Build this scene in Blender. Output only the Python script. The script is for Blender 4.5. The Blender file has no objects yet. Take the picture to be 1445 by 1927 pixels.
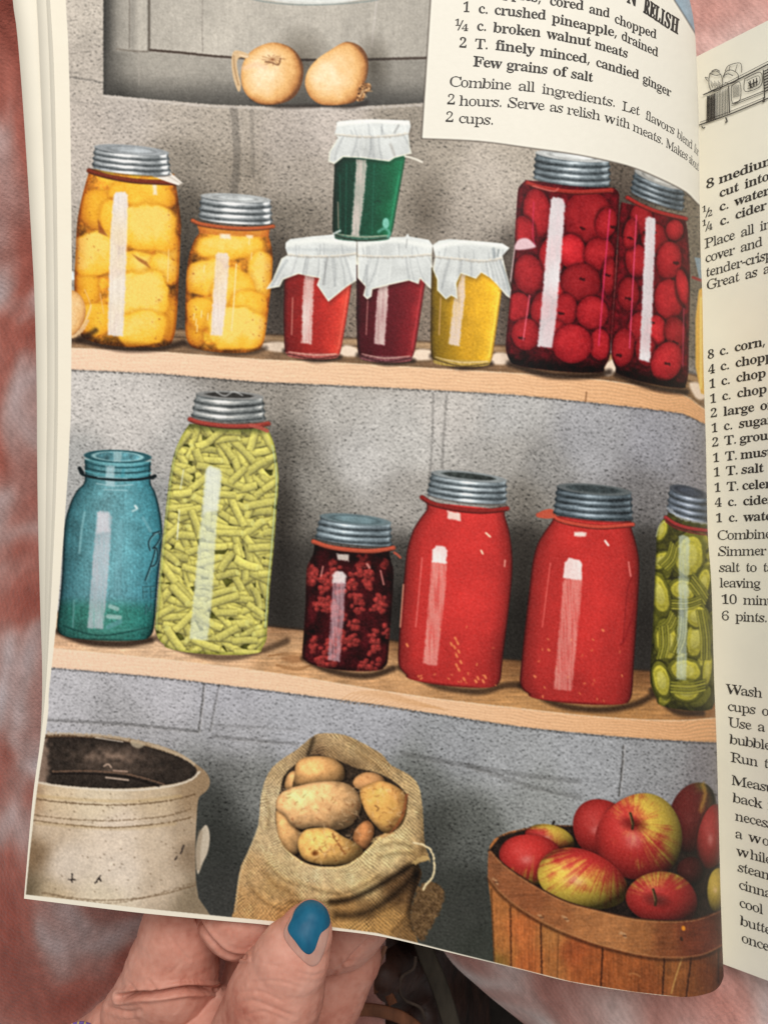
import bpy, bmesh, math
import numpy as np
from mathutils import Vector
from mathutils.geometry import tessellate_polygon
from mathutils.bvhtree import BVHTree

SC = bpy.context.scene
COL = SC.collection

# ---------------------------------------------------------------- camera, light, exposure
U = 0.000155                      # metres per print unit
D0 = 1512.0                       # camera height above the flat of the page, in print units
CX, CY = 722.5, 963.5
cam_d = bpy.data.cameras.new('camera')
cam = bpy.data.objects.new('camera', cam_d)
COL.objects.link(cam)
cam.location = (0, 0, D0 * U)
cam_d.sensor_fit = 'VERTICAL'
cam_d.sensor_height = 24.0
cam_d.sensor_width = 18.0
cam_d.lens = 12.0 / (963.5 / D0)
cam_d.clip_start = 0.01
cam_d.clip_end = 20
cam_d.dof.use_dof = True
cam_d.dof.focus_distance = 1530 * U
cam_d.dof.aperture_fstop = 20.0
SC.camera = cam

world = bpy.data.worlds.new('World')
SC.world = world
world.use_nodes = True
bg = world.node_tree.nodes['Background']
bg.inputs[0].default_value = (1.0, 0.97, 0.93, 1)
bg.inputs[1].default_value = 0.385

def area(name, loc, target, size, power, col):
    d = bpy.data.lights.new(name, 'AREA')
    d.shape = 'RECTANGLE'; d.size, d.size_y = size; d.energy = power; d.color = col
    o = bpy.data.objects.new(name, d); COL.objects.link(o)
    o.location = loc
    o.rotation_euler = (Vector(target) - Vector(loc)).to_track_quat('-Z', 'Y').to_euler()
    return o
area('window_light', (0.13, 0.74, 0.98), (0.0, 0.0, 0.0), (0.75, 0.75), 13.7, (1.0, 0.98, 0.945))

SC.view_settings.view_transform = 'Standard'
SC.view_settings.look = 'None'
SC.view_settings.exposure = 0.0
SC.view_settings.gamma = 1.0
SC.view_settings.use_curve_mapping = False

def place(px, py, dep):
    """point at print position (px, py) seen at depth dep (all in print units) -> metres"""
    px = np.asarray(px, float); py = np.asarray(py, float); dep = np.asarray(dep, float)
    k = dep / D0 * U
    return np.stack([(px - CX) * k, -(py - CY) * k, (D0 - dep) * U + 0 * px], -1)

# ---------------------------------------------------------------- helpers
def lin(c):
    c = np.asarray(c, float) / 255.0
    return np.where(c <= .04045, c / 12.92, ((c + .055) / 1.055) ** 2.4)

def mat(name, base=(0.5, 0.5, 0.5), rough=0.5, spec=0.3):
    m = bpy.data.materials.new(name); m.use_nodes = True
    b = m.node_tree.nodes['Principled BSDF']
    b.inputs['Base Color'].default_value = (*base, 1)
    b.inputs['Roughness'].default_value = rough
    b.inputs['Specular IOR Level'].default_value = spec
    return m, m.node_tree, b

def node(nt, kind, **kw):
    n = nt.nodes.new(kind)
    for k, v in kw.items():
        if k in n.inputs.keys():
            n.inputs[k].default_value = v
        else:
            setattr(n, k, v)
    return n

def ramp(nt, fac, stops):
    r = nt.nodes.new('ShaderNodeValToRGB')
    e = r.color_ramp.elements
    while len(e) < len(stops):
        e.new(.5)
    for q, (p, c) in zip(e, stops):
        q.position = p; q.color = (*c, 1)
    nt.links.new(fac, r.inputs[0])
    return r

def coords(nt, scale=1.0):
    tc = nt.nodes.new('ShaderNodeTexCoord')
    mp = nt.nodes.new('ShaderNodeMapping')
    mp.inputs['Scale'].default_value = (scale,) * 3 if not isinstance(scale, tuple) else scale
    nt.links.new(tc.outputs['Object'], mp.inputs[0])
    return mp.outputs[0]

def bump(nt, b, h, strength, dist):
    n = node(nt, 'ShaderNodeBump', Strength=strength, Distance=dist)
    nt.links.new(h, n.inputs['Height']); nt.links.new(n.outputs[0], b.inputs['Normal'])
    return n

def tag(o, label=None, cat=None, kind=None, group=None):
    if label: o['label'] = label
    if cat: o['category'] = cat
    if kind: o['kind'] = kind
    if group: o['group'] = group
    return o

def empty(name, loc, label, cat):
    o = bpy.data.objects.new(name, None); COL.objects.link(o); o.location = loc
    o.empty_display_size = .01
    return tag(o, label, cat)

def mesh(name, V, F, m, parent=None, smooth=True, colour=None, origin=None):
    me = bpy.data.meshes.new(name)
    V = np.asarray(V, np.float32)
    off = np.zeros(3, np.float32)
    par = parent
    while par is not None:
        off += np.array(par.location, np.float32); par = par.parent
    org = np.zeros(3, np.float32) if origin is None else np.asarray(origin, np.float32) - off
    V = V - off - org
    if isinstance(F, np.ndarray):
        n, k = F.shape
        me.vertices.add(len(V)); me.vertices.foreach_set('co', V.ravel())
        me.loops.add(n * k); me.loops.foreach_set('vertex_index', F.astype(np.int32).ravel())
        me.polygons.add(n)
        me.polygons.foreach_set('loop_start', np.arange(0, n * k, k, dtype=np.int32))
        me.update(calc_edges=True)
    else:
        me.from_pydata([tuple(map(float, v)) for v in V], [], [tuple(map(int, f)) for f in F])
    if smooth:
        me.polygons.foreach_set('use_smooth', np.ones(len(me.polygons), bool))
    if colour is not None:
        at = me.color_attributes.new('ink', 'FLOAT_COLOR', 'POINT')
        c = np.ones((len(V), 4), np.float32); c[:, :3] = colour
        at.data.foreach_set('color', c.ravel())
    me.materials.append(m)
    o = bpy.data.objects.new(name, me); COL.objects.link(o)
    o.parent = parent
    o.location = org
    return o

def gridfaces(nu, nv):
    i = np.arange((nu - 1) * (nv - 1)); r = i // (nv - 1); c = i % (nv - 1)
    a = r * nv + c
    return np.stack([a, a + nv, a + nv + 1, a + 1], -1)

# ---------------------------------------------------------------- the printed picture
# The left-hand page is a flat colour print.  Its ink is drawn here, stroke by stroke, on a sheet whose unit is
# 0.155 mm, and is carried on the page mesh as vertex colour.  INK = colour, PID = which printed item owns the spot.
CW, CH, CY0 = 1410, 2060, -140
INK = np.full((CH, CW, 3), 170.0, np.float32)
PID = np.zeros((CH, CW), np.int16)
ITEMS = [dict(name='printed_block_wall', parent=None, label='grey concrete block wall printed behind the jars')]

def item(name, parent=None, label=None):
    ITEMS.append(dict(name=name, parent=parent, label=label))
    return len(ITEMS) - 1

def vnoise(h, w, cell, seed, cellx=None):
    """isotropic (or streaked) soft random grain with features about cell units across, in 0..1"""
    cx = cellx or cell
    r = np.random.default_rng(seed)
    f = np.fft.rfft2(r.standard_normal((h, w)).astype(np.float32))
    ky = np.fft.fftfreq(h)[:, None] * 2 * math.pi; kx = np.fft.rfftfreq(w)[None, :] * 2 * math.pi
    k2 = (ky * cell * .42) ** 2 + (kx * cx * .42) ** 2
    f *= np.exp(-.5 * k2) * (1 - .75 * np.exp(-.5 * k2 * 2.2))
    n = np.fft.irfft2(f, s=(h, w)).astype(np.float32)
    return np.clip(n / n.std() * .21 + .5, -.1, 1.1)

N2 = vnoise(CH, CW, 2.0, 1) - .5
N3 = vnoise(CH, CW, 3.0, 2) - .5
N5 = vnoise(CH, CW, 5.0, 3) - .5
N9 = vnoise(CH, CW, 9.0, 4) - .5
N20 = vnoise(CH, CW, 20.0, 5) - .5
N50 = vnoise(CH, CW, 50.0, 6) - .5
N3B = vnoise(CH, CW, 3.2, 12) - .5
N9B = vnoise(CH, CW, 8.0, 14) - .5
N20B = vnoise(CH, CW, 17.0, 15) - .5
HST = vnoise(CH, CW, 2.2, 7, 40) - .5       # streaks along x
VST = vnoise(CH, CW, 40, 8, 2.4) - .5       # streaks along y

def box(x0, y0, x1, y1):
    x0 = max(0, int(math.floor(x0))); x1 = min(CW, int(math.ceil(x1)) + 1)
    a = max(0, int(math.floor(y0)) - CY0); b = min(CH, int(math.ceil(y1)) + 1 - CY0)
    s = (slice(a, max(a + 1, b)), slice(x0, max(x0 + 1, x1)))
    Y, X = np.mgrid[s[0], s[1]].astype(np.float32)
    return s, X, Y + CY0

def put(s, a, col, i=None):
    a = np.clip(a, 0, 1)
    c = np.asarray(col, np.float32)
    INK[s] = INK[s] * (1 - a[..., None]) + c * a[..., None]
    if i is not None:
        PID[s][a > .5] = i

def mul(s, a, f):
    INK[s] *= (1 - np.clip(a, 0, 1)[..., None] * (1 - np.asarray(f, np.float32)))

def smooth(p, n=6, closed=True):
    p = np.asarray(p, float); m = len(p); out = []
    rng = range(m) if closed else range(m - 1)
    for i in rng:
        if closed:
            a, b, c, d = p[i - 1], p[i], p[(i + 1) % m], p[(i + 2) % m]
        else:
            a, b, c, d = p[max(i - 1, 0)], p[i], p[i + 1], p[min(i + 2, m - 1)]
        for t in np.arange(n) / n:
            out.append(.5 * (2 * b + (c - a) * t + (2 * a - 5 * b + 4 * c - d) * t * t + (3 * b - a - 3 * c + d) * t ** 3))
    if not closed:
        out.append(p[-1])
    return np.array(out)

def pdist(X, Y, p, closed):
    q = np.roll(p, -1, 0) if closed else p[1:]
    p0 = p if closed else p[:-1]
    D = np.full(X.shape, 1e9, np.float32); ins = np.zeros(X.shape, bool)
    for (ax, ay), (bx, by) in zip(p0, q):
        dx, dy = bx - ax, by - ay
        L = dx * dx + dy * dy + 1e-9
        t = np.clip(((X - ax) * dx + (Y - ay) * dy) / L, 0, 1)
        np.minimum(D, (X - ax - t * dx) ** 2 + (Y - ay - t * dy) ** 2, out=D)
        if closed and (ay > by) != (ay < by) and ay != by:
            c = ((ay > Y) != (by > Y)) & (X < ax + (Y - ay) / (by - ay) * dx)
            ins ^= c
    D = np.sqrt(D)
    return np.where(ins, -D, D) if closed else D

def poly(pts, pad=2, rnd=0):
    p = smooth(pts, rnd) if rnd else np.asarray(pts, float)
    s, X, Y = box(p[:, 0].min() - pad, p[:, 1].min() - pad, p[:, 0].max() + pad, p[:, 1].max() + pad)
    return s, X, Y, pdist(X, Y, p, True)

def fill(pts, col, i=None, rnd=0, clip=None, soft=1.0, a=1.0):
    s, X, Y, D = poly(pts, 2 + soft, rnd)
    al = np.clip(.5 - D / soft, 0, 1) * a
    if clip is not None:
        al = al * clip[s]
    put(s, al, col, i)

def line(pts, w, col, a=1.0, i=None, rnd=6, soft=1.0, clip=None, taper=False, rough=0):
    p = smooth(pts, rnd, False) if rnd and len(pts) > 2 else np.asarray(pts, float)
    s, X, Y = box(p[:, 0].min() - w - soft - 2, p[:, 1].min() - w - soft - 2, p[:, 0].max() + w + soft + 2, p[:, 1].max() + w + soft + 2)
    D = pdist(X, Y, p, False)
    if rough:
        D = D + N3[s] * rough
    al = np.clip((w / 2 - D) / soft + .5, 0, 1) * a
    if clip is not None:
        al = al * clip[s]
    put(s, al, col, i)

def ell(cx, cy, rx, ry, rot=0):
    r = max(rx, ry) + 3
    s, X, Y = box(cx - r, cy - r, cx + r, cy + r)
    c, n = math.cos(math.radians(rot)), math.sin(math.radians(rot))
    x = ((X - cx) * c + (Y - cy) * n) / rx; y = (-(X - cx) * n + (Y - cy) * c) / ry
    return s, X, Y, x, y, np.hypot(x, y), min(rx, ry)

def field(x0, y0, x1, y1, ctrl, sig):
    """smooth colour field through scattered tones"""
    s, X, Y = box(x0, y0, x1, y1)
    st = 8
    xs, ys = X[::st, ::st], Y[::st, ::st]
    num = np.zeros(xs.shape + (3,), np.float32); den = np.zeros(xs.shape, np.float32)
    for (px, py, r, g, b) in ctrl:
        d2 = ((xs - px) ** 2 + (ys - py) ** 2) / (1.3 * sig) ** 2
        w = 1 / (.5 + d2) ** 3
        num += w[..., None] * np.array([r, g, b], np.float32); den += w
    lo = num / den[..., None]
    yy = np.linspace(0, lo.shape[0] - 1.001, X.shape[0]); xx = np.linspace(0, lo.shape[1] - 1.001, X.shape[1])
    yi, xi = yy.astype(int), xx.astype(int)
    fy, fx = (yy - yi)[:, None, None], (xx - xi)[None, :, None]
    yj = np.minimum(yi + 1, lo.shape[0] - 1); xj = np.minimum(xi + 1, lo.shape[1] - 1)
    a = lo[yi][:, xi] * (1 - fx) + lo[yi][:, xj] * fx
    b = lo[yj][:, xi] * (1 - fx) + lo[yj][:, xj] * fx
    return s, X, Y, (a * (1 - fy) + b * fy).astype(np.float32)

def sstep(a, b, x):
    t = np.clip((x - a) / (b - a), 0, 1)
    return t * t * (3 - 2 * t)

# ---- concrete block wall
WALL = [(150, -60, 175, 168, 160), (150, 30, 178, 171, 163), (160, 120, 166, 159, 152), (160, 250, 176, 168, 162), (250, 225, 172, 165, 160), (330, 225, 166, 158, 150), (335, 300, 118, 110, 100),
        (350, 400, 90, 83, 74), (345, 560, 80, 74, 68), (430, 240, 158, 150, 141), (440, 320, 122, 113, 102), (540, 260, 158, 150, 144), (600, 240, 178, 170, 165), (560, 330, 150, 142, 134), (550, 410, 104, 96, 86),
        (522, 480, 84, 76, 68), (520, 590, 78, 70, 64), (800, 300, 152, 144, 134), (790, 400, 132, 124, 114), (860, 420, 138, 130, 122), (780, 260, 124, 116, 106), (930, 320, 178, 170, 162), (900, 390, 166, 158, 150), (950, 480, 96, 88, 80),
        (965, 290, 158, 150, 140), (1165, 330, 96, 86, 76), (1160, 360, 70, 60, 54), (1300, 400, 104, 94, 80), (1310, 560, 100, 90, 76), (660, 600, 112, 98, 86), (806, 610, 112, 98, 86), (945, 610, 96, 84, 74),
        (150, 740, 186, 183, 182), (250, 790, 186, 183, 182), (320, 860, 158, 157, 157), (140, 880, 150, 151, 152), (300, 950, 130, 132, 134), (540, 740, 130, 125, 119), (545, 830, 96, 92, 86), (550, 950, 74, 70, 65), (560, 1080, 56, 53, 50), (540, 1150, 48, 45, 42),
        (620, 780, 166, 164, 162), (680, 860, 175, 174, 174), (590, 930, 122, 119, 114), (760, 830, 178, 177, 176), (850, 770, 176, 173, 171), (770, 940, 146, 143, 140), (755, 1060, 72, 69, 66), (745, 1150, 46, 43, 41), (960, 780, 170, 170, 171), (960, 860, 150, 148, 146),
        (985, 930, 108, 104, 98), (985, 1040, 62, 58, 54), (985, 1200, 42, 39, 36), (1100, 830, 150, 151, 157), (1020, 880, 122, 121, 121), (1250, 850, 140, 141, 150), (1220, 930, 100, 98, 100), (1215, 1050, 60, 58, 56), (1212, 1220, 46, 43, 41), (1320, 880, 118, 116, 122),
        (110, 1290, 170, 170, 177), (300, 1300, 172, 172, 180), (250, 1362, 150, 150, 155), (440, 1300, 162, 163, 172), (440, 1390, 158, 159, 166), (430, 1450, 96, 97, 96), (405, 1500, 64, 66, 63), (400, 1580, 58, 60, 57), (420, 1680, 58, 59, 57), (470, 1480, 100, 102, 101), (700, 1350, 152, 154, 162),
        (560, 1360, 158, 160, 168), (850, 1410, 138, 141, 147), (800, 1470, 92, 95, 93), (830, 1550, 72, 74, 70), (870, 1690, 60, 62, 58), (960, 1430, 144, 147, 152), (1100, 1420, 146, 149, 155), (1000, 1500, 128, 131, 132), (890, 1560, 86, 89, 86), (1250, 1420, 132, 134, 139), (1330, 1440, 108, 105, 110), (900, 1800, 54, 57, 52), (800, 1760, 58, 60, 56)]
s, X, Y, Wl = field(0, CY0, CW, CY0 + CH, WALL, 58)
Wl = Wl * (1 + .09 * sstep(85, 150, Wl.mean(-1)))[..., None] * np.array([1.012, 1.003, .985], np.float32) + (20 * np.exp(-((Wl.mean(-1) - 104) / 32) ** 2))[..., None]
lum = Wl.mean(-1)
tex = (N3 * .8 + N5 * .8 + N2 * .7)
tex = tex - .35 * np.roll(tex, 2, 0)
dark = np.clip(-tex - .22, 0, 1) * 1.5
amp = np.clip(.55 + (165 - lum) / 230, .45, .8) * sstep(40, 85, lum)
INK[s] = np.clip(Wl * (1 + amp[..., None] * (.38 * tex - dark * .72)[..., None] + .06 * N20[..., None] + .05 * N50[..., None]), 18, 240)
for pts, w, a in (([(128, 145), (165, 150), (196, 156)], 3, .25), ([(130, 190), (196, 197)], 2, .15), ([(815, 742), (812, 850), (800, 990)], 4, .22), ([(840, 745), (836, 800), (832, 880)], 5, .2),
                  ([(384, 1288), (380, 1330), (374, 1375)], 3, .5), ([(412, 1290), (404, 1330), (396, 1375)], 3, .28), ([(90, 1355), (230, 1362), (372, 1376)], 6, .25), ([(400, 1385), (560, 1400)], 6, .2), ([(405, 1365), (560, 1372)], 5, .12),
                  ([(1172, 1402), (1170, 1440), (1164, 1498)], 3, .55), ([(760, 1418), (960, 1455), (1090, 1470)], 10, .16), ([(880, 1440), (1000, 1480), (1090, 1500)], 8, .16), ([(440, 205), (446, 300), (436, 400)], 14, .2), ([(474, 205), (476, 330)], 8, .12)):
    line(pts, w, (50, 48, 46), min(1, a * 1.35), soft=3, rough=3); line([(x + w * .9, y + w * .8) for x, y in pts], 2, (214, 208, 202), a * .6, soft=2.5, rough=3)

# ---- window recess
win = item('printed_window', None, 'weathered grey window frame set in a recess of the printed wall')
s, X, Y, D = poly([(195, -140), (195, 178), (300, 188), (400, 197), (532, 201), (660, 201), (810, 193), (830, -140)])
A = np.clip(.5 - D + N3[s] * 1.5, 0, 1)
b = np.interp(X, [195, 205, 214, 222, 243, 249, 262, 276, 281, 285, 382, 640, 800], [48, 74, 110, 142, 166, 142, 178, 176, 92, 168, 180, 176, 168]).astype(np.float32)
lowedge = np.interp(X, [195, 280, 437, 620, 810], [97, 96, 108, 113, 106])
topz = sstep(-4, 4, lowedge - Y)
sill = np.interp(X, [195, 203, 214, 235, 262, 300, 600, 800], [52, 74, 96, 128, 150, 158, 150, 146]) - 78 * sstep(130, 200, Y - .02 * (X - 400)) * sstep(190, 235, X) - 26 * sstep(690, 800, X) * 0
b = b * topz + sill * (1 - topz)
b = b * 1.05 * (1 + .05 * VST[s] * topz + .05 * HST[s] * (1 - topz) + .08 * N3[s] + .07 * N9[s] + .09 * N50[s])
b = np.where((X > 640), b - 6, b)
col = np.stack([b * 1.0, b * .965, b * .905], -1)
put(s, A, col, win)
line([(282, 94), (340, 99), (437, 108), (600, 113), (803, 109)], 4.5, (64, 50, 42), .95, rough=.8, rnd=4)
line([(281, -140), (281, 94)], 3.5, (96, 86, 76), .8, rough=.8)
line([(220, 92), (250, 96), (278, 97)], 3, (110, 100, 90), .7, rough=1)
line([(245, -140), (244, 90)], 2.5, (112, 104, 96), .7, rough=1)
line([(383, -100), (381, 40), (382, 98)], 2, (130, 122, 114), .6, rough=1)
line([(262, 96), (262, 160)], 2.5, (170, 162, 152), .5, rough=2)
for pts, a in (([(711, -20), (708, 10), (702, 60), (701, 88)], .45),):
    line(pts, 3.5, (208, 200, 194), a, rough=2)
bowl = item('printed_bowl', None, 'pale blue dish rim at the top of the printed window')
s, X, Y, x, y, r, m = ell(592, -62, 176, 71)
put(s, (1 - r) * m, np.stack([192 + 22 * y, 200 + 14 * y, 196 + 12 * y], -1) + 14 * N9[s][..., None], bowl)
line([(432, -22), (470, -3), (530, 7), (600, 9), (680, 4), (720, -4), (752, -24)], 2.4, (128, 140, 138), .8)
line([(440, -26), (490, -7), (600, 2), (690, -6), (745, -26)], 2, (240, 246, 242), .7)
# ledge
line([(197, 181), (300, 191), (400, 200), (532, 204), (660, 204), (800, 197)], 5, (214, 206, 198), .55, rough=5, rnd=4)
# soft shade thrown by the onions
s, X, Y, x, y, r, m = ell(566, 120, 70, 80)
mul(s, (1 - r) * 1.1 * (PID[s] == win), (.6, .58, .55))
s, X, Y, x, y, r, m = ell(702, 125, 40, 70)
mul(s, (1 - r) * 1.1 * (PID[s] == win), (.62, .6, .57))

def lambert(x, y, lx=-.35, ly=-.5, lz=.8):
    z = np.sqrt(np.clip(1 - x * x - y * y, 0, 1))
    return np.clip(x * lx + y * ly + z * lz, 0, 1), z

def onion(i, pts, c, r, stem, seed):
    s, X, Y, D = poly(pts, 3, 6)
    x = (X - c[0]) / r; y = (Y - c[1]) / r
    l, z = lambert(x * .95, y * .95, -.25, -.25, .95)
    th = np.arctan2(Y - stem[1], X - stem[0])
    st = np.interp((th + math.pi) * 11, np.arange(80), np.random.default_rng(seed).random(80)).astype(np.float32) - .5
    t = np.clip(.22 + .80 * l ** .9 + .09 * st + .16 * N20[s] + .1 * N9[s] - .34 * np.exp(D / 7) + .16 * np.exp(-((X - c[0] + 6) ** 2 + (Y - c[1] - 22) ** 2) / 900), 0, 1.15)
    col = np.stack([np.interp(t, [0, .35, .7, 1, 1.15], [104, 194, 234, 244, 250]), np.interp(t, [0, .35, .7, 1, 1.15], [60, 132, 184, 210, 228]), np.interp(t, [0, .35, .7, 1, 1.15], [30, 72, 118, 160, 190])], -1)
    col += (12 * N3[s])[..., None]
    put(s, .5 - D, col, i)
    return s, X, Y, D

on1 = item('printed_onion', None, 'round golden onion on the window ledge with a loose skin flap')
line([(474, 186), (520, 200), (600, 199)], 8, (40, 32, 28), .7, soft=6)
line([(610, 198), (660, 201), (690, 192)], 8, (40, 32, 28), .7, soft=6)
onion(on1, [(454, 150), (458, 118), (476, 94), (512, 80), (548, 90), (568, 116), (570, 148), (556, 180), (528, 195), (490, 196), (464, 178)], (506, 138), 60, (516, 112), 4)
for a0 in range(11):
    an = a0 * .57 + .2
    line([(513, 112), (513 + 9 * math.cos(an), 112 + 6 * math.sin(an)), (513 + (16 + a0 % 4 * 4) * math.cos(an + .2), 113 + 10 * math.sin(an + .2))], 1.6, (128, 70, 36), .55)
line([(500, 116), (512, 118), (524, 122), (528, 110)], 2.5, (86, 44, 22), .7)
line([(460, 128), (480, 122), (500, 126)], 9, (240, 204, 170), .6, soft=6)
fl = item('loose_skin', on1)
fill([(470, 104), (456, 97), (441, 96), (436, 112), (438, 140), (444, 162), (450, 173), (454, 160), (449, 140), (446, 118), (452, 108), (464, 110)], (214, 182, 140), fl, 5)
line([(440, 104), (442, 130), (449, 160)], 2, (140, 104, 66), .7)
line([(452, 104), (466, 107)], 3, (240, 214, 180), .8)
on2 = item('printed_onion', None, 'pear shaped golden onion on the window ledge with a root tuft')
onion(on2, [(574, 156), (580, 132), (596, 112), (619, 96), (650, 79), (676, 86), (690, 104), (693, 124), (690, 146), (684, 160), (678, 180), (664, 193), (632, 198), (602, 196), (582, 180)], (628, 142), 64, (684, 170), 9)
rt = item('roots', on2)
s, X, Y, D = poly([(672, 176), (676, 162), (686, 156), (696, 158), (698, 168), (688, 176), (684, 188), (672, 190)], 2, 5)
put(s, .5 - D / 2, np.stack([150 + 260 * N3[s], 104 + 220 * N3[s], 62 + 160 * N3[s]], -1), rt)
for q in range(9):
    an = -1.2 + q * .42
    line([(682, 172), (682 + (9 + q % 4 * 3) * math.cos(an), 171 + (9 + q % 3 * 3) * math.sin(an))], 1.8, ((190, 146, 96), (92, 58, 34), (232, 200, 156))[q % 3], .8)

# ---- shelves
def shelf(i, top, bot, back, seed, end):
    """front board between lines top and bot, upper face between back and top"""
    up = back + top[::-1]
    s, X, Y, D = poly(up, 3)
    f = field(s[1].start, s[0].start + CY0, s[1].stop - 1, s[0].stop - 1 + CY0, end, 40)[3]
    g = HST[s] * .22 + N20[s] * .12 + N3[s] * .14
    put(s, .5 - D, f * (1 + g[..., None]), i)
    s, X, Y, D = poly(top + bot[::-1], 3)
    yt = np.interp(X, [p[0] for p in top], [p[1] for p in top]); yb = np.interp(X, [p[0] for p in bot], [p[1] for p in bot])
    t = (Y - yt) / np.maximum(yb - yt, 1)
    fr = item('front_edge', i)
    n = np.interp((t * 6.2 + N50[s] * 1.8 + N20[s] * .25) % 1.0, [0, .62, .78, .92, 1], [1, 1, .9, .94, 1])
    n = 1 - (1 - n) * np.interp(X, [100, 450, 700, 1000, 1400], [.35, .5, .9, 1.2, 1.5])
    base = np.stack([np.interp(X, [100, 500, 900, 1350], [247, 244, 240, 232]), np.interp(X, [100, 500, 900, 1350], [212, 206, 194, 174]), np.interp(X, [100, 500, 900, 1350], [184, 172, 152, 122])], -1)
    put(s, .5 - D + N3[s] * .8, base * (n * (1 + .05 * N3[s] + .04 * HST[s] - .06 * sstep(.85, 1, t)))[..., None], fr)
    line(top, 2, (250, 226, 194), .55, rnd=3, rough=2)
    line([(a, b + 2) for a, b in bot], 3, (40, 36, 34), .5, rnd=3, soft=3, rough=4)
    return fr

T1 = [(128, 655), (300, 662), (480, 676), (620, 682), (760, 690), (960, 702), (1050, 708), (1138, 716), (1210, 727), (1283, 741), (1330, 773), (1400, 800)]
B1 = [(128, 695), (300, 703), (480, 718), (620, 724), (760, 731), (960, 742), (1100, 756), (1200, 767), (1283, 778), (1330, 800), (1400, 824)]
K1 = [(128, 612), (332, 619), (500, 629), (700, 638), (950, 650), (1140, 664), (1330, 712), (1400, 740)]
E1 = [(140, 640, 150, 118, 88), (250, 655, 132, 100, 74), (340, 632, 150, 122, 94), (345, 655, 136, 106, 80), (480, 666, 150, 116, 86), (510, 640, 150, 122, 92), (520, 666, 128, 98, 72), (660, 640, 170, 140, 108), (660, 676, 122, 92, 66), (800, 650, 172, 142, 108),
      (800, 686, 118, 88, 62), (945, 660, 160, 126, 90), (940, 694, 126, 94, 66), (1060, 704, 112, 82, 58), (1150, 676, 150, 110, 74), (1150, 708, 110, 82, 58), (1300, 720, 150, 118, 82), (1300, 745, 120, 90, 60)]
sh1 = item('printed_shelf', None, 'upper pine shelf board printed below the peach jars')
fe1 = shelf(sh1, T1, B1, K1, 3, E1)
line(K1, 4, (70, 50, 36), .6, rnd=3, soft=3)
line([(x, y + 7) for x, y in K1], 5, (186, 152, 114), .5, rnd=3, soft=3)
line([(x, y + 15) for x, y in K1], 3, (60, 44, 30), .6, rnd=3, soft=2)
for p in ([(498, 646), (534, 644), (536, 662), (500, 658)], [(640, 668), (648, 650), (672, 656), (672, 670)], [(776, 676), (784, 658), (812, 660), (812, 676)], [(924, 684), (932, 664), (962, 668), (964, 684)], [(1136, 704), (1142, 682), (1162, 674), (1164, 690), (1150, 706)], [(1296, 722), (1318, 722), (1326, 748), (1310, 750)]):
    fill(p, (244, 222, 200), None, 4, soft=5, a=.95)
T2 = [(60, 1214), (101, 1220), (300, 1240), (520, 1267), (700, 1297), (820, 1315), (940, 1329), (1100, 1347), (1200, 1354), (1280, 1356), (1345, 1351), (1400, 1346)]
B2 = [(60, 1252), (98, 1256), (300, 1274), (520, 1301), (719, 1327), (800, 1340), (940, 1362), (1000, 1370), (1150, 1385), (1260, 1393), (1345, 1397), (1400, 1398)]
K2 = [(60, 1150), (300, 1163), (508, 1179), (733, 1205), (940, 1240), (1213, 1262), (1400, 1272)]
E2 = [(110, 1205, 222, 180, 144), (200, 1226, 226, 188, 152), (300, 1225, 222, 184, 148), (420, 1245, 222, 180, 140), (530, 1190, 160, 118, 84), (530, 1215, 214, 172, 128), (540, 1250, 204, 156, 110), (600, 1262, 208, 160, 114), (660, 1280, 196, 150, 106), (745, 1215, 140, 98, 64), (740, 1250, 206, 158, 110),
      (740, 1290, 198, 150, 104), (960, 1262, 130, 88, 54), (960, 1290, 190, 138, 86), (960, 1320, 196, 146, 94), (1090, 1340, 176, 128, 80), (1205, 1275, 120, 80, 48), (1208, 1310, 180, 130, 78), (1220, 1340, 178, 128, 78), (1340, 1330, 150, 104, 62), (860, 1300, 186, 138, 92)]
sh2 = item('printed_shelf', None, 'lower pine shelf board printed below the tomato jars')
fe2 = shelf(sh2, T2, B2, K2, 5, E2)
line(K2, 6, (60, 40, 26), .55, rnd=3, soft=5)
for q in range(4):
    line([(505, 1236 - q), (540, 1228 + q * 2), (585, 1234 + q * 3), (596, 1246), (560, 1256 + q * 2), (520, 1250 + q)], 1.6, (140, 92, 52), .45)
fill([(528, 1238), (556, 1234), (576, 1242), (552, 1248)], (150, 100, 62), None, 5, soft=6, a=.6)
for q in range(16):
    line([(640 + q * 9, 1322 + q * 1.1), (664 + q * 9, 1304 + q * 1.8), (722 + q * 8, 1300 + q * 2.4)], 1.6, (196, 140, 84), .4)
line([(1103, 738), (1101, 756)], 2.5, (120, 80, 50), .8)

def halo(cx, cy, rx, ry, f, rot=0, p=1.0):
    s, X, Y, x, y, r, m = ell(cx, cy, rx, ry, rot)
    mul(s, np.clip(1 - r, 0, 1) ** p * (np.isin(PID[s], (0, sh1, sh2))), f)

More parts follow.
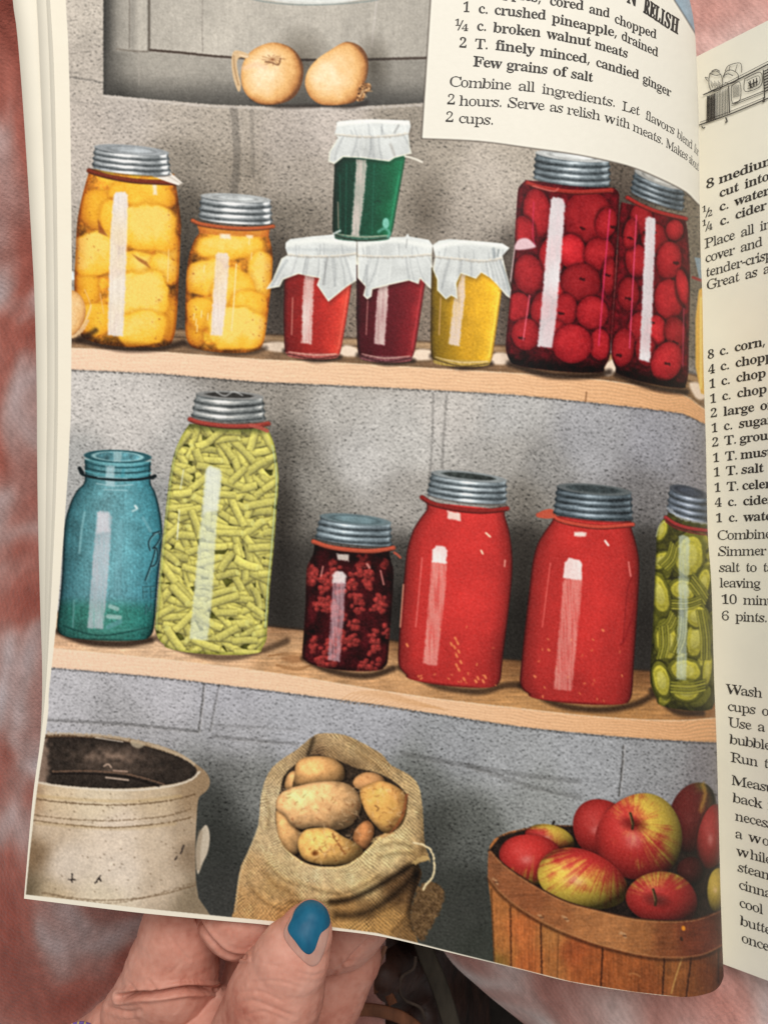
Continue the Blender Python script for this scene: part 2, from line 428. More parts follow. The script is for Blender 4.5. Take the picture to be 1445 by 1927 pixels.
# ---- glass vessels
def vessel(L, R, k, xc, vt, vb, bul, tb=0):
    l = sorted((y - k * (x - xc), x) for x, y in L); r = sorted((y - k * (x - xc), x) for x, y in R)
    x0 = min(q[1] for q in l) - 4; x1 = max(q[1] for q in r) + 4
    ks = abs(k) * (x1 - x0)
    s, X, Y = box(x0, vt - ks - 4, x1, vb + ks + 6)
    V = Y - k * (X - xc)
    def prof(t, V):
        p = smooth([(b, a) for a, b in t], 6, False)
        o = np.argsort(p[:, 1], kind='stable')
        return np.interp(V, p[o, 1], p[o, 0]).astype(np.float32)
    xl, xr = prof(l, V), prof(r, V)
    w = np.maximum(xr - xl, 2)
    U = (2 * X - xl - xr) / w
    c = np.sqrt(np.clip(1 - U * U, 0, 1))
    A = np.minimum(np.minimum((1 - np.abs(U)) * w / 2, vb - bul * (1 - c) - V), V - (vt - tb * (1 - c)))
    A = np.clip(A + .5, 0, 1)
    return dict(s=s, X=X, Y=Y, U=U, V=V, A=A, t=(V - vt) / (vb - vt), c=c)

def clipmask(v):
    M = np.zeros((CH, CW), np.float32); M[v['s']] = v['A']; return M

def glass_edges(v, dark, a=.6, w=.1, base=None):
    s, U = v['s'], v['U']
    e = sstep(1 - w, 1, np.abs(U)) * a * .8
    mul(s, e * v['A'], dark)
    if base:
        mul(s, sstep(1 - base, 1, v['t']) * v['A'] * .75, dark)

def strip(pts, col=(232, 226, 222), a=.95, streak=0, clip=None, soft=3.2):
    s, X, Y, D = poly(pts, 4, 0)
    al = np.clip(.5 - (D + N3[s] * 2.0 + N9[s] * 1.5) / soft, 0, 1) * a * (1 + .25 * N50[s] - .06)
    if streak:
        al = al * np.clip(1 - streak * (np.clip(VST[s] * 2 + .25, 0, 1) + np.clip(N3[s] + .1, 0, 1) * .6), 0, 1)
    if clip is not None:
        al *= clip[s]
    c = np.asarray(col, np.float32) * (1 + .08 * VST[s] + .05 * N3[s])[..., None]
    put(s, al, c)

def lid(parent, tl, tr, bl, br, et, eb, tint=(1, 1, 1), n=4, top=(200, 204, 206), spec=1.0, dark=.0, inset=None, right=0, seed=0):
    i = item('zinc_screw_lid', parent)
    k = (tr[1] - tl[1]) / (tr[0] - tl[0]); xc = (tl[0] + tr[0]) / 2; yc = (tl[1] + tr[1]) / 2; rx = (tr[0] - tl[0]) / 2
    vb = ((bl[1] - k * (bl[0] - xc)) + (br[1] - k * (br[0] - xc))) / 2
    h = vb - yc
    s, X, Y = box(min(tl[0], bl[0]) - 6, min(tl[1], tr[1]) - et - 6, max(tr[0], br[0]) + 6, max(bl[1], br[1]) + eb + 14)
    V = Y - k * (X - xc)
    t0 = np.clip((V - yc) / h, 0, 1)
    th = 2 * math.pi * (t0 * n)
    wob = (1.6 * np.cos(th) + .6) * sstep(.05, .2, t0)
    xl = tl[0] + (bl[0] - tl[0]) * t0 - wob; xr = tr[0] + (br[0] - tr[0]) * t0 + wob
    U = (2 * X - xl - xr) / (xr - xl)
    c = np.sqrt(np.clip(1 - U * U, 0, 1))
    t = (V - (et + (eb - et) * t0) * c - yc) / h
    w = (xr - xl) / 2
    A = np.clip(np.minimum((1 - np.abs(U)) * w, np.minimum((1 - t) * h, (t + .0) * h + 2)) + .5, 0, 1)
    ush = math.sin(tl[0] * 1.7) * .14
    b = np.interp(np.clip(U + ush * (1 - U * U) + .06 * N20[s], -1, 1), [-1, -.93, -.75, -.5, -.32, -.18, -.02, .12, .3, .55, .75, .88, .95, 1], [.34, .6, .66, .78, .95, 1.12, 1.06, .88, .76, .64, .54, .66, .85, .34])
    if right:
        b = b + right * np.exp(-((U - .86) / .08) ** 2)
    ph = (t * n + .12 * U + .10 * N20[s] + .16 * N50[s]) % 1.0
    thr = np.interp(ph, [0, .12, .3, .5, .62, .72, .8, .9, 1], [.55, .95, 1.18, 1.0, .8, .5, .36, .42, .55])
    sp = np.exp(-((ph - .28) / .12) ** 2) * np.clip(b - .55, 0, 1) * 1.1 * spec
    g = 166 * b * thr * (1 - dark) + 120 * sp + 34 + 30 * HST[s] + 22 * N3[s] + 20 * N9[s]
    lip = sstep(.84, .9, t) * (1 - sstep(.97, 1.0, t))
    g = g * (1 + .22 * N50[s] + .16 * N20[s])
    blue = np.clip(1 - g / 235, 0, 1)
    col = np.stack([g * (1 - .10 * blue) * tint[0], g * (1 + .0 * blue) * tint[1], g * (1 + .05 * blue) * tint[2]], -1)
    put(s, A, np.clip(col, 14, 245), i)
    # top disc
    kx = X - xc; ey = (Y - yc - k * kx) / et
    r = np.hypot(kx / rx, ey)
    a = np.clip((1 - r) * et + .5, 0, 1)
    tt = np.asarray(top, np.float32)
    put(s, a, tt * (1 + .22 * N20[s] + .12 * N9[s] + .1 * HST[s] + .12 * kx / rx * .5)[..., None])
    put(s, np.clip(1.3 - np.abs((1 - r) * et - 1.0), 0, 1) * .8, tt * .6 + 40)
    put(s, np.clip(1.2 - np.abs((1 - r) * et - 3.2), 0, 1) * .5, tt * .55)
    if inset:
        r2 = np.hypot(kx / (rx * .72), (ey * et + 0.5) / (et * .6))
        put(s, np.clip((1 - r2) * et * .6 + .5, 0, 1), np.asarray(inset, np.float32) * (1 + .5 * N9[s] + .3 * N3[s])[..., None])
    line([(bl[0] - 1, bl[1] + 2)] + [(xc + (w0) * (br[0] - bl[0]) / 2, vb + k * w0 * rx + eb * math.sqrt(1 - w0 * w0) + 1.5) for w0 in (-.8, -.4, 0, .4, .8)] + [(br[0] + 1, br[1] + 2)], 2.4, (34, 28, 28), .5, rnd=4, soft=2)
    return i

def ring(parent, pts, w, col, a=1.0):
    i = item('rubber_ring', parent)
    line(pts, w + 2, tuple(c * .5 for c in col), .6, None, 6, soft=2.5)
    line(pts, w, col, a, i, 6)
    line([(x, y - w * .22) for x, y in pts], w * .25, tuple(min(255, c * 1.35) for c in col), .5, None, 6, soft=1.5)
    line([(x, y + w * .5) for x, y in pts], 1.6, tuple(c * .35 for c in col), .7, None, 6)
    return i

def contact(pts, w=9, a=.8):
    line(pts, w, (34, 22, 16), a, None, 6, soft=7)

# peaches
def peach_fill(v, i, lobes, seed):
    """halves packed in amber syrup, drawn back to front"""
    s, X, Y = v['s'], v['X'], v['Y']; M = clipmask(v)
    g = 1 + .5 * N20[s] + .35 * N9[s] + .3 * N3[s] - .3 * sstep(.5, 1, np.abs(v['U'])) - .4 * sstep(.9, 1, v['t']) + .25 * sstep(.22, .02, v['t'])
    put(s, v['A'], np.stack([np.clip(226 * g, 70, 246), np.clip(154 * g - 4, 30, 196), 44 * g], -1), i)
    for (cx, cy, rx, ry, rot, br, pw) in lobes:
        ss, XX, YY, x, y, r, m = ell(cx, cy, rx * 1.15, ry * 1.15, rot)
        x = x * 1.12 + .30 * N50[ss] + .14 * N20[ss] + .02 * N9[ss]; y = y * 1.12 + .16 * N20B[ss] + .30 * np.roll(N50, 500, 1)[ss] + .02 * N9B[ss]
        r = (np.abs(x) ** pw + np.abs(y) ** pw) ** (1 / pw)
        m = min(rx, ry)
        mul(ss, np.clip((1.2 - r) * 3.5, 0, 1) * M[ss] * .42, (.74, .58, .42))
        l, z = lambert(np.clip(x, -.99, .99) * .62, np.clip(y, -.99, .99) * .62, -.1, -.30, .95)
        t = (.50 + .60 * l) * br * (1 + .10 * N9[ss] + .07 * N3[ss] + .10 * N20[ss]) - .20 * np.exp(-np.clip(1 - r, 0, 1) * m / 5.0)
        c = np.stack([np.interp(t, [.2, .5, .75, .95, 1.1], [124, 206, 241, 251, 253]), np.interp(t, [.2, .5, .75, .95, 1.1], [64, 128, 174, 200, 216]), np.interp(t, [.2, .5, .75, .95, 1.1], [20, 34, 44, 66, 110])], -1)
        put(ss, np.clip((1 - r) * m / 5 + .35, 0, .95) * M[ss], c)
    mul(s, v['A'] * sstep(.72, 1, np.abs(v['U'])) * .55, (.86, .66, .5))
    sp = np.clip(N3B[s] + N9[s] * .7 - .34, 0, 1) * sstep(.3, .9, np.abs(v['U']) + .35 * (v['t'] - .5)) * 2.2
    mul(s, v['A'] * sp, (.62, .42, .28))

def band(v, V0, V1, col, a=1.0):
    vv = v['V'] - 4 * v['c']
    put(v['s'], v['A'] * np.clip(np.minimum(vv - V0, V1 - vv) / 2 + .5, 0, 1) * a, col)

pj = item('printed_peach_jar', None, 'tall jar of large peach halves with a white paper tab under its lid')
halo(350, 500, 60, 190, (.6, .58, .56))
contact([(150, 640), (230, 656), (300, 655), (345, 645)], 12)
L = [(168, 324), (161, 348), (153, 380), (146, 420), (143, 480), (141, 545), (145, 595), (152, 628), (160, 640)]
R = [(328, 336), (332, 352), (337, 385), (341, 420), (340, 450), (337, 520), (334, 586), (330, 624), (324, 643)]
v = vessel(L, R, .06, 240, 322, 653, 14)
pv = clipmask(v)
peach_fill(v, pj, [(320, 600, 22, 40, 0, .72, 2.4), (165, 545, 26, 34, 0, .78, 2.4), (186, 398, 34, 40, 10, .74, 2.2), (272, 366, 58, 28, 8, .86, 2.4), (318, 478, 24, 40, 0, .92, 2.6), (224, 420, 34, 40, 0, .9, 2.4), (178, 480, 40, 40, -8, 1.06, 3), (282, 430, 54, 46, 12, 1.06, 2.6), (262, 500, 44, 26, 16, .96, 2.6), (310, 508, 32, 26, 20, .98, 2.6), (262, 556, 54, 46, 6, 1.08, 2.6), (184, 600, 36, 34, -12, .86, 2.4), (268, 618, 46, 32, 0, 1.0, 2.6)], 1)
glass_edges(v, (.62, .42, .3), .8, .09, .045)
fill([(185, 412), (190, 424), (204, 445), (186, 438)], (150, 80, 34), None, 0, soft=3, a=.85); fill([(249, 478), (276, 492), (284, 505), (262, 492)], (160, 90, 36), None, 0, soft=3, a=.8)
strip([(215, 366), (220, 361), (236, 361), (241, 368), (240, 440), (236, 560), (232, 633), (203, 631), (205, 560), (208, 440)], (234, 226, 222))
strip([(287, 346), (295, 347), (296, 366), (289, 366)], (244, 232, 214))
line([(160, 545), (172, 580), (160, 606)], 1.6, (240, 196, 140), .8); line([(189, 552), (196, 590)], 1.6, (244, 206, 150), .7)
line([(318, 470), (316, 530)], 2, (250, 220, 170), .6)
ring(pj, [(168, 321), (200, 331), (250, 340), (300, 343), (334, 344)], 8, (112, 44, 24))
tab = item('paper_tab', pj)
fill([(284, 330), (318, 322), (344, 344), (336, 349), (312, 341)], (234, 226, 216), tab)
line([(290, 334), (314, 331), (340, 345)], 1.5, (170, 160, 150), .7)
lid(pj, (179, 276), (317, 288), (175, 316), (321, 327), 9, 7, n=3.6, top=(176, 182, 186), right=.35)

pj2 = item('printed_peach_jar', None, 'shorter jar of peaches standing right of the tall peach jar')
halo(525, 540, 40, 150, (.62, .6, .58))
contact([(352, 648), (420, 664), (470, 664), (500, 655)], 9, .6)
L = [(372, 426), (375, 438), (366, 452), (357, 478), (352, 510), (350, 550), (349, 604), (351, 634), (358, 650)]
R = [(508, 432), (506, 444), (509, 456), (513, 480), (512, 520), (508, 560), (502, 610), (497, 640), (489, 658)]
v = vessel(L, R, .05, 430, 426, 664, 12)
peach_fill(v, pj2, [(365, 625, 18, 30, 0, .7, 2.4), (490, 600, 20, 40, 0, .86, 2.4), (432, 465, 66, 26, 0, 1.02, 2.6), (385, 520, 36, 34, -6, .98, 2.6), (492, 520, 28, 44, 0, 1.0, 2.6), (440, 545, 40, 40, 0, .92, 2.6), (378, 590, 30, 30, 0, .86, 2.4), (470, 572, 36, 28, 10, .9, 2.4), (446, 618, 54, 40, 0, 1.08, 2.5)], 5)
glass_edges(v, (.72, .5, .34), .7, .08, .05)
band(v, 420, 440, (196, 104, 44), .6)
strip([(406, 480), (411, 475), (428, 477), (432, 484), (427, 560), (419, 632), (397, 630), (401, 560)], (236, 222, 214))
line([(445, 497), (441, 560), (436, 622)], 2.6, (250, 222, 160), .9)
for px, py in ((385, 500), (366, 590), (370, 600), (380, 585), (392, 590), (372, 612), (470, 448), (474, 476)):
    line([(px, py), (px - 1, py + 12)], 2.2, (252, 226, 170), .8)
strip([(414, 440), (434, 441), (434, 450), (415, 449)], (250, 226, 196)); strip([(464, 442), (476, 443), (475, 449), (464, 448)], (250, 220, 180))
ring(pj2, [(363, 415), (380, 422), (430, 429), (480, 430), (514, 426)], 7, (170, 82, 44))
lid(pj2, (379, 368), (509, 377), (375, 410), (512, 419), 8, 7, n=3.4, top=(200, 204, 204), right=.45)

# jelly glasses
def jelly(name_label, L, R, k, xc, vt, vb, bul, cols, st, cover, folds, stringy, thin=None, inset_bottom=True):
    i = item('printed_jelly_glass', None, name_label)
    v = vessel(L, R, k, xc, vt, vb, bul)
    s = v['s']
    U = v['U'] + .05 * N20[s]
    col = np.stack([np.interp(U, [-1, -.85, -.4, .2, .7, .9, 1], [c[q] for c in cols]) for q in range(3)], -1)
    col = col * (1 + .14 * N3[s] + .12 * N20[s] - .12 * (v['t'] - .5))[..., None]
    put(s, v['A'], col, i)
    glass_edges(v, (.5, .4, .36), .8, .05)
    bb = sstep(.925, .94, v['t'] - .0 * v['c'])
    put(s, v['A'] * bb * .75, np.array(cols[4]) * .5 + 70 + 60 * N3[s][..., None])
    line([(L[-1][0] + 4, L[-1][1] - 4), (xc, vb - 8 + 0), (R[-1][0] - 4, R[-1][1] - 4)], 2, (250, 226, 200), .6)
    line([(L[-1][0] + 2, L[-1][1]), (xc, vb - 1), (R[-1][0] - 2, R[-1][1])], 2, (30, 16, 12), .7)
    m = clipmask(v)
    strip(st, (234, 214, 206), .95, .25, m)
    if thin:
        line(thin, 2, (240, 190, 170), .6)
    line([(p[0] - 6, p[1]) for p in R[1:-1]], 2.2, tuple(min(255, c * 1.5 + 40) for c in cols[4]), .45, rnd=4)
    cv = item('wax_paper_cover', i)
    s2, X, Y, D = poly(cover, 4)
    x0, x1 = X.min(), X.max(); y0, y1 = Y.min(), Y.max()
    g = 222 + 20 * N50[s2] + 14 * N20[s2] - 16 * sstep(.1, 1, (Y - y0) / (y1 - y0)) + 8 * N9[s2]
    c3 = np.stack([g * .985, g * 1.0, g * .99], -1)
    sh, X2, Y2, D2 = poly([(a + 3, b + 6) for a, b in cover], 8)
    mul(sh, np.clip(.5 - D2 / 8, 0, 1) * .35, (.4, .36, .34))
    put(s2, .5 - D, c3, cv)
    put(s2, np.clip(1.4 - np.abs(D + 1.2), 0, 1) * .8 * sstep(y0 + 30, y0 + 60, Y), (244, 240, 214))
    M = np.zeros((CH, CW), np.float32); M[s2] = np.clip(.5 - D, 0, 1)
    for (p, w, c, a) in folds:
        line(p, w, c, a, soft=max(1.5, w * .7), clip=M)
    line(stringy, 4, (168, 160, 148), .55, rough=4, clip=M); line([(x, y - 2) for x, y in stringy], 2, (238, 230, 214), .8, rough=2, clip=M)
    return i

def autofolds(x0, x1, yt, yb, ys, k, seed):
    r = np.random.default_rng(seed); out = []
    for q in range(26):
        x = x0 + (x1 - x0) * r.random(); c = (146, 150, 152) if r.random() < .6 else (246, 248, 244)
        y = ys + k * (x - x0)
        if r.random() < .5:
            out.append(([(x, y), (x + r.normal(0, 3), y - (ys - yt) * (.3 + .5 * r.random()))], 1.4 + 2 * r.random(), c, .32))
        else:
            d = (x - (x0 + x1) / 2) / (x1 - x0)
            out.append(([(x, y + 2), (x + d * 26, y + (yb - ys) * .5), (x + d * 44 + r.normal(0, 3), yb * .55 + (y + (yb - ys) * .9) * .45)], 1.5 + 3 * r.random(), c, .34))
    return out

def cv(lst, ox, oy, f=3.0104):
    return [(ox + a / f, oy + b / f) for a, b in lst]

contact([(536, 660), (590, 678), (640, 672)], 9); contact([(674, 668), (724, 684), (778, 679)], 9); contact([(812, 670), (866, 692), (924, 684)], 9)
RED = [(74, 12, 14), (120, 24, 24), (150, 32, 28), (176, 40, 34), (208, 56, 44), (224, 74, 56), (190, 60, 50)]
jelly('jelly glass of bright red jelly under white wax paper', [(537, 505), (535, 540), (534, 600), (536, 656), (540, 666)], [(664, 505), (661, 540), (652, 600), (642, 656), (637, 670)], .03, 590, 500, 676, 7, RED,
      [(574, 505), (592, 507), (590, 560), (586, 648), (567, 645), (570, 560)], cv([(175, 170), (200, 150), (320, 135), (440, 125), (575, 165), (575, 240), (580, 300), (583, 380), (520, 420), (415, 505), (350, 410), (365, 372), (245, 348), (160, 380), (140, 420), (62, 435), (100, 380), (150, 260), (185, 240), (172, 200)], 480, 400),
      autofolds(540, 672, 448, 540, 480, .02, 1) + [([(538, 460), (600, 452), (670, 460)], 9, (244, 246, 240), .7), ([(541, 470), (600, 470), (670, 470)], 5, (178, 184, 186), .35), ([(616, 484), (608, 535)], 3, (120, 120, 120), .5), ([(540, 490), (512, 536)], 5, (170, 176, 178), .6)],
      [(538, 480), (580, 483), (630, 483), (672, 478)], [(551, 560), (549, 630)])
DRK = [(40, 4, 12), (66, 8, 18), (84, 12, 24), (96, 16, 26), (124, 24, 32), (158, 40, 44), (120, 30, 34)]
jelly('jelly glass of dark wine red jelly under white wax paper', [(671, 505), (671, 540), (671, 600), (673, 656), (677, 670)], [(806, 505), (799, 540), (790, 600), (781, 656), (775, 674)], .03, 724, 500, 682, 7, DRK,
      [(713, 530), (731, 535), (729, 580), (724, 650), (704, 647), (707, 590)], cv([(580, 165), (640, 150), (760, 140), (850, 138), (866, 118), (872, 135), (985, 155), (1005, 185), (1000, 250), (1005, 320), (1020, 440), (990, 430), (935, 375), (925, 405), (870, 385), (760, 410), (665, 435), (660, 475), (635, 492), (612, 470), (625, 420), (580, 370)], 480, 400),
      autofolds(676, 812, 450, 540, 482, .01, 2) + [([(676, 462), (740, 452), (812, 464)], 9, (244, 246, 240), .7), ([(766, 450), (764, 466)], 2, (140, 140, 140), .6), ([(690, 500), (690, 556)], 4, (150, 154, 156), .5)],
      [(674, 482), (720, 484), (770, 483), (812, 480)], [(692, 565), (689, 630)])
YEL = [(70, 52, 8), (124, 96, 14), (176, 134, 24), (216, 162, 34), (240, 184, 40), (246, 200, 60), (206, 160, 50)]
jelly('jelly glass of clear yellow jelly under white wax paper', [(812, 505), (811, 550), (810, 620), (811, 666), (815, 676)], [(952, 510), (944, 550), (934, 620), (926, 672), (921, 684)], .03, 868, 505, 690, 7, YEL,
      [(868, 516), (875, 512), (874, 560), (864, 651), (844, 648), (852, 570)], cv([(1005, 185), (1040, 160), (1100, 150), (1300, 165), (1400, 175), (1440, 200), (1400, 245), (1420, 330), (1450, 440), (1456, 495), (1420, 470), (1370, 410), (1330, 370), (1280, 340), (1250, 375), (1165, 345), (1140, 400), (1145, 490), (1110, 470), (1080, 492), (1030, 440), (1030, 380), (1005, 320), (1020, 250)], 480, 400),
      autofolds(818, 950, 456, 545, 486, .02, 3) + [([(816, 466), (870, 456), (956, 464)], 9, (246, 248, 242), .75), ([(928, 468), (930, 484)], 5, (130, 140, 144), .6), ([(938, 470), (936, 482)], 3, (100, 110, 112), .6), ([(945, 500), (960, 556)], 4, (150, 158, 160), .6)],
      [(820, 484), (860, 488), (910, 492), (948, 486)], [(829, 560), (826, 630)])
GRN = [(6, 30, 22), (8, 44, 32), (8, 56, 40), (12, 74, 50), (14, 92, 58), (24, 116, 76), (30, 104, 70)]
halo(800, 400, 60, 120, (.72, .7, .68))
gj = jelly('jelly glass of dark green jelly stacked on two wax paper covers', [(630, 290), (629, 330), (627, 380), (626, 430), (630, 444)], [(764, 288), (757, 330), (748, 380), (739, 432), (733, 447)], .01, 680, 285, 454, 6, GRN,
      [(671, 300), (690, 300), (688, 340), (676, 444), (661, 443), (666, 370)], cv([(705, 690), (780, 680), (900, 675), (1115, 682), (1122, 715), (1110, 760), (1118, 830), (1128, 870), (1030, 895), (1000, 915), (840, 895), (740, 890), (690, 930), (655, 915), (660, 860), (710, 780), (690, 760), (700, 730)], 400, 0),
      autofolds(634, 768, 228, 302, 254, .0, 4) + [([(634, 234), (700, 228), (768, 232)], 7, (248, 248, 242), .8), ([(750, 236), (742, 250)], 4, (150, 150, 148), .6), ([(735, 272), (742, 292)], 5, (168, 164, 158), .6)],
      [(632, 254), (680, 258), (730, 257), (768, 252)], [(636, 380), (637, 430)])
for p in ([(640, 330), (640, 440)], [(652, 310), (650, 445)], [(704, 310), (700, 440)]):
    line(p, 2, (40, 110, 88), .5)
line([(762, 294), (778, 298), (794, 305)], 4, (232, 226, 212), .95)
s, X, Y, x, y, r, m = ell(726, 420, 7, 11); put(s, (1 - r) * m * .8, (120, 190, 170))
line([(712, 436), (724, 430), (733, 438), (730, 446)], 5, (110, 180, 160), .7, soft=3)
line([(628, 440), (640, 434)], 4, (220, 226, 222), .8)
line([(704, 380), (712, 378), (716, 381)], 1.6, (6, 40, 28), .8)

# spiced apples in tall square jars
def fruit(s, X, Y, x, y, r, m, clip, hue, i=None):
    l, z = lambert(x, y, -.1, -.25, .95)
    t = np.clip((.52 + .46 * l) * (1 - .5 * np.exp(-np.clip(1 - r, 0, 1) * m / 5)) + .2 * N3[s] + .2 * N9[s] + .2 * N20[s], 0, 1.2)
    c = np.stack([np.interp(t, [0, .5, 1, 1.2], [70, 134, 184, 196]), np.interp(t, [0, .5, 1, 1.2], [8, 20, 38, 48]), np.interp(t, [0, .5, 1, 1.2], [16, 28, 44, 54])], -1) * hue
    put(s, np.clip((1 - r) * m / 1.6 + .5, 0, 1) * clip[s], c)

def applejar(label, L, R, k, xc, vt, vb, bul, apples, st, seed):
    i = item('printed_spiced_apple_jar', None, label)
    v = vessel(L, R, k, xc, vt, vb, bul)
    s = v['s']; m = clipmask(v)
    t = v['t']
    g = .9 + .5 * N9[s] + .3 * N3[s] - .45 * sstep(.85, .97, t)
    put(s, v['A'], np.stack([104 * g, 14 * g, 24 * g], -1), i)
    rr = np.random.default_rng(seed)
    for (cx, cy, rx, ry) in apples:
        ss, X, Y, x, y, r, mm = ell(cx, cy, rx + 5, ry + 5); mul(ss, np.clip((1.02 - r) * 4, 0, 1) * m[ss] * .75, (.35, .25, .3))
        ss, X, Y, x, y, r, mm = ell(cx, cy, rx, ry, rr.normal(0, 8)); fruit(ss, X, Y, x, y, r, mm, m, 1 + .08 * rr.normal())
        if rr.random() < .55:
            q = rr.normal(0, .35, 2)
            line([(cx + q[0] * rx - 3, cy + ry * (.35 + q[1])), (cx + q[0] * rx + 4, cy + ry * (.4 + q[1]))], 5, (40, 6, 10), .8, clip=m, rough=3)
    glass_edges(v, (.45, .2, .3), .85, .07)
    mul(s, v['A'] * sstep(.93, .965, t - .01 * v['c']), (.35, .25, .28))
    strip(st, (228, 222, 224), .97, .06, m)
    return i, v, m

halo(960, 560, 30, 160, (.6, .56, .54))
contact([(958, 684), (1030, 706), (1100, 708), (1146, 700)], 12); contact([(1160, 704), (1230, 730), (1290, 738)], 12)
LB = [(1169, 380), (1166, 392), (1164, 420), (1160, 500), (1154, 580), (1150, 640), (1151, 672), (1158, 692)]
RB = [(1288, 412), (1291, 424), (1294, 450), (1297, 500), (1297, 560), (1295, 640), (1294, 702), (1289, 726)]
ab, vB, mB = applejar('jar of red spiced apples nearest the page fold with a tilted lid', LB, RB, .22, 1225, 393, 722, 8,
      [(1232, 450, 26, 30), (1206, 412, 22, 30), (1258, 490, 24, 36), (1269, 433, 17, 20), (1198, 491, 22, 32), (1182, 553, 20, 32), (1258, 563, 28, 38), (1200, 618, 20, 32), (1232, 622, 22, 30), (1284, 540, 12, 34), (1270, 625, 20, 30), (1172, 654, 22, 36), (1215, 660, 20, 30), (1254, 680, 29, 38), (1186, 440, 14, 30)],
      [(1214, 412), (1220, 407), (1232, 411), (1233, 420), (1228, 560), (1222, 682), (1202, 677), (1208, 560)], 8)
line([(1197, 405), (1192, 500), (1184, 655)], 2.4, (226, 80, 120), .85, rnd=4); line([(1160, 480), (1154, 560), (1149, 640)], 2, (190, 60, 60), .7); line([(1286, 580), (1284, 690)], 2, (220, 90, 120), .6)
ring(ab, [(1180, 372), (1205, 386), (1240, 400), (1290, 412)], 7, (150, 40, 36))
lid(ab, (1194, 321), (1286, 354), (1186, 360), (1285, 396), 10, 6, tint=(.88, .92, .95), n=3.6, top=(198, 196, 190), spec=.6, dark=.28, seed=3)
LA = [(988, 340), (978, 350), (974, 362), (970, 420), (967, 480), (960, 560), (952, 640), (953, 664), (962, 684)]
RA = [(1152, 352), (1163, 362), (1164, 380), (1162, 430), (1158, 500), (1153, 580), (1149, 640), (1146, 672), (1136, 692)]
aa, vA, mA = applejar('large jar of red spiced apples beside the yellow jelly glass', LA, RA, .09, 1055, 345, 699, 9,
      [(1010, 400, 26, 46), (1105, 408, 46, 50), (985, 436, 22, 30), (1040, 480, 26, 40), (1076, 474, 26, 34), (1127, 478, 29, 31), (994, 516, 28, 38), (1050, 560, 26, 34), (1092, 531, 38, 36), (974, 578, 24, 28), (1020, 582, 22, 34), (1062, 584, 24, 32), (1114, 589, 30, 32), (989, 629, 27, 30), (1128, 648, 20, 30), (1042, 630, 24, 30), (1076, 647, 38, 37), (1146, 520, 14, 36), (1140, 420, 20, 30)],
      [(1036, 376), (1041, 371), (1060, 374), (1063, 381), (1056, 480), (1046, 600), (1038, 655), (1011, 652), (1020, 560), (1030, 440)], 4)
s, X, Y, D = poly([(969, 470), (974, 452), (990, 448), (1002, 456), (1006, 466)], 3, 4); put(s, (.5 - D / 3) * .9, (224, 190, 196))
line([(1004, 380), (1002, 440), (1006, 460)], 2, (220, 60, 110), .6); line([(1147, 395), (1138, 500), (1126, 650)], 2.4, (224, 60, 110), .8, rnd=4); line([(996, 556), (984, 640)], 2.4, (240, 110, 130), .8); line([(968, 470), (960, 530)], 2, (240, 210, 210), .8)
ring(aa, [(992, 344), (1020, 353), (1080, 361), (1150, 358)], 8, (150, 44, 38))
line([(1002, 350), (1040, 360), (1050, 354)], 3, (224, 120, 110), .6)
lid(aa, (1008, 287), (1146, 301), (1004, 334), (1147, 348), 9, 9, tint=(.9, .94, .96), n=3.8, top=(224, 226, 224), spec=.8, dark=.2, right=.3)
jc = item('printed_pickle_jar', None, 'sliver of a pale yellow jar cut off by the page fold on the upper shelf')
fill([(1314, 546), (1322, 540), (1345, 545), (1345, 750), (1318, 740), (1308, 690), (1308, 600)], (226, 176, 74), jc, 0); line([(1318, 560), (1318, 730)], 5, (246, 214, 120), .8)
fill([(1306, 484), (1345, 490), (1345, 535), (1316, 530)], (140, 156, 166), jc); line([(1303, 522), (1320, 528), (1345, 533)], 5, (150, 40, 36), .9)

# onion at the left edge
on3 = item('printed_onion', None, 'half an onion cut off by the left edge of the printed page')
line([(130, 640), (150, 640), (180, 622)], 10, (40, 26, 18), .7, soft=7)
onion(on3, [(100, 560), (120, 546), (142, 548), (156, 562), (162, 584), (158, 606), (146, 624), (130, 634), (100, 638)], (124, 590), 52, (160, 615), 3)
line([(150, 622), (160, 606), (168, 586), (172, 574)], 1.8, (244, 214, 170), .95); line([(138, 634), (154, 622), (166, 604)], 6, (230, 190, 140), .9, rough=3)
fill([(134, 510), (139, 512), (141, 526), (134, 528)], (226, 230, 230)); 

# ---- lower shelf
bj = item('printed_blue_jar', None, 'empty blue green glass jar without a lid')
contact([(110, 1188), (160, 1207), (230, 1212), (285, 1204)], 13, .85)
L = [(160, 862), (160, 905), (147, 921), (137, 938), (128, 962), (123, 984), (120, 1020), (117, 1086), (112, 1140), (108, 1172), (110, 1188), (118, 1196)]
R = [(284, 868), (284, 908), (292, 925), (298, 946), (303, 972), (306, 1004), (302, 1050), (297, 1100), (292, 1165), (288, 1190), (280, 1200)]
v = vessel(L, R, .035, 205, 866, 1206, 9)
s = v['s']; mb_ = clipmask(v)
cA = np.stack([np.interp(v['U'], [-1, -.9, -.6, -.2, .3, .7, .92, 1], q) for q in ([22, 52, 84, 112, 102, 76, 54, 20], [52, 98, 138, 164, 162, 142, 116, 50], [58, 106, 146, 172, 172, 154, 128, 58])], -1)
g = 1 + .22 * N3[s] + .12 * N5[s] + .16 * N20[s] + .10 * VST[s] + .10 * N50[s] - .15 * sstep(1116, 1150, v['V'] + 10 * N20[s]) - .12 * sstep(1160, 1200, v['V'])
cA = cA * g[..., None]
cA[..., 0] *= 1 - .25 * sstep(1120, 1150, v['V']); cA[..., 2] *= 1 - .14 * sstep(1120, 1150, v['V'])
put(s, v['A'], np.clip(cA, 8, 240), bj)
glass_edges(v, (.35, .42, .42), .9, .05, .02)
M = mb_
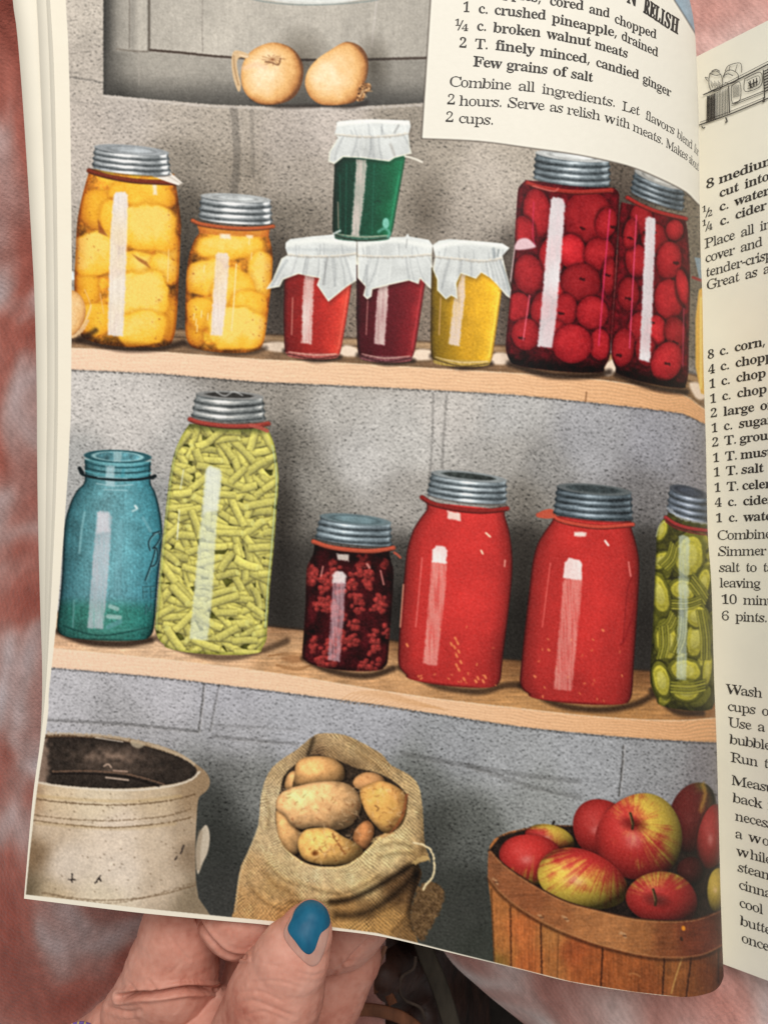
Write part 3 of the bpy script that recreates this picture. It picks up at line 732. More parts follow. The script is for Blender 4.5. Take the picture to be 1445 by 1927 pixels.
strip([(184, 966), (190, 961), (206, 963), (211, 972), (206, 1060), (195, 1184), (165, 1182), (172, 1100), (178, 1020)], (196, 200, 208), .9, .35, M)
strip([(184, 964), (206, 964), (206, 1000), (182, 1004)], (224, 218, 224), .8, 0, M, 6)
strip([(218, 980), (232, 980), (228, 1120), (216, 1120)], (120, 170, 180), .35, 0, M, 4)
for p, w, c, a in (([(160, 964), (154, 1000), (150, 1040)], 4, (150, 200, 206), .6), ([(270, 975), (284, 1000)], 5, (130, 176, 184), .5), ([(140, 1130), (138, 1180)], 3, (130, 180, 180), .5), ([(208, 1141), (221, 1146)], 8, (200, 218, 216), .55), ([(204, 1160), (226, 1162)], 8, (196, 216, 214), .6),
                   ([(204, 1180), (226, 1170)], 9, (110, 160, 170), .5), ([(250, 962), (258, 958)], 3, (210, 230, 230), .8), ([(255, 952), (258, 956)], 4, (230, 240, 240), .9), ([(180, 1188), (270, 1184)], 4, (80, 150, 140), .5), ([(120, 1178), (190, 1196), (284, 1180)], 2.5, (16, 50, 48), .7)):
    line(p, w, c, a, soft=2.5, clip=M)
nk = item('threaded_neck', bj)
for yy, c, w in ((884, (20, 54, 60), 3), (890, (96, 170, 180), 2.5), (874, (24, 66, 74), 3), (868, (120, 186, 192), 2), (897, (20, 56, 62), 2)):
    line([(161, yy - 4), (190, yy + 3), (224, yy + 6), (260, yy + 5), (284, yy)], w, c, .8, soft=1.5)
strip([(200, 876), (216, 878), (216, 916), (199, 914)], (190, 214, 220), .8, .2); strip([(230, 882), (236, 882), (234, 898), (228, 898)], (60, 150, 166), .5)
s, X, Y = box(158, 840, 288, 886)
r = np.hypot((X - 222) / 62, (Y - 859 - .035 * (X - 222)) / 12)
put(s, np.clip((1 - r) * 12 + .5, 0, 1), np.array([86, 138, 148]) * (1 + .4 * N9[s] + .3 * N3[s] + .25 * (X - 222) / 62)[..., None], nk)
put(s, np.clip(2.0 - np.abs((1 - r) * 12 - 1.2), 0, 1) * .9, (34, 78, 86)); put(s, np.clip(1.2 - np.abs((1 - r) * 12 - 3.2), 0, 1) * .7, (176, 214, 216))
strip([(214, 850), (230, 851), (228, 870), (214, 869)], (176, 206, 210), .7)
wr = item('wire_bail', bj)
line([(151, 884), (156, 893), (180, 899), (220, 903), (262, 902), (284, 898), (292, 895)], 5, (16, 28, 32), .95, wr)
line([(150, 881), (156, 890)], 7, (14, 24, 28), .95); line([(286, 899), (292, 896)], 7, (14, 24, 28), .95); line([(184, 898), (240, 901)], 1.5, (150, 190, 196), .8)
line([(182, 910), (216, 914), (250, 912)], 2, (180, 214, 220), .7); line([(196, 921), (240, 923)], 2, (180, 214, 220), .6)
em = item('embossed_lettering', bj)
for p in ([(274, 1092), (282, 1070), (290, 1046), (293, 1030)], [(283, 1036), (280, 1022), (286, 1010), (298, 1002), (302, 1012), (294, 1026), (288, 1032), (295, 1032), (298, 1048), (293, 1062), (286, 1066)], [(288, 1004), (300, 1000)],):
    line([(x + 1.5, y + 1) for x, y in p], 2, (140, 190, 196), .7); line(p, 2.6, (14, 30, 36), .85, em)
for p in ([(269, 1104), (270, 1126)], [(269, 1104), (280, 1104)], [(269, 1114), (278, 1114)], [(284, 1104), (285, 1126)], [(284, 1104), (292, 1103)], [(284, 1114), (290, 1113)], [(285, 1126), (292, 1125)], [(274, 1156), (275, 1136), (281, 1150), (285, 1136), (287, 1156)]):
    line([(x + 1, y + 1) for x, y in p], 1.6, (110, 164, 168), .6, rnd=0); line(p, 1.8, (26, 60, 66), .75, em, rnd=0)

bn = item('printed_bean_jar', None, 'tall jar packed with cut yellow green beans')
halo(530, 1000, 40, 260, (.6, .58, .56))
contact([(296, 1200), (360, 1228), (430, 1238), (500, 1222), (540, 1206)], 12, .6)
L = [(357, 798), (346, 814), (336, 834), (328, 856), (321, 892), (316, 930), (309, 996), (299, 1102), (293, 1170), (293, 1186), (300, 1204), (310, 1213)]
R = [(503, 806), (510, 820), (516, 838), (521, 866), (524, 896), (523, 930), (520, 962), (515, 1030), (508, 1102), (503, 1180), (501, 1204), (492, 1222)]
v = vessel(L, R, .05, 410, 800, 1232, 12)
s = v['s']; M = clipmask(v)
put(s, v['A'], np.stack([84 + 60 * N9[s], 84 + 60 * N9[s], 30 + 40 * N9[s]], -1), bn)
rb = np.random.default_rng(21)
def bean(cx, cy, ln, w, an, tone):
    dx, dy = math.cos(an) * ln / 2, math.sin(an) * ln / 2
    x0, y0, x1, y1 = cx - dx, cy - dy, cx + dx, cy + dy
    ss, X, Y = box(min(x0, x1) - w, min(y0, y1) - w, max(x0, x1) + w, max(y0, y1) + w)
    nx, ny = -math.sin(an), math.cos(an)
    if ny > 0:
        nx, ny = -nx, -ny
    t = (X - cx) * math.cos(an) + (Y - cy) * math.sin(an)
    bend = tone * 2.2 * (1 - (2 * t / ln) ** 2)
    d = (X - cx) * nx + (Y - cy) * ny + bend
    q = np.maximum(np.abs(t) - ln / 2 + 2, 0)
    D = np.maximum(np.abs(d), 0) + q * .6 - w / 2
    D = np.maximum(D, np.abs(t) - ln / 2)
    mul(ss, np.clip(1 - (D - .5) / 3.0, 0, 1) * M[ss] * .34, (.58, .55, .42))
    u = np.clip(d / (w / 2), -1, 1)
    sh = .93 + .16 * u - .26 * np.abs(u) ** 4 + .10 * N3[ss] + .08 * N9[ss] + tone * .07
    c = np.stack([222 * sh, 213 * sh, 96 * sh + 18], -1)
    put(ss, np.clip(.6 - D, 0, 1) * M[ss], c)
    # cut end
    ex, ey = (x0, y0) if rb.random() < .5 else (x1, y1)
    if rb.random() < .45:
        e2, X, Y, x, y, r, m = ell(ex, ey, w * .28, w * .46, math.degrees(an))
        put(e2, np.clip((1 - r) * m, 0, 1) * .8 * M[e2], (222, 218, 128))
cell = []
for yy in np.arange(808, 1236, 14):
    for xx in np.arange(294, 530, 19):
        cell.append((xx + rb.normal(0, 5), yy + rb.normal(0, 5)))
rb.shuffle(cell)
for (xx, yy) in cell:
    an = rb.choice([rb.normal(.45, .3), rb.normal(-.5, .35), rb.normal(1.2, .3), rb.normal(0, .25)])
    bean(xx, yy, 34 + 28 * rb.random(), 12.5 + 3.5 * rb.random(), an, rb.normal(0, .7))
glass_edges(v, (.62, .66, .42), .75, .10, .02)
line([(x + 3, y) for x, y in R[2:-1]], 0, (0, 0, 0), 0)
line([(x - 3.5, y) for x, y in R[2:-2]], 2.4, (196, 214, 178), .7, rnd=4, clip=M); line([(x + 2.5, y) for x, y in L[2:-2]], 1.8, (206, 220, 170), .6, rnd=4, clip=M)
put(s, v['A'] * sstep(815, 800, v['V'] - 4 * v['c']) * .75, (60, 66, 30))
strip([(388, 884), (394, 876), (414, 882), (418, 896), (410, 960), (404, 1050), (400, 1120), (391, 1206), (357, 1202), (366, 1110), (376, 1000)], (226, 234, 216), .68, .10, M, 4)
strip([(389, 884), (394, 878), (414, 884), (416, 896), (410, 960), (382, 966)], (232, 236, 226), .75, 0, M, 6)
for p in ([(346, 884), (340, 920)], [(338, 960), (334, 1010)], [(336, 984), (334, 1016)]):
    line(p, 2.4, (236, 240, 220), .6, clip=M)
ring(bn, [(358, 789), (380, 796), (430, 802), (480, 801), (505, 797)], 8, (150, 60, 50))
line([(472, 800), (492, 806), (503, 811)], 7, (176, 84, 72), .9); line([(494, 800), (508, 798)], 4, (130, 50, 40), .9)
lid(bn, (370, 741), (495, 747), (362, 782), (499, 787), 8, 9, tint=(1, .99, .97), n=3.0, top=(150, 150, 148), inset=(52, 50, 48), spec=1.1, dark=.05)
line([(408, 738), (424, 745), (440, 737), (456, 744)], 3, (190, 190, 188), .7)

br = item('printed_berry_jar', None, 'small jar of dark red berries with an orange rubber ring')
halo(760, 1120, 50, 160, (.7, .68, .66))
contact([(572, 1238), (620, 1262), (690, 1272), (740, 1258)], 12, .8)
L = [(592, 1030), (589, 1044), (582, 1058), (577, 1076), (575, 1140), (571, 1200), (569, 1230), (574, 1242), (588, 1251)]
R = [(733, 1044), (736, 1058), (740, 1074), (739, 1110), (736, 1156), (732, 1210), (729, 1246), (722, 1256)]
v = vessel(L, R, .07, 655, 1030, 1262, 10)
s = v['s']; M = clipmask(v)
g = 1 + .5 * N9[s] + .4 * N3[s] + .8 * N20[s]
put(s, v['A'], np.stack([52 * g, 10 * g, 14 * g], -1), br)
rb = np.random.default_rng(5)
for q in range(50):
    cx, cy = 580 + 152 * rb.random(), 1058 + 196 * rb.random()
    R0 = 7 + 14 * rb.random()
    for w in range(10):
        an = rb.random() * 6.3; d = R0 * rb.random() ** .6
        ss, X, Y, x, y, r, m = ell(cx + d * math.cos(an), cy + d * math.sin(an), 4.5 + 3 * rb.random(), 4.5 + 3 * rb.random())
        l, z = lambert(x, y)
        k_ = .45 + .65 * l
        put(ss, np.clip((1 - r) * m / 3, 0, .8) * M[ss], np.stack([166 * k_, 56 * k_, 52 * k_], -1) * (1 + .3 * N3[ss])[..., None])
glass_edges(v, (.3, .24, .26), .9, .12, .05)
mul(s, v['A'] * sstep(1072, 1050, v['V']) * .7, (.45, .3, .34))
strip([(626, 1082), (632, 1074), (646, 1076), (652, 1084), (650, 1098), (625, 1098)], (236, 228, 226), .95, 0, M)
strip([(626, 1096), (650, 1096), (648, 1150), (639, 1246), (617, 1241), (622, 1160)], (206, 172, 180), .85, .45, M)
strip([(634, 1042), (657, 1044), (656, 1056), (634, 1053)], (244, 234, 222), .95, .1)
for p, w in (([(608, 1066), (604, 1084)], 3), ([(716, 1074), (722, 1100)], 3), ([(691, 1062), (695, 1068)], 5)):
    line(p, w, (226, 150, 140), .75, clip=M)
ring(br, [(590, 1019), (615, 1028), (650, 1034), (700, 1037), (740, 1031)], 8, (176, 78, 56))
line([(742, 1040), (748, 1044), (753, 1049)], 4.5, (176, 80, 60), .95)
lid(br, (603, 971), (735, 984), (594, 1012), (736, 1024), 10, 7, tint=(.88, .94, .97), n=3.2, top=(110, 132, 138), spec=1.0, dark=.14)

# tomato jars
def tomato(label, L, R, k, xc, vt, vb, bul, st, head, seed, bright):
    i = item('printed_tomato_jar', None, label)
    v = vessel(L, R, k, xc, vt, vb, bul)
    s = v['s']; M = clipmask(v)
    g = np.interp(v['U'], [-1, -.92, -.7, -.2, .3, .7, .9, 1], [.46, .72, .92, 1, 1.02, .94, .74, .48]) * (1 + .08 * N3[s] + .05 * N5[s] + .10 * N50[s] + .05 * N20[s] - .12 * sstep(.55, 1, v['t'])) * bright
    put(s, v['A'], np.stack([208 * g, 55 * g, 51 * g], -1), i)
    glass_edges(v, (.42, .34, .36), .85, .04, .018)
    rr = np.random.default_rng(seed)
    for q in range(26):
        U_, t_ = rr.uniform(-.85, .9), 1 - .34 * rr.random() ** 2
        x = xc + U_ * 92; y = vt + t_ * (vb - vt) * .97 + k * (x - xc)
        an = rr.random() * 3.1
        if rr.random() < .75:
            line([(x, y), (x + 3.5 * math.cos(an), y + 3.5 * math.sin(an))], 2.2, (240, 150, 90), .4 + .5 * rr.random(), clip=M)
    strip(st, (240, 168, 156), .78, .5, M); strip(head, (246, 236, 232), .97, 0, M, 2.5)
    return i, v, M

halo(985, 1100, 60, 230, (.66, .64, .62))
contact([(752, 1256), (820, 1290), (900, 1302), (950, 1290), (985, 1290)], 12, .7)
L = [(803, 952), (802, 960), (790, 976), (777, 998), (768, 1026), (764, 1048), (760, 1090), (755, 1140), (750, 1210), (749, 1240), (752, 1256), (764, 1270)]
R = [(949, 960), (950, 972), (957, 996), (962, 1026), (964, 1060), (962, 1100), (956, 1156), (948, 1220), (944, 1256), (941, 1280), (932, 1293)]
tj, v, M = tomato('jar of smooth red tomato juice standing right of the berry jar', L, R, .1, 855, 950, 1292, 10, [(812, 1056), (841, 1056), (838, 1110), (822, 1253), (796, 1249), (804, 1160)], [(814, 1034), (820, 1026), (836, 1029), (841, 1036), (839, 1060), (813, 1058)], 2, 1.0)
line([(794, 1050), (788, 1120), (782, 1180)], 2, (250, 150, 140), .6, rnd=4); line([(950, 1054), (949, 1066)], 2.4, (250, 190, 170), .8); line([(759, 1100), (753, 1180)], 2.5, (250, 170, 140), .8)
for p in ([(914, 1003), (922, 1010)], [(905, 1036), (908, 1042)]):
    line(p, 3.5, (252, 220, 190), .95)
for q, (x, y) in enumerate([(856, 1200), (848, 1210), (854, 1216), (860, 1208), (858, 1232), (866, 1244), (858, 1250), (862, 1258), (872, 1276), (894, 1280), (898, 1274), (908, 1280), (912, 1272), (862, 1224), (765, 1212)]):
    line([(x, y), (x + 2, y + 4)], 4, (238, 140, 84), .85)
ring(tj, [(794, 936), (815, 948), (860, 958), (910, 962), (954, 957)], 8, (128, 34, 30))
strip([(842, 962), (866, 966), (866, 980), (842, 976)], (248, 226, 214), .95)
lid(tj, (812, 889), (952, 904), (804, 928), (952, 947), 9, 8, tint=(.92, .96, .98), n=3.6, top=(150, 158, 160), inset=(54, 60, 58), spec=1.0, dark=.1)

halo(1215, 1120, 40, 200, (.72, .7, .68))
contact([(980, 1290), (1050, 1326), (1130, 1336), (1192, 1326), (1225, 1310)], 12, .75)
L = [(1042, 972), (1036, 984), (1022, 1004), (1010, 1026), (1002, 1056), (998, 1086), (993, 1130), (986, 1192), (979, 1262), (978, 1284), (984, 1298), (994, 1305)]
R = [(1187, 984), (1189, 998), (1197, 1026), (1202, 1056), (1202, 1090), (1200, 1130), (1196, 1190), (1192, 1250), (1190, 1290), (1187, 1312), (1180, 1324)]
tj2, v, M = tomato('jar of smooth red tomato juice with a torn rubber ring beside the pickles', L, R, .07, 1092, 974, 1325, 10, [(1060, 1090), (1095, 1090), (1090, 1150), (1075, 1301), (1042, 1296), (1052, 1180)], [(1062, 1060), (1070, 1050), (1090, 1054), (1095, 1062), (1094, 1092), (1059, 1088)], 7, .95)
line([(1035, 1060), (1030, 1100), (1020, 1180)], 2, (250, 130, 120), .6, rnd=4); line([(1182, 1058), (1186, 1084)], 3, (250, 150, 140), .7); line([(1138, 1018), (1144, 1026)], 4, (252, 230, 220), .95)
line([(1190, 1086), (1180, 1110), (1172, 1208)], 2, (110, 20, 24), .5); line([(1193, 1150), (1176, 1200), (1168, 1212)], 4, (120, 20, 26), .5, soft=4)
for (x, y) in ((1031, 1222), (1133, 1185), (1005, 1272)):
    line([(x, y), (x + 2, y + 2)], 4, (240, 140, 90), .8)
ring(tj2, [(1012, 969), (1034, 967), (1050, 978), (1080, 986), (1130, 992), (1190, 987)], 7, (184, 70, 54))
fill([(1009, 972), (1018, 962), (1038, 958), (1046, 972), (1030, 976)], (190, 84, 62), None, 4)
strip([(1080, 1000), (1103, 1002), (1102, 1011), (1080, 1009)], (250, 236, 226), .95)
lid(tj2, (1048, 915), (1187, 927), (1042, 964), (1189, 976), 10, 9, tint=(.82, .88, .92), n=4.0, top=(96, 104, 106), inset=(60, 68, 70), spec=.8, dark=.3)

# pickles
pk = item('printed_pickle_jar', None, 'narrow jar of sliced green pickles at the fold of the page')
contact([(1226, 1300), (1270, 1338), (1320, 1342)], 12, .8)
L = [(1256, 968), (1244, 982), (1236, 1000), (1234, 1040), (1232, 1090), (1228, 1180), (1223, 1262), (1225, 1290), (1236, 1316)]
R = [(1338, 992), (1340, 1010), (1342, 1060), (1345, 1120), (1348, 1200), (1350, 1280), (1348, 1310), (1340, 1330)]
v = vessel(L, R, .1, 1285, 968, 1336, 10)
s = v['s']; M = clipmask(v)
g = 1 + .6 * N9[s] + .4 * N3[s]
put(s, v['A'], np.stack([66 * g, 64 * g, 22 * g], -1), pk)
rb = np.random.default_rng(3)
def slice_(cx, cy, rx, ry, rot, face=True):
    ss, X, Y, x, y, r, m = ell(cx, cy, rx, ry, rot)
    rw = r * (1 + .12 * N9[ss] + .05 * N20[ss])
    mul(ss, np.clip((1.18 - rw) * 5, 0, 1) * M[ss] * .7, (.4, .42, .3))
    a = np.clip((1 - rw) * m + .5, 0, 1) * M[ss]
    sh = 1 + .14 * N3[ss] + .1 * N9[ss] - .18 * y
    put(ss, a, np.stack([98 * sh, 96 * sh, 30 * sh], -1))
    if face:
        put(ss, np.clip((.80 - rw) * m + .5, 0, 1) * M[ss], np.stack([182 * sh, 172 * sh, 60 * sh], -1))
        put(ss, np.clip((.5 - rw) * m / 3, 0, .5) * M[ss], np.stack([204 * sh, 198 * sh, 118 * sh], -1))
        put(ss, np.clip(1 - np.abs(rw - .58) * m / 1.6, 0, 1) * .45 * M[ss] * (N9B[ss] > 0), (118, 112, 40))
for q in range(34):
    slice_(1230 + 112 * rb.random(), 1000 + 330 * rb.random(), 10 + 12 * rb.random(), 26 + 14 * rb.random(), rb.choice([35, -28, 60, 10, 80]) + rb.normal(0, 10), rb.random() < .35)
for a in ((1242, 998, 14, 24, 20), (1320, 1020, 16, 22, -20), (1296, 1046, 32, 46, 8), (1286, 1110, 30, 22, 10), (1240, 1118, 20, 44, -14), (1254, 1206, 24, 42, -6), (1308, 1200, 20, 44, 8), (1310, 1160, 26, 24, 30), (1244, 1280, 18, 36, -12), (1290, 1262, 34, 24, 12), (1290, 1300, 30, 22, 8), (1330, 1260, 10, 36, 6), (1322, 1100, 14, 38, 14)):
    slice_(*a)
for (x0, y0, x1, y1, bx, by, n) in ((1240, 1060, 1262, 1020, 3.6, 3.4, 5), (1236, 1180, 1262, 1150, 3, 4, 5), (1304, 1080, 1332, 1120, -2, 5.5, 5), (1264, 1130, 1318, 1122, 0, 5, 4), (1236, 1240, 1240, 1180, 5.2, -1, 4), (1262, 1226, 1276, 1160, 5, 1.5, 4), (1262, 1284, 1326, 1280, 0, 6, 4), (1326, 1150, 1334, 1240, -5, 0, 4)):
    for q in range(n):
        pts = [(x0 + bx * q, y0 + by * q), ((x0 + x1) / 2 + bx * q + 4, (y0 + y1) / 2 + by * q + 4), (x1 + bx * q, y1 + by * q)]
        line(pts, 5.4, (48, 50, 16), .75, clip=M, soft=1.5); line(pts, 3.2, (176, 168, 64) if q % 2 else (140, 136, 44), .95, clip=M, soft=1.2)
glass_edges(v, (.4, .42, .3), .85, .1, .05)
strip([(1276, 1010), (1282, 1006), (1294, 1010), (1297, 1016), (1294, 1140), (1290, 1280), (1272, 1278), (1276, 1140)], (206, 222, 226), .66, .3, M, 2.5)
line([(1234, 1010), (1240, 990), (1252, 980)], 2, (220, 226, 180), .6)
ring(pk, [(1252, 974), (1270, 986), (1300, 995), (1345, 1000)], 7, (150, 44, 44)); line([(1252, 981), (1272, 994), (1310, 1004), (1345, 1007)], 3, (110, 30, 34), .9)
lid(pk, (1260, 916), (1332, 934), (1255, 958), (1340, 982), 10, 9, tint=(.84, .88, .96), n=3.4, top=(66, 72, 84), spec=.9, dark=.24)
line([(1256, 956), (1276, 972), (1300, 980), (1335, 986)], 5, (200, 206, 214), .6, rough=4)

# ---- floor level: crock, sack, basket
cr = item('printed_stoneware_crock', None, 'large cream stoneware crock with a dark brown glazed inside')
halo(410, 1560, 70, 200, (.8, .8, .8))
body = [(30, 1400), (86, 1382), (186, 1383), (266, 1394), (332, 1414), (372, 1440), (388, 1453), (395, 1467), (394, 1480), (387, 1490), (377, 1498), (373, 1508), (371, 1530), (368, 1590), (369, 1655), (374, 1690), (382, 1760), (20, 1760)]
s, X, Y, D = poly(body, 3, 3)
CT = [(60, 1500, 150, 120, 92), (66, 1600, 118, 96, 72), (52, 1680, 90, 78, 60), (90, 1560, 196, 178, 156), (100, 1500, 206, 188, 160), (120, 1620, 206, 194, 180), (180, 1500, 208, 194, 170), (220, 1570, 212, 198, 182), (220, 1640, 210, 198, 184), (300, 1500, 190, 172, 146), (300, 1580, 196, 180, 160), (310, 1660, 188, 172, 152), (345, 1560, 166, 148, 126), (362, 1600, 130, 112, 92), (360, 1500, 146, 124, 98), (380, 1470, 140, 118, 92), (360, 1690, 128, 114, 94), (200, 1690, 206, 194, 172), (90, 1690, 186, 168, 140), (330, 1420, 150, 130, 104), (240, 1395, 120, 100, 76), (100, 1382, 90, 70, 52)]
f = field(s[1].start, s[0].start + CY0, s[1].stop - 1, s[0].stop - 1 + CY0, CT, 40)[3]
put(s, .5 - D, np.minimum(f * np.array([1.07, 1.055, 1.04], np.float32), 240) * (1 + .12 * N3[s] + .06 * N9[s] + .05 * N20[s] - .35 * np.clip(N3B[s] + N9B[s] * .4 - .5, 0, 1) * 2)[..., None], cr)
ins = item('glazed_interior', cr)
inner = [(30, 1405), (92, 1389), (200, 1391), (266, 1402), (326, 1420), (360, 1437), (371, 1453), (350, 1469), (300, 1479), (232, 1484), (150, 1481), (60, 1470), (30, 1462)]
s, X, Y, D = poly(inner, 3, 5)
g = np.clip(42 + 16 * N9[s] + 10 * N3[s], 10, 90) + 62 * np.exp(-(((X - 210) / 62) ** 2 + ((Y - 1424) / 17) ** 2)) * (1 + N9[s]) + 26 * np.exp(-(((X - 235) / 70) ** 2 + ((Y - 1450) / 8) ** 2))
g = g + 80 * sstep(98, 84, X + 12 * N9[s])
put(s, .5 - D + N3[s], np.stack([g * 1.08, g * .9, g * .78], -1), ins)
line([(100, 1452), (170, 1451), (240, 1457), (310, 1476)], 3, (120, 92, 74), .8, rough=2); line([(100, 1456), (170, 1456), (240, 1462), (300, 1480)], 4, (26, 20, 18), .8)
for p, c in (([(200, 1463), (242, 1468)], (226, 200, 180)), ([(196, 1442), (204, 1438), (210, 1444)], (206, 176, 156)), ([(214, 1450), (240, 1452)], (190, 156, 136))):
    line(p, 3, c, .8)
line([(40, 1386), (90, 1381), (186, 1384), (262, 1396), (330, 1417), (366, 1438)], 5, (196, 176, 150), .75, rough=5); line([(60, 1390), (120, 1388), (200, 1391), (240, 1398)], 3, (40, 30, 26), .8, rough=3)
fill([(246, 1394), (262, 1397), (272, 1402), (262, 1408), (250, 1404)], (196, 180, 154), None, 4, soft=3, a=.75)
line([(180, 1388), (232, 1396)], 2, (240, 226, 206), .8)
line([(40, 1466), (120, 1480), (232, 1487), (310, 1481), (356, 1469), (376, 1452)], 4, (228, 216, 198), .75, rough=2)
for pts, w, a in (([(50, 1500), (120, 1510), (220, 1515), (310, 1508), (370, 1494)], 2.6, .75), ([(60, 1533), (140, 1542), (220, 1544), (310, 1536), (360, 1522)], 2.2, .6), ([(60, 1543), (140, 1553), (220, 1557), (310, 1549), (360, 1538)], 2.6, .75), ([(80, 1680), (180, 1694), (280, 1688), (368, 1666)], 3, .5), ([(90, 1684), (200, 1700), (290, 1684), (370, 1660)], 2, .4)):
    line(pts, w, (104, 80, 56), a, rough=2.5)
line([(60, 1496), (140, 1504), (250, 1508), (340, 1498)], 6, (196, 166, 116), .45, soft=5); line([(70, 1549), (220, 1560), (330, 1550)], 5, (190, 162, 116), .4, soft=5)
for pts in ([(136, 1645), (137, 1660)], [(130, 1655), (142, 1656)], [(190, 1648), (180, 1662)], [(186, 1652), (191, 1658)], [(346, 1592), (340, 1606)], [(334, 1612), (330, 1618)]):
    line(pts, 3.2, (44, 36, 34), .85, rnd=0, rough=2)
rq = np.random.default_rng(8)
for q in range(60):
    x, y = 90 + 270 * rq.random(), 1490 + 190 * rq.random()
    line([(x, y), (x + 1.5, y + 1)], 1.8 + rq.random(), (96, 76, 56), .5)
hd = item('lug_handle', cr)
fill([(386, 1553), (393, 1560), (395, 1580), (391, 1604), (382, 1624), (373, 1645), (370, 1628), (369, 1600), (374, 1572)], (196, 182, 162), hd, 5, soft=2); line([(378, 1566), (373, 1600), (373, 1634)], 9, (150, 132, 110), .6, soft=4)

# burlap sack
sk = item('printed_burlap_sack', None, 'open burlap sack of potatoes with its rim rolled down')
f11 = lambda l: cv(l, 420, 1340)
halo(800, 1600, 90, 200, (.78, .78, .78))
s, X, Y, D = poly(f11([(1100, 1000), (1180, 960), (1235, 990), (1250, 1040), (1230, 1120), (1170, 1230), (1120, 1300), (1060, 1180)]), 3, 5)
put(s, .5 - (D + 5 * N5[s]) / 4, np.stack([98 + 50 * N3[s] + 40 * N9[s] + 26 * np.sin(X + 3 * N9[s]) * np.sin(Y * 1.1), 74 + 42 * N3[s] + 34 * N9[s] + 20 * np.sin(X + 3 * N9[s]) * np.sin(Y * 1.1), 48 + 34 * N3[s] + 24 * N9[s]], -1), sk)
outl = f11([(20, 1260), (60, 1130), (85, 960), (100, 880), (150, 770), (200, 640), (215, 470), (260, 340), (330, 270), (420, 210), (520, 130), (600, 120), (690, 130), (780, 170), (900, 240), (950, 300), (1060, 360), (1110, 430), (1130, 560), (1140, 740), (1165, 830), (1105, 860), (1125, 920), (1080, 1040), (1060, 1180), (1110, 1330), (1100, 1460), (400, 1460), (20, 1400)])
s, X, Y, D = poly(outl, 4, 3)
BT = [tuple(a) + c for a, c in zip(f11([(120, 1100), (150, 900), (230, 700), (260, 500), (320, 330), (470, 190), (600, 170), (720, 220), (880, 320), (1000, 400), (1090, 520), (1100, 700), (1090, 800), (700, 940), (500, 920), (350, 880), (900, 830), (1000, 740), (500, 1030), (300, 1000), (200, 1180), (400, 1150), (800, 1090), (700, 1100), (950, 1000), (1050, 930), (900, 1180), (700, 1200), (1020, 1250), (600, 230), (700, 300), (520, 230), (800, 1010)]),
      [(176, 138, 92), (182, 148, 104), (192, 166, 126), (196, 172, 134), (176, 150, 112), (172, 146, 108), (184, 156, 116), (182, 154, 112), (176, 146, 104), (178, 150, 108), (182, 156, 114), (176, 148, 106), (170, 138, 92), (204, 178, 132), (202, 176, 134), (196, 170, 126), (206, 180, 132), (204, 178, 130), (198, 172, 126), (180, 146, 98), (182, 142, 92), (172, 130, 80), (122, 92, 58), (150, 114, 70), (96, 70, 44), (80, 58, 38), (170, 130, 78), (178, 138, 84), (120, 90, 56), (150, 120, 84), (110, 86, 60), (86, 64, 46), (190, 162, 114)])]
f = field(s[1].start, s[0].start + CY0, s[1].stop - 1, s[0].stop - 1 + CY0, BT, 26)[3]
px = X + 10 * N50[s] + 2.4 * N20[s] + 1.4 * N9[s] + .12 * (Y - 1500); py = Y + 20 * N50[s] + 2.4 * N20B[s] + 1.4 * N9B[s] + 24 * ((X - 590) / 150) ** 2 * .5
wv = np.sin(px * 2 * math.pi / 6.2) * np.sin(py * 2 * math.pi / 5.6)
wv = wv * (.66 + .9 * N20B[s]) + .5 * N3[s] + .35 * N9[s] + .2 * N20[s]
put(s, .5 - D + N3[s], np.clip((f * np.array([1.07, 1.07, 1.07], np.float32) - 4) * (1 + .52 * wv)[..., None], 12, 245), sk)
SM = np.zeros((CH, CW), np.float32); SM[s] = np.clip(.5 - D, 0, 1)
def tone(pts, w, fct, a, soft):
    p = smooth(pts, 6, False)
    ss, X, Y = box(p[:, 0].min() - w - soft, p[:, 1].min() - w - soft, p[:, 0].max() + w + soft, p[:, 1].max() + w + soft)
    Dd = pdist(X, Y, p, False)
    mul(ss, np.clip((w / 2 - Dd) / soft + .5, 0, 1) * a * SM[ss], fct)
tone(f11([(610, 1075), (720, 1060), (860, 995), (1000, 910), (1100, 850)]), 10, (.3, .28, .27), .95, 9)
tone(f11([(640, 1150), (760, 1150), (880, 1100), (1000, 1010), (1090, 920)]), 14, (.36, .34, .33), .85, 12)
tone(f11([(380, 1075), (520, 1075), (640, 1085)]), 9, (.6, .56, .5), .7, 9)
tone(f11([(230, 900), (300, 980), (420, 1040)]), 9, (.76, .7, .62), .6, 12)
tone(f11([(1100, 880), (1085, 1000), (1060, 1120), (1080, 1230)]), 12, (.35, .33, .32), .8, 10)
tone(f11([(510, 150), (495, 200), (480, 240)]), 7, (.3, .28, .27), .8, 6)
tone(f11([(1130, 560), (1135, 740), (1110, 900)]), 16, (.5, .46, .42), .6, 16)
for q, (a0, b0, c0) in enumerate((((250, 860), (330, 940), (430, 990)), ((420, 960), (540, 1010), (660, 1030)), ((700, 1020), (800, 980), (880, 930)), ((900, 760), (980, 740), (1060, 760)), ((880, 820), (980, 800), (1080, 800)), ((240, 480), (262, 560), (250, 660)), ((160, 1000), (240, 1080), (330, 1120)), ((820, 1170), (920, 1120), (1010, 1060)), ((960, 1240), (1020, 1180), (1050, 1110)), ((760, 230), (860, 300), (950, 380)))):
    tone(f11([a0, b0, c0]), 5, (.62, .58, .52), .6, 8); tone([(x - 2, y - 5) for x, y in f11([a0, b0, c0])], 4, (1.16, 1.14, 1.1), .5, 6)
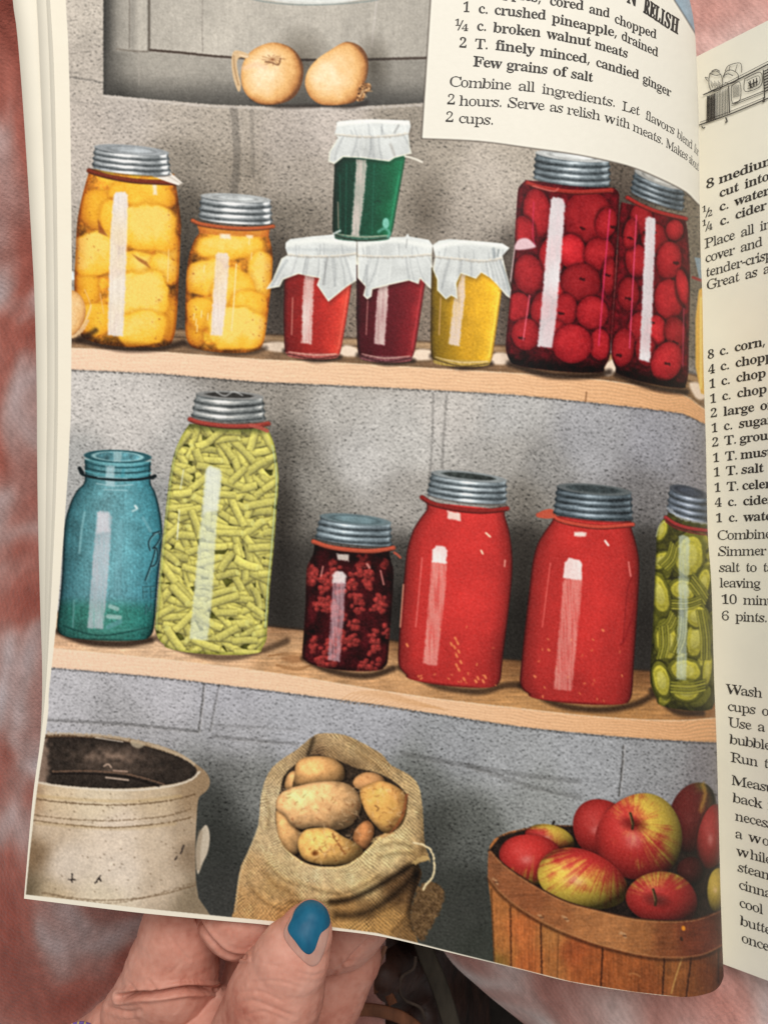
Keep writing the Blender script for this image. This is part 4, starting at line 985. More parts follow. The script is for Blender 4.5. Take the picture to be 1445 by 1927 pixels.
tone(f11([(690, 140), (850, 240), (1000, 330)]), 8, (.7, .66, .6), .5, 10)
mo = item('sack_mouth', sk)
mouth = f11([(300, 540), (325, 440), (345, 360), (420, 290), (520, 240), (620, 262), (690, 290), (760, 320), (840, 335), (920, 365), (1000, 420), (1046, 490), (1020, 580), (960, 660), (880, 710), (790, 800), (700, 862), (600, 876), (500, 866), (420, 826), (335, 745), (300, 640)])
s, X, Y, D = poly(mouth, 3, 4)
g = 52 + 34 * N3[s] + 24 * N9[s]
put(s, .5 - D / 2, np.stack([g, g * .78, g * .6], -1), mo)
PM = np.zeros((CH, CW), np.float32); PM[s] = np.clip(.5 - D, 0, 1)
def potato(pts, c, r, base, label, peel=None, seed=0):
    i = item('printed_potato', None, label)
    p = f11(pts)
    s, X, Y, D = poly([(x + 2, y + 3) for x, y in p], 8, 5); mul(s, np.clip(.6 - D / 7, 0, 1) * .7 * PM[s], (.3, .25, .22))
    s, X, Y, D = poly(p, 3, 5)
    cx, cy = f11([c])[0]
    x = (X - cx) / r[0]; y = (Y - cy) / r[1]
    l, z = lambert(np.clip(x, -1, 1) * .9, np.clip(y, -1, 1) * .9, -.28, -.38, .88)
    t = (.44 + .76 * l) * (1 + .20 * N9[s] + .10 * N3[s] + .12 * N20B[s]) * (1 - .35 * np.exp(D / 5))
    sp = np.clip(N5[s] + N9B[s] * .7 - .42, 0, 1) * 1.6
    cl = np.stack([1.07 * base[0] * (t - sp * .3), 1.07 * base[1] * (t - sp * .45), 1.1 * base[2] * (t - sp * .5)], -1)
    put(s, np.clip(.5 - D, 0, 1), np.clip(cl, 20, 245), i)
    return i
potato([(350, 430), (358, 370), (390, 335), (430, 345), (430, 430), (390, 440)], (395, 390), (20, 24), (206, 156, 100), 'edge of a potato at the left of the printed sack mouth')
potato([(395, 425), (405, 360), (410, 300), (450, 262), (530, 248), (610, 258), (665, 290), (690, 340), (670, 392), (560, 400), (450, 425)], (530, 330), (52, 30), (216, 162, 100), 'topmost potato in the printed burlap sack')
potato([(735, 410), (750, 370), (800, 342), (860, 344), (905, 370), (920, 410), (880, 460), (780, 445)], (810, 395), (36, 24), (200, 146, 92), 'potato half hidden behind the peeled one in the sack')
potato([(300, 560), (330, 560), (400, 640), (450, 700), (420, 800), (370, 790), (320, 720), (302, 640)], (350, 670), (34, 52), (214, 164, 104), 'potato slipping down the left inside of the sack mouth')
potato([(735, 700), (760, 650), (810, 615), (850, 640), (852, 700), (820, 770), (780, 778), (742, 745)], (790, 680), (24, 32), (186, 124, 74), 'small reddish potato between the larger ones')
pm = potato([(300, 545), (310, 480), (360, 440), (440, 415), (560, 392), (680, 398), (750, 440), (785, 510), (760, 600), (700, 655), (600, 672), (520, 650), (440, 665), (380, 630), (345, 580)], (510, 510), (86, 52), (234, 182, 122), 'biggest potato lying across the middle of the sack')
pp = potato([(775, 440), (830, 405), (900, 390), (980, 420), (1036, 470), (1040, 560), (1010, 640), (940, 690), (890, 670), (820, 590), (785, 510)], (895, 520), (48, 54), (222, 164, 92), 'peeling potato at the right of the sack mouth')
pb = potato([(425, 770), (430, 710), (470, 665), (540, 655), (610, 660), (680, 705), (740, 735), (795, 790), (740, 840), (650, 868), (550, 862), (460, 835)], (570, 750), (68, 40), (230, 176, 98), 'lowest potato resting on the rolled sack rim')
fill(f11([(785, 470), (850, 425), (930, 460), (980, 520), (960, 600), (900, 640), (830, 570)]), (228, 178, 92), None, 5, soft=10, a=.55)
rq = np.random.default_rng(14)
for (x0, y0, x1, y1, n) in ((780, 420, 1040, 680, 40), (560, 660, 780, 800, 30), (700, 420, 780, 620, 22), (420, 660, 600, 850, 18), (330, 430, 700, 640, 26)):
    for q in range(n):
        x, y = f11([(rq.uniform(x0, x1), rq.uniform(y0, y1))])[0]; an = rq.random() * 6
        line([(x, y), (x + 4 * math.cos(an), y + 4 * math.sin(an)), (x + 8 * math.cos(an + .4), y + 8 * math.sin(an + .4))], 1.5, ((126, 74, 40), (244, 206, 160))[q % 2], .5, clip=PM)
line(f11([(1040, 470), (1010, 600), (940, 690), (890, 700)]), 5, (150, 84, 50), .7, rough=4); line(f11([(860, 530), (880, 545), (870, 560)]), 2.5, (110, 66, 34), .7); line(f11([(620, 690), (660, 760), (690, 800)]), 4, (140, 82, 44), .7, rough=4)
s, X, Y, x, y, r, m = ell(*f11([(520, 800)])[0], 9, 7); mul(s, (1 - r) * 1.5, (.55, .42, .32))
tone(f11([(330, 745), (420, 830), (500, 868), (600, 880), (700, 864), (800, 798), (890, 712), (1020, 590)]), 5, (1.15, 1.12, 1.05), .7, 4)
tw = item('loose_twine', sk)
line(f11([(1080, 740), (1130, 752), (1180, 790), (1196, 870), (1185, 935), (1150, 975), (1132, 1008)]), 3.6, (236, 216, 172), .98, tw, rough=2)
line(f11([(1090, 850), (1130, 830), (1160, 832)]), 9, (206, 172, 112), .8, rough=6); line(f11([(850, 730), (880, 708), (960, 690)]), 5, (220, 184, 124), .7, rough=5)
line(f11([(70, 1130), (92, 940), (155, 770), (204, 640)]), 2.5, (216, 196, 156), .55, rough=3)

# basket of apples
f12 = lambda l: cv(l, 880, 1400, 2.5575)
bk = item('printed_apple_basket', None, 'round brown splint basket heaped with red and yellow apples')
halo(900, 1650, 60, 180, (.86, .86, .86))
s, X, Y, D = poly(f12([(97, 560), (99, 520), (108, 486), (126, 460), (156, 440), (200, 422), (280, 405), (420, 390), (510, 393), (1000, 420), (1260, 500), (1290, 1300), (700, 1300), (150, 1250), (128, 1040), (112, 780), (96, 640)]), 3)
BKT = [tuple(a) + c for a, c in zip(f12([(130, 800), (160, 960), (260, 900), (300, 1050), (400, 930), (400, 1060), (500, 1000), (600, 1080), (760, 1090), (860, 1150), (1000, 1100), (1060, 1150), (1150, 1100), (1190, 1000), (1215, 1100), (120, 1040)]),
      [(164, 104, 58), (166, 106, 58), (172, 98, 54), (166, 92, 50), (160, 106, 60), (156, 100, 56), (150, 78, 44), (150, 82, 44), (146, 82, 44), (128, 70, 38), (138, 84, 44), (120, 70, 36), (104, 56, 30), (84, 46, 26), (66, 36, 20), (120, 92, 44)])]
f = field(s[1].start, s[0].start + CY0, s[1].stop - 1, s[0].stop - 1 + CY0, BKT, 26)[3]
put(s, .5 - D, f * np.array([1.05, 1.03, .99], np.float32) * (1 + .16 * N3[s] + .14 * N9[s] + .22 * VST[s] + .12 * N20[s])[..., None], bk)
for (xt, yt, xb, yb, c, w) in ((205, 780, 208, 1080, (70, 36, 20), 3), (350, 870, 356, 1110, (60, 30, 18), 3.5), (436, 920, 430, 1130, (120, 74, 40), 3), (648, 985, 640, 1180, (52, 24, 14), 3.5), (945, 1030, 935, 1220, (44, 22, 14), 3), (1075, 1020, 1050, 1220, (40, 20, 12), 3), (112, 700, 128, 1050, (90, 56, 30), 3), (1205, 980, 1205, 1150, (40, 22, 14), 3)):
    line(f12([(xt, yt), (xb, yb)]), w, c, .85, rough=1.5)
line(f12([(1030, 1030), (1000, 1120), (978, 1200)]), 2.6, (196, 150, 84), .9); line(f12([(775, 1108), (800, 1105), (830, 1120)]), 2.2, (190, 130, 80), .7)
inr = item('basket_interior', bk)
front = [(99, 515), (112, 512), (140, 545), (200, 600), (340, 690), (480, 760), (650, 805), (800, 838), (960, 850), (1100, 840), (1220, 795), (1280, 760)]
s, X, Y, D = poly(f12(front + [(1280, 300), (900, 380), (510, 398), (420, 396), (280, 412), (155, 446)]), 3)
g = 30 + 22 * N9[s] + 12 * N3[s]
put(s, .5 - D, np.stack([g * 1.1, g * .8, g * .66], -1), inr)
s, X, Y, D = poly(f12([(300, 390), (420, 380), (430, 384), (432, 392), (300, 404)]), 3)
line(f12([(150, 446), (280, 410), (420, 394), (510, 396)]), 3, (60, 44, 34), .8, rough=3); line(f12([(408, 388), (414, 374)]), 5, (26, 20, 18), .9)

def apple(label, c, rx, ry, rot, ydir, yamt, stem=None, dark=1.0, sc=None, seed=0, pts=None):
    i = item('printed_apple', None, label)
    cx, cy = f12([c])[0]
    s, X, Y, x, y, r, m = ell(cx, cy + 3, (rx + 10) / 2.5575, (ry + 10) / 2.5575, rot); mul(s, np.clip((1.02 - r) * 4, 0, .8), (.35, .28, .26))
    s, X, Y, x, y, r, m = ell(cx, cy, rx / 2.5575, ry / 2.5575, rot)
    an = np.arctan2(y, x)
    r = r * (1 + .035 * np.cos(2 * an + seed) + .03 * np.cos(3 * an + seed * 2))
    gx = (X - cx) / (rx / 2.5575); gy = (Y - cy) / (ry / 2.5575)
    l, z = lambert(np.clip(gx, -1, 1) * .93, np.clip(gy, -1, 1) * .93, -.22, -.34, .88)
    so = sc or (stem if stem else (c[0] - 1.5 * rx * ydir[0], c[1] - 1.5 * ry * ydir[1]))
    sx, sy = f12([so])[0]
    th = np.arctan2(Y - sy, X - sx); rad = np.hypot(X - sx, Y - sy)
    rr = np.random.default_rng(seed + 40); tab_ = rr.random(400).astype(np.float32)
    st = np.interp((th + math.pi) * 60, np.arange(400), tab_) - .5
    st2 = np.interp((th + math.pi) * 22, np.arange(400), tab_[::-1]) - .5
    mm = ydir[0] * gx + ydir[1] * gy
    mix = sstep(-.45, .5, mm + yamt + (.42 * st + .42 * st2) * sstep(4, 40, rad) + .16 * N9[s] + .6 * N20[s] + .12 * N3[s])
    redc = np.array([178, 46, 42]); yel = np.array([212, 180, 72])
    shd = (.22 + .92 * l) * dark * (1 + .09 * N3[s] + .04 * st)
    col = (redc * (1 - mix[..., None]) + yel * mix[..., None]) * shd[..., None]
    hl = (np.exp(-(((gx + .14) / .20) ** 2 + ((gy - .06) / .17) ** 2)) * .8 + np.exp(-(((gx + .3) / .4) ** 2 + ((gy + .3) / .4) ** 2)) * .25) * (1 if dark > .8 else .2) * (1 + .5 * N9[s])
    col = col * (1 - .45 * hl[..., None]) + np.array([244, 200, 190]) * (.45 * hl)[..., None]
    put(s, np.clip((1 - r) * m + .5, 0, 1), np.clip(col, 6, 245), i)
    if stem:
        e, X, Y, x, y, r, m = ell(sx + 2, sy + 3, 34, 17, 12); mul(e, np.clip(1 - r, 0, 1) * 1.0 * (PID[e] == i), (.4, .24, .2))
        st_ = item('stem', i)
        line(f12([(stem[0] - 4, stem[1] + 30), (stem[0] - 2, stem[1]), (stem[0] - 14, stem[1] - 44)]), 5, (52, 40, 22), .95, st_); line(f12([(stem[0] - 6, stem[1] + 10), (stem[0] - 17, stem[1] - 40)]), 1.6, (150, 126, 76), .8)
    return i
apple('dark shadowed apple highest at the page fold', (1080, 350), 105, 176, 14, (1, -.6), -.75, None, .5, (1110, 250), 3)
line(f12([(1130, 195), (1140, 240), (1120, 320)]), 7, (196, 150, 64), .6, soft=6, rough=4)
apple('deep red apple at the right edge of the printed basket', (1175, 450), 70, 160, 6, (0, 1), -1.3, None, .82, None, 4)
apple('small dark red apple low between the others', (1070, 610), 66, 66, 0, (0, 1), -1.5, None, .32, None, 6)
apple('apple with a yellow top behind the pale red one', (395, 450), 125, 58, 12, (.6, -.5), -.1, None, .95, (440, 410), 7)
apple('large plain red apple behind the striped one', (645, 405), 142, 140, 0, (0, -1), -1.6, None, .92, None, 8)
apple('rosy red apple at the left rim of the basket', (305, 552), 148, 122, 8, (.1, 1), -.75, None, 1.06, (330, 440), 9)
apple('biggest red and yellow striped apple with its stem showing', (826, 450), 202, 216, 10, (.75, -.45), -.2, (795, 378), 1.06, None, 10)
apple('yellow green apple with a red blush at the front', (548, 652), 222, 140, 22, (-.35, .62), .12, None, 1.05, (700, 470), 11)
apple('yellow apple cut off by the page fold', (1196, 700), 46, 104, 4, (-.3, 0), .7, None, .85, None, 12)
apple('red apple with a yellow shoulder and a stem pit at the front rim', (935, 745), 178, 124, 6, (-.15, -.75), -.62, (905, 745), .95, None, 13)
# rim band
rm = item('basket_rim', bk)
low = [(1280, 950), (1225, 972), (1120, 1020), (960, 1032), (800, 1012), (600, 960), (420, 890), (290, 820), (200, 756), (140, 700), (96, 640)]
s, X, Y, D = poly(f12(front + low), 3)
RT = [tuple(a) + c for a, c in zip(f12([(110, 600), (180, 680), (300, 740), (420, 820), (560, 850), (700, 910), (820, 930), (950, 940), (1060, 930), (1150, 920), (1210, 880)]), [(140, 88, 54), (146, 90, 54), (146, 88, 52), (158, 100, 58), (172, 114, 66), (178, 120, 70), (160, 104, 58), (132, 76, 42), (112, 54, 32), (104, 48, 30), (72, 34, 22)])]
f = field(s[1].start, s[0].start + CY0, s[1].stop - 1, s[0].stop - 1 + CY0, RT, 26)[3]
put(s, .5 - D, f * np.array([.97, .95, .98], np.float32) * (1 + .16 * N3[s] + .12 * N9[s] + .16 * HST[s] + .14 * N20[s])[..., None], rm)
line(f12(front), 3.2, (40, 22, 16), .7, rnd=4); line([(x, y + 3) for x, y in f12(front)], 2, (196, 140, 90), .5, rnd=4, rough=2); line([(x, y + 3) for x, y in f12(low)], 6, (40, 20, 12), .6, rnd=4, soft=5); line([(x, y - 2) for x, y in f12(low)], 2, (200, 146, 96), .5, rnd=4, soft=2)
for (x, y, w) in ((470, 838, 5), (750, 918, 6), (136, 660, 4), (352, 830, 3)):
    line(f12([(x - 14, y - 8), (x, y), (x + 8, y + 12)]), w, (196, 150, 108), .8, rough=3); line(f12([(x - 4, y + 4), (x + 10, y + 6)]), 2.5, (70, 40, 26), .8)
line(f12([(1036, 884), (1037, 890)]), 7, (240, 150, 40), .9); line(f12([(1026, 935), (1028, 942)]), 5, (40, 24, 18), .8)

# ---- recipe card printed over the picture
cd_ = item('recipe_panel', None, 'cream recipe panel printed over the corner of the picture')
CARD_B = [(793, 261), (900, 266), (1000, 279), (1090, 292), (1180, 312), (1240, 336), (1290, 362), (1322, 392), (1400, 430)]
s, X, Y, D = poly([(815, -140), (810, 0)] + CARD_B + [(1400, -140)], 3)
put(s, .5 - D, np.array([236, 231, 218]) + (2 * N9[s])[..., None], cd_)
line([(815, -140), (810, 0), (793, 261)], 2, (60, 50, 44), .8, rnd=0); line(CARD_B, 2, (60, 50, 44), .75, rnd=4)
s, X, Y, D = poly([(1240, -140), (1268, 0), (1286, 28), (1307, 62), (1330, 110), (1400, 110), (1400, -140)], 2)
put(s, .5 - D, np.array([150, 172, 186]) + (20 * N9[s])[..., None], item('blue_margin', cd_))
line([(1240, -140), (1268, 0), (1286, 28), (1307, 62), (1330, 110)], 2, (70, 70, 70), .8, rnd=0)

# the slight spread of the ink, then the crispness and grain of a screened print
def soften(I, a):
    I = I * (1 - 2 * a) + a * (np.roll(I, 1, 0) + np.roll(I, -1, 0))
    return I * (1 - 2 * a) + a * (np.roll(I, 1, 1) + np.roll(I, -1, 1))
INK = soften(soften(soften(INK, .25), .25), .2)
b_ = INK
for a_ in range(5):
    b_ = soften(b_, .3)
INK = INK + .75 * (INK - b_)
on = PID != cd_
GRAIN = np.random.default_rng(99).standard_normal((CH, CW)).astype(np.float32)
GRAIN = soften(GRAIN[..., None], .2)[..., 0]
INK += ((GRAIN * 5.5 + N3B * 12) * on * (1 - .5 * sstep(190, 250, INK.mean(-1))))[..., None]
np.clip(INK, 6, 250, out=INK)

GAIN = 1.0
# letter outlines in thousandths of an em: [character code, advance, outlines as x, y, x, y ...]
BOLD_OUTLINES = [
[44,180,[[23,-94,49,-3,63,78,124,92,126,71,102,-8,75,-87]]],
[45,216,[[29,154,29,206,187,206,187,154]]],
[46,180,[[89,-9,62,1,54,15,52,36,54,58,62,71,89,81,118,71,126,58,128,36,126,15,118,1]]],
[47,250,[[7,0,188,480,243,480,62,0]]],
[49,375,[[65,-7,73,43,120,43,138,44,150,46,158,79,151,416,105,365,91,351,67,346,48,349,42,356,34,370,32,415,75,412,135,447,180,482,251,482,250,79,256,47,268,44,288,43,335,43,343,-7]]],
[50,375,[[24,0,24,69,125,171,190,245,221,307,230,371,227,405,216,427,198,438,174,441,142,437,122,416,115,393,111,364,128,329,77,333,52,344,35,365,30,396,34,419,47,441,70,459,95,474,116,481,143,486,174,491,220,483,255,473,281,456,306,434,319,407,324,375,315,329,288,281,236,220,152,138,92,74,244,74,264,77,281,86,292,101,296,120,302,141,351,141,341,0]]],
[51,375,[[163,-8,132,-5,104,-2,84,5,59,18,44,35,26,53,22,74,25,97,32,113,49,123,98,126,79,89,96,62,123,46,158,42,201,49,220,61,234,79,242,105,245,139,239,174,218,202,196,216,168,224,137,223,103,223,101,272,140,273,179,275,208,296,224,327,229,367,225,400,215,424,196,437,169,441,146,438,129,430,112,391,130,341,75,345,49,356,33,374,28,401,38,434,68,461,94,475,128,483,173,490,217,483,252,474,279,458,305,436,319,409,324,377,320,348,311,323,295,301,274,283,250,267,202,256,276,238,301,222,321,201,336,174,340,138,337,101,325,70,307,44,282,25,230,1]]],
[52,375,[[121,-7,130,40,140,43,182,47,195,58,199,84,195,125,9,121,9,168,203,480,289,480,282,169,363,172,363,122,285,125,289,84,293,58,306,47,348,43,347,36,357,-7],[59,170,200,169,199,287,200,351,206,416,195,394,178,366,162,338,150,319]]],
[54,375,[[197,-9,165,-4,138,4,115,18,90,37,70,62,55,93,43,130,36,173,34,222,43,258,39,293,45,325,54,356,66,384,80,409,97,432,121,450,141,466,165,477,191,486,222,491,261,484,289,476,308,464,320,449,334,433,337,412,333,392,320,376,298,364,244,360,259,400,247,434,234,439,216,441,178,433,149,401,136,366,126,322,121,269,162,291,218,296,256,290,285,278,305,258,332,230,344,196,348,155,344,110,331,71,309,38,278,13,244,-2],[199,41,224,45,243,64,251,85,257,113,258,148,256,181,251,208,242,228,221,246,193,247,151,238,121,221,124,162,131,116,143,81,167,48]]],
[55,375,[[111,0,279,406,113,406,84,398,78,372,74,338,24,338,33,480,353,488,353,443,166,0]]],
[56,375,[[183,-12,148,-6,120,1,96,11,64,31,41,57,28,88,24,122,31,162,51,193,70,211,97,227,125,242,99,259,81,276,62,296,45,327,39,364,43,395,54,423,74,449,104,469,127,478,156,485,191,492,235,483,267,471,291,453,315,429,327,401,331,369,325,333,307,305,238,260,276,240,301,220,325,199,345,166,352,127,347,88,331,55,302,29,272,9,234,-3],[201,283,227,298,242,317,250,340,253,370,246,407,225,435,208,440,187,442,161,438,141,426,130,402,127,372,131,341,146,318],[187,38,220,42,245,55,260,82,266,116,260,146,243,170,224,185,198,200,163,216,122,178,111,152,107,120,113,84,128,56,154,41]]],
[67,468,[[257,-17,213,-8,177,3,144,20,109,43,82,71,60,104,44,142,34,184,31,228,34,273,44,314,60,351,82,384,109,412,141,435,178,452,216,471,259,479,292,476,325,466,366,443,388,435,398,443,405,465,454,465,454,308,403,308,394,347,383,380,359,401,331,415,298,425,265,429,220,424,184,407,159,365,144,304,139,226,145,153,161,97,189,56,228,37,278,32,305,35,332,42,357,53,379,68,398,88,428,111,456,89,421,48,381,18,342,-3,303,-16]]],
[69,442,[[14,-17,14,33,44,35,68,39,76,48,79,78,79,369,76,405,67,417,44,420,16,422,16,472,399,455,417,320,365,320,361,357,354,386,342,406,314,413,276,417,232,418,198,417,181,414,178,388,178,246,193,258,234,258,256,269,262,288,267,313,270,345,322,345,322,118,270,118,263,181,256,201,242,210,185,209,178,222,178,67,181,47,190,42,230,39,261,39,289,41,315,44,346,53,368,75,381,105,396,143,430,143,402,0]]],
[70,404,[[15,-16,23,34,48,36,68,40,76,53,79,84,79,375,76,405,66,415,43,419,14,422,14,472,394,455,412,320,360,320,355,357,349,385,338,406,312,413,288,416,261,418,230,418,200,417,181,416,178,398,178,247,190,260,230,260,254,270,259,289,264,314,267,347,319,347,320,118,268,118,264,154,260,181,254,200,230,211,189,210,178,224,178,81,183,44,191,40,210,37,251,34,257,-16]]],
[72,523,[[15,-16,22,34,47,36,67,40,76,50,79,81,79,379,76,406,67,416,47,420,23,422,16,472,242,472,236,422,201,419,182,413,178,379,179,251,345,251,346,379,342,413,324,419,288,422,282,472,507,472,500,422,475,419,456,416,448,407,445,379,445,81,448,52,456,40,476,36,500,34,507,-16,282,-16,289,34,313,36,334,39,343,49,346,81,345,221,178,221,178,81,181,50,189,40,209,36,235,34,242,-16]]],
[73,261,[[13,-16,21,34,45,36,66,41,76,49,79,75,79,387,77,411,68,417,45,420,20,422,13,472,244,472,238,422,214,420,191,417,181,411,178,387,178,77,183,46,202,38,239,34,246,-16]]],
[76,426,[[15,-16,15,34,45,36,68,40,76,50,79,81,79,379,76,407,67,416,47,420,23,422,16,472,250,472,244,422,208,420,191,417,183,415,178,379,178,83,181,47,197,41,234,39,264,39,291,41,317,45,347,56,366,80,375,100,384,125,394,154,427,154,402,0]]],
[78,494,[[387,-11,110,350,117,79,117,49,116,39,135,36,162,34,167,-16,18,-16,22,34,56,37,67,43,65,79,81,388,41,420,24,425,18,472,152,455,387,169,380,377,381,412,370,418,335,422,331,472,480,472,475,422,449,420,431,416,432,407,432,377,438,-11]]],
[80,418,[[15,-16,22,34,47,36,67,40,76,50,79,81,79,379,76,406,67,416,49,420,16,422,16,472,214,468,265,459,306,449,336,440,363,422,385,398,400,367,404,332,400,296,386,266,363,240,329,221,292,209,242,195,178,206,178,81,181,50,189,40,209,36,235,34,242,-16],[178,230,201,243,246,246,276,255,291,283,297,329,292,375,279,405,254,415,216,418,184,415,178,398]]],
[82,473,[[15,-16,22,34,47,36,67,40,76,50,79,81,79,379,76,406,67,416,49,420,16,422,16,472,217,468,278,455,329,442,364,426,391,403,407,372,413,334,401,285,369,248,305,224,427,50,448,38,476,34,474,17,480,-16,343,0,206,202,178,212,178,81,181,50,189,40,209,36,235,34,242,-16],[178,234,203,246,235,236,263,245,283,258,297,278,305,304,308,336,299,389,271,412,224,418,202,417,185,418,178,385]]],
[83,390,[[26,-11,27,158,79,158,85,113,93,77,109,52,133,39,164,30,197,28,232,32,259,42,276,60,282,89,276,117,258,140,228,160,167,191,133,210,106,231,85,253,69,276,58,302,53,332,57,370,69,403,89,429,119,449,148,472,185,480,229,474,282,448,291,446,300,445,301,450,309,466,356,466,357,319,305,319,299,354,290,385,275,406,251,418,223,426,194,430,162,427,139,418,123,405,117,380,121,356,134,336,185,303,249,273,311,233,329,211,343,188,355,133,351,93,336,58,312,29,276,8,252,-9,225,-20,192,-22,158,-19,128,-6,101,9,85,12,81,7,73,-11]]],
[84,423,[[92,-16,99,34,125,35,147,40,157,50,160,81,166,433,149,419,116,418,86,413,64,403,55,380,49,352,46,318,-6,318,11,455,410,455,428,317,376,317,367,382,335,413,269,419,253,433,259,81,262,49,271,39,296,35,321,34,328,-16]]],
[97,344,[[255,-10,218,1,200,35,165,0,132,-5,95,-9,65,-4,45,11,30,34,24,63,29,91,43,115,66,136,99,155,145,181,202,190,202,241,199,266,190,276,172,280,148,281,115,276,102,274,110,257,119,231,116,210,108,202,98,194,77,191,56,194,47,203,39,216,36,236,40,259,52,278,71,295,97,308,126,329,162,331,205,315,236,307,260,292,276,271,286,244,289,210,289,62,290,42,304,45,328,55,324,16,303,-4,282,-6],[151,44,177,53,202,63,202,169,152,139,124,121,115,84,122,46]]],
[98,361,[[22,-11,47,388,41,420,13,423,8,472,133,455,134,279,166,312,191,321,221,318,253,313,280,299,304,276,323,245,331,221,336,195,338,166,336,133,330,103,319,75,305,51,288,30,267,13,244,0,220,-13,192,-22,163,-17,137,7,105,28,67,-11],[183,28,215,32,235,49,242,77,247,114,249,160,247,197,243,228,235,251,215,270,184,271,152,257,140,249,135,242,135,69,154,37]]],
[99,293,[[156,-10,121,-5,91,11,67,35,42,68,32,93,25,120,23,150,25,181,32,210,43,237,58,260,76,280,98,297,122,309,146,327,175,332,216,314,248,298,268,275,274,245,272,226,264,215,258,207,236,204,209,216,199,251,200,261,200,271,193,279,169,283,136,275,116,248,109,187,111,142,119,105,133,76,163,48,204,43,233,57,262,84,297,60,242,12,203,-7]]],
[100,370,[[140,-10,108,-5,81,10,57,35,39,66,30,91,25,118,23,147,25,180,30,210,39,237,59,272,85,297,113,313,146,320,174,322,198,311,225,280,227,401,224,416,215,418,180,422,176,472,313,455,315,75,320,44,332,46,348,41,350,-6,315,8,271,1,205,-10,234,39,197,1,172,-13],[171,37,181,43,206,52,219,64,227,76,227,242,221,250,209,258,174,272,145,271,127,250,120,225,115,193,114,153,115,115,119,83,126,58,143,38]]],
[101,301,[[154,-10,118,-5,89,10,65,35,41,69,31,95,25,125,23,157,32,187,31,215,41,240,62,273,89,298,121,313,157,332,193,321,220,301,247,280,265,251,276,216,272,173,283,145,115,166,123,97,151,56,199,45,222,55,238,70,261,95,298,73,242,19,203,-4],[116,192,203,204,204,215,195,275,181,279,161,282,134,277,118,255,113,203]]],
[102,214,[[15,-17,21,32,43,36,54,35,56,73,58,277,23,269,23,318,58,310,56,353,60,386,70,413,87,436,112,452,139,461,174,478,210,460,235,446,255,425,260,400,258,379,250,367,245,358,224,355,197,365,190,372,188,391,195,420,198,426,198,433,193,426,180,429,161,427,151,427,144,390,143,310,198,318,198,269,143,277,144,65,146,40,154,37,173,34,194,33,199,-17]]],
[103,327,[[146,-153,106,-148,75,-132,53,-122,25,-101,16,-75,30,-46,78,-26,46,-1,34,30,32,55,44,74,64,92,107,110,60,135,34,169,26,212,30,242,43,268,63,289,92,305,120,315,157,333,196,315,233,304,312,311,313,261,265,262,282,237,288,203,284,176,273,151,255,131,231,116,205,106,172,90,157,89,142,91,116,94,106,77,98,71,109,55,141,49,175,49,259,40,278,29,292,13,302,-9,312,-37,313,-67,301,-92,271,-113,236,-139,197,-150],[157,139,180,141,194,148,201,173,203,211,200,249,195,273,181,279,157,283,135,279,121,273,113,249,111,211,113,173,121,146,135,141],[161,-103,218,-97,247,-84,261,-66,261,-51,250,-41,205,-34,97,-34,78,-52,71,-73,76,-87,93,-95,122,-101]]],
[104,381,[[18,-17,24,32,49,36,56,56,56,399,50,423,38,421,24,425,19,473,143,455,142,267,179,304,208,316,243,318,289,306,316,271,327,212,327,56,333,32,345,34,357,30,363,-17,202,-17,209,22,210,33,232,35,239,56,239,217,233,258,222,266,203,266,170,252,144,235,144,56,150,32,161,34,174,30,180,-17]]],
[105,198,[[101,362,79,366,67,376,58,391,54,412,58,434,67,449,79,460,101,463,123,460,134,449,144,434,147,412,144,391,134,376,122,366],[18,-17,24,32,50,36,56,56,56,252,51,275,25,278,21,327,143,310,145,56,150,36,174,31,180,-17]]],
[106,210,[[106,363,84,367,73,378,63,392,60,414,63,435,73,450,85,461,106,465,128,461,140,450,150,435,153,414,150,393,140,378,128,367],[36,-153,-9,-131,-42,-105,-50,-91,-53,-70,-50,-51,-42,-40,-36,-32,-15,-29,13,-39,20,-46,23,-66,16,-88,9,-103,17,-100,31,-103,51,-101,61,-100,67,-54,68,250,60,278,45,276,27,278,22,327,154,310,155,-21,152,-58,141,-87,124,-110,99,-127,72,-137]]],
[107,359,[[17,-17,23,32,50,36,56,56,56,398,51,424,40,421,25,425,21,472,143,455,152,158,219,255,233,268,246,278,237,275,209,277,211,293,206,327,345,327,341,277,307,272,281,260,231,209,342,40,356,35,370,29,376,-17,211,-17,217,24,217,33,238,35,243,32,236,49,166,142,144,134,144,56,150,36,174,31,180,-17]]],
[108,199,[[18,-17,24,32,50,36,56,56,56,398,51,424,40,421,25,425,20,472,143,455,145,56,150,36,174,31,180,-17]]],
[109,554,[[18,-17,24,32,49,36,56,56,57,253,50,278,38,276,24,280,19,327,144,310,144,265,178,304,205,316,237,318,275,312,299,293,320,261,353,303,382,316,418,318,463,306,490,271,500,212,500,56,506,32,517,34,530,30,536,-17,377,-17,384,30,396,34,407,32,413,56,413,217,407,258,396,266,377,266,358,253,321,237,321,56,327,32,338,34,350,30,356,-17,199,-17,206,30,218,34,229,32,235,56,235,217,230,258,218,266,199,265,167,251,143,235,143,56,148,32,159,35,171,30,177,-17]]],
[110,381,[[18,-17,24,32,49,36,56,56,57,253,50,278,38,276,24,280,19,327,146,310,145,267,179,304,208,317,243,318,289,306,316,271,327,212,327,56,333,32,345,34,357,30,363,-17,202,-17,209,22,210,33,232,35,239,56,239,217,233,258,222,266,203,266,170,253,144,235,144,56,150,32,161,34,174,30,180,-17]]],
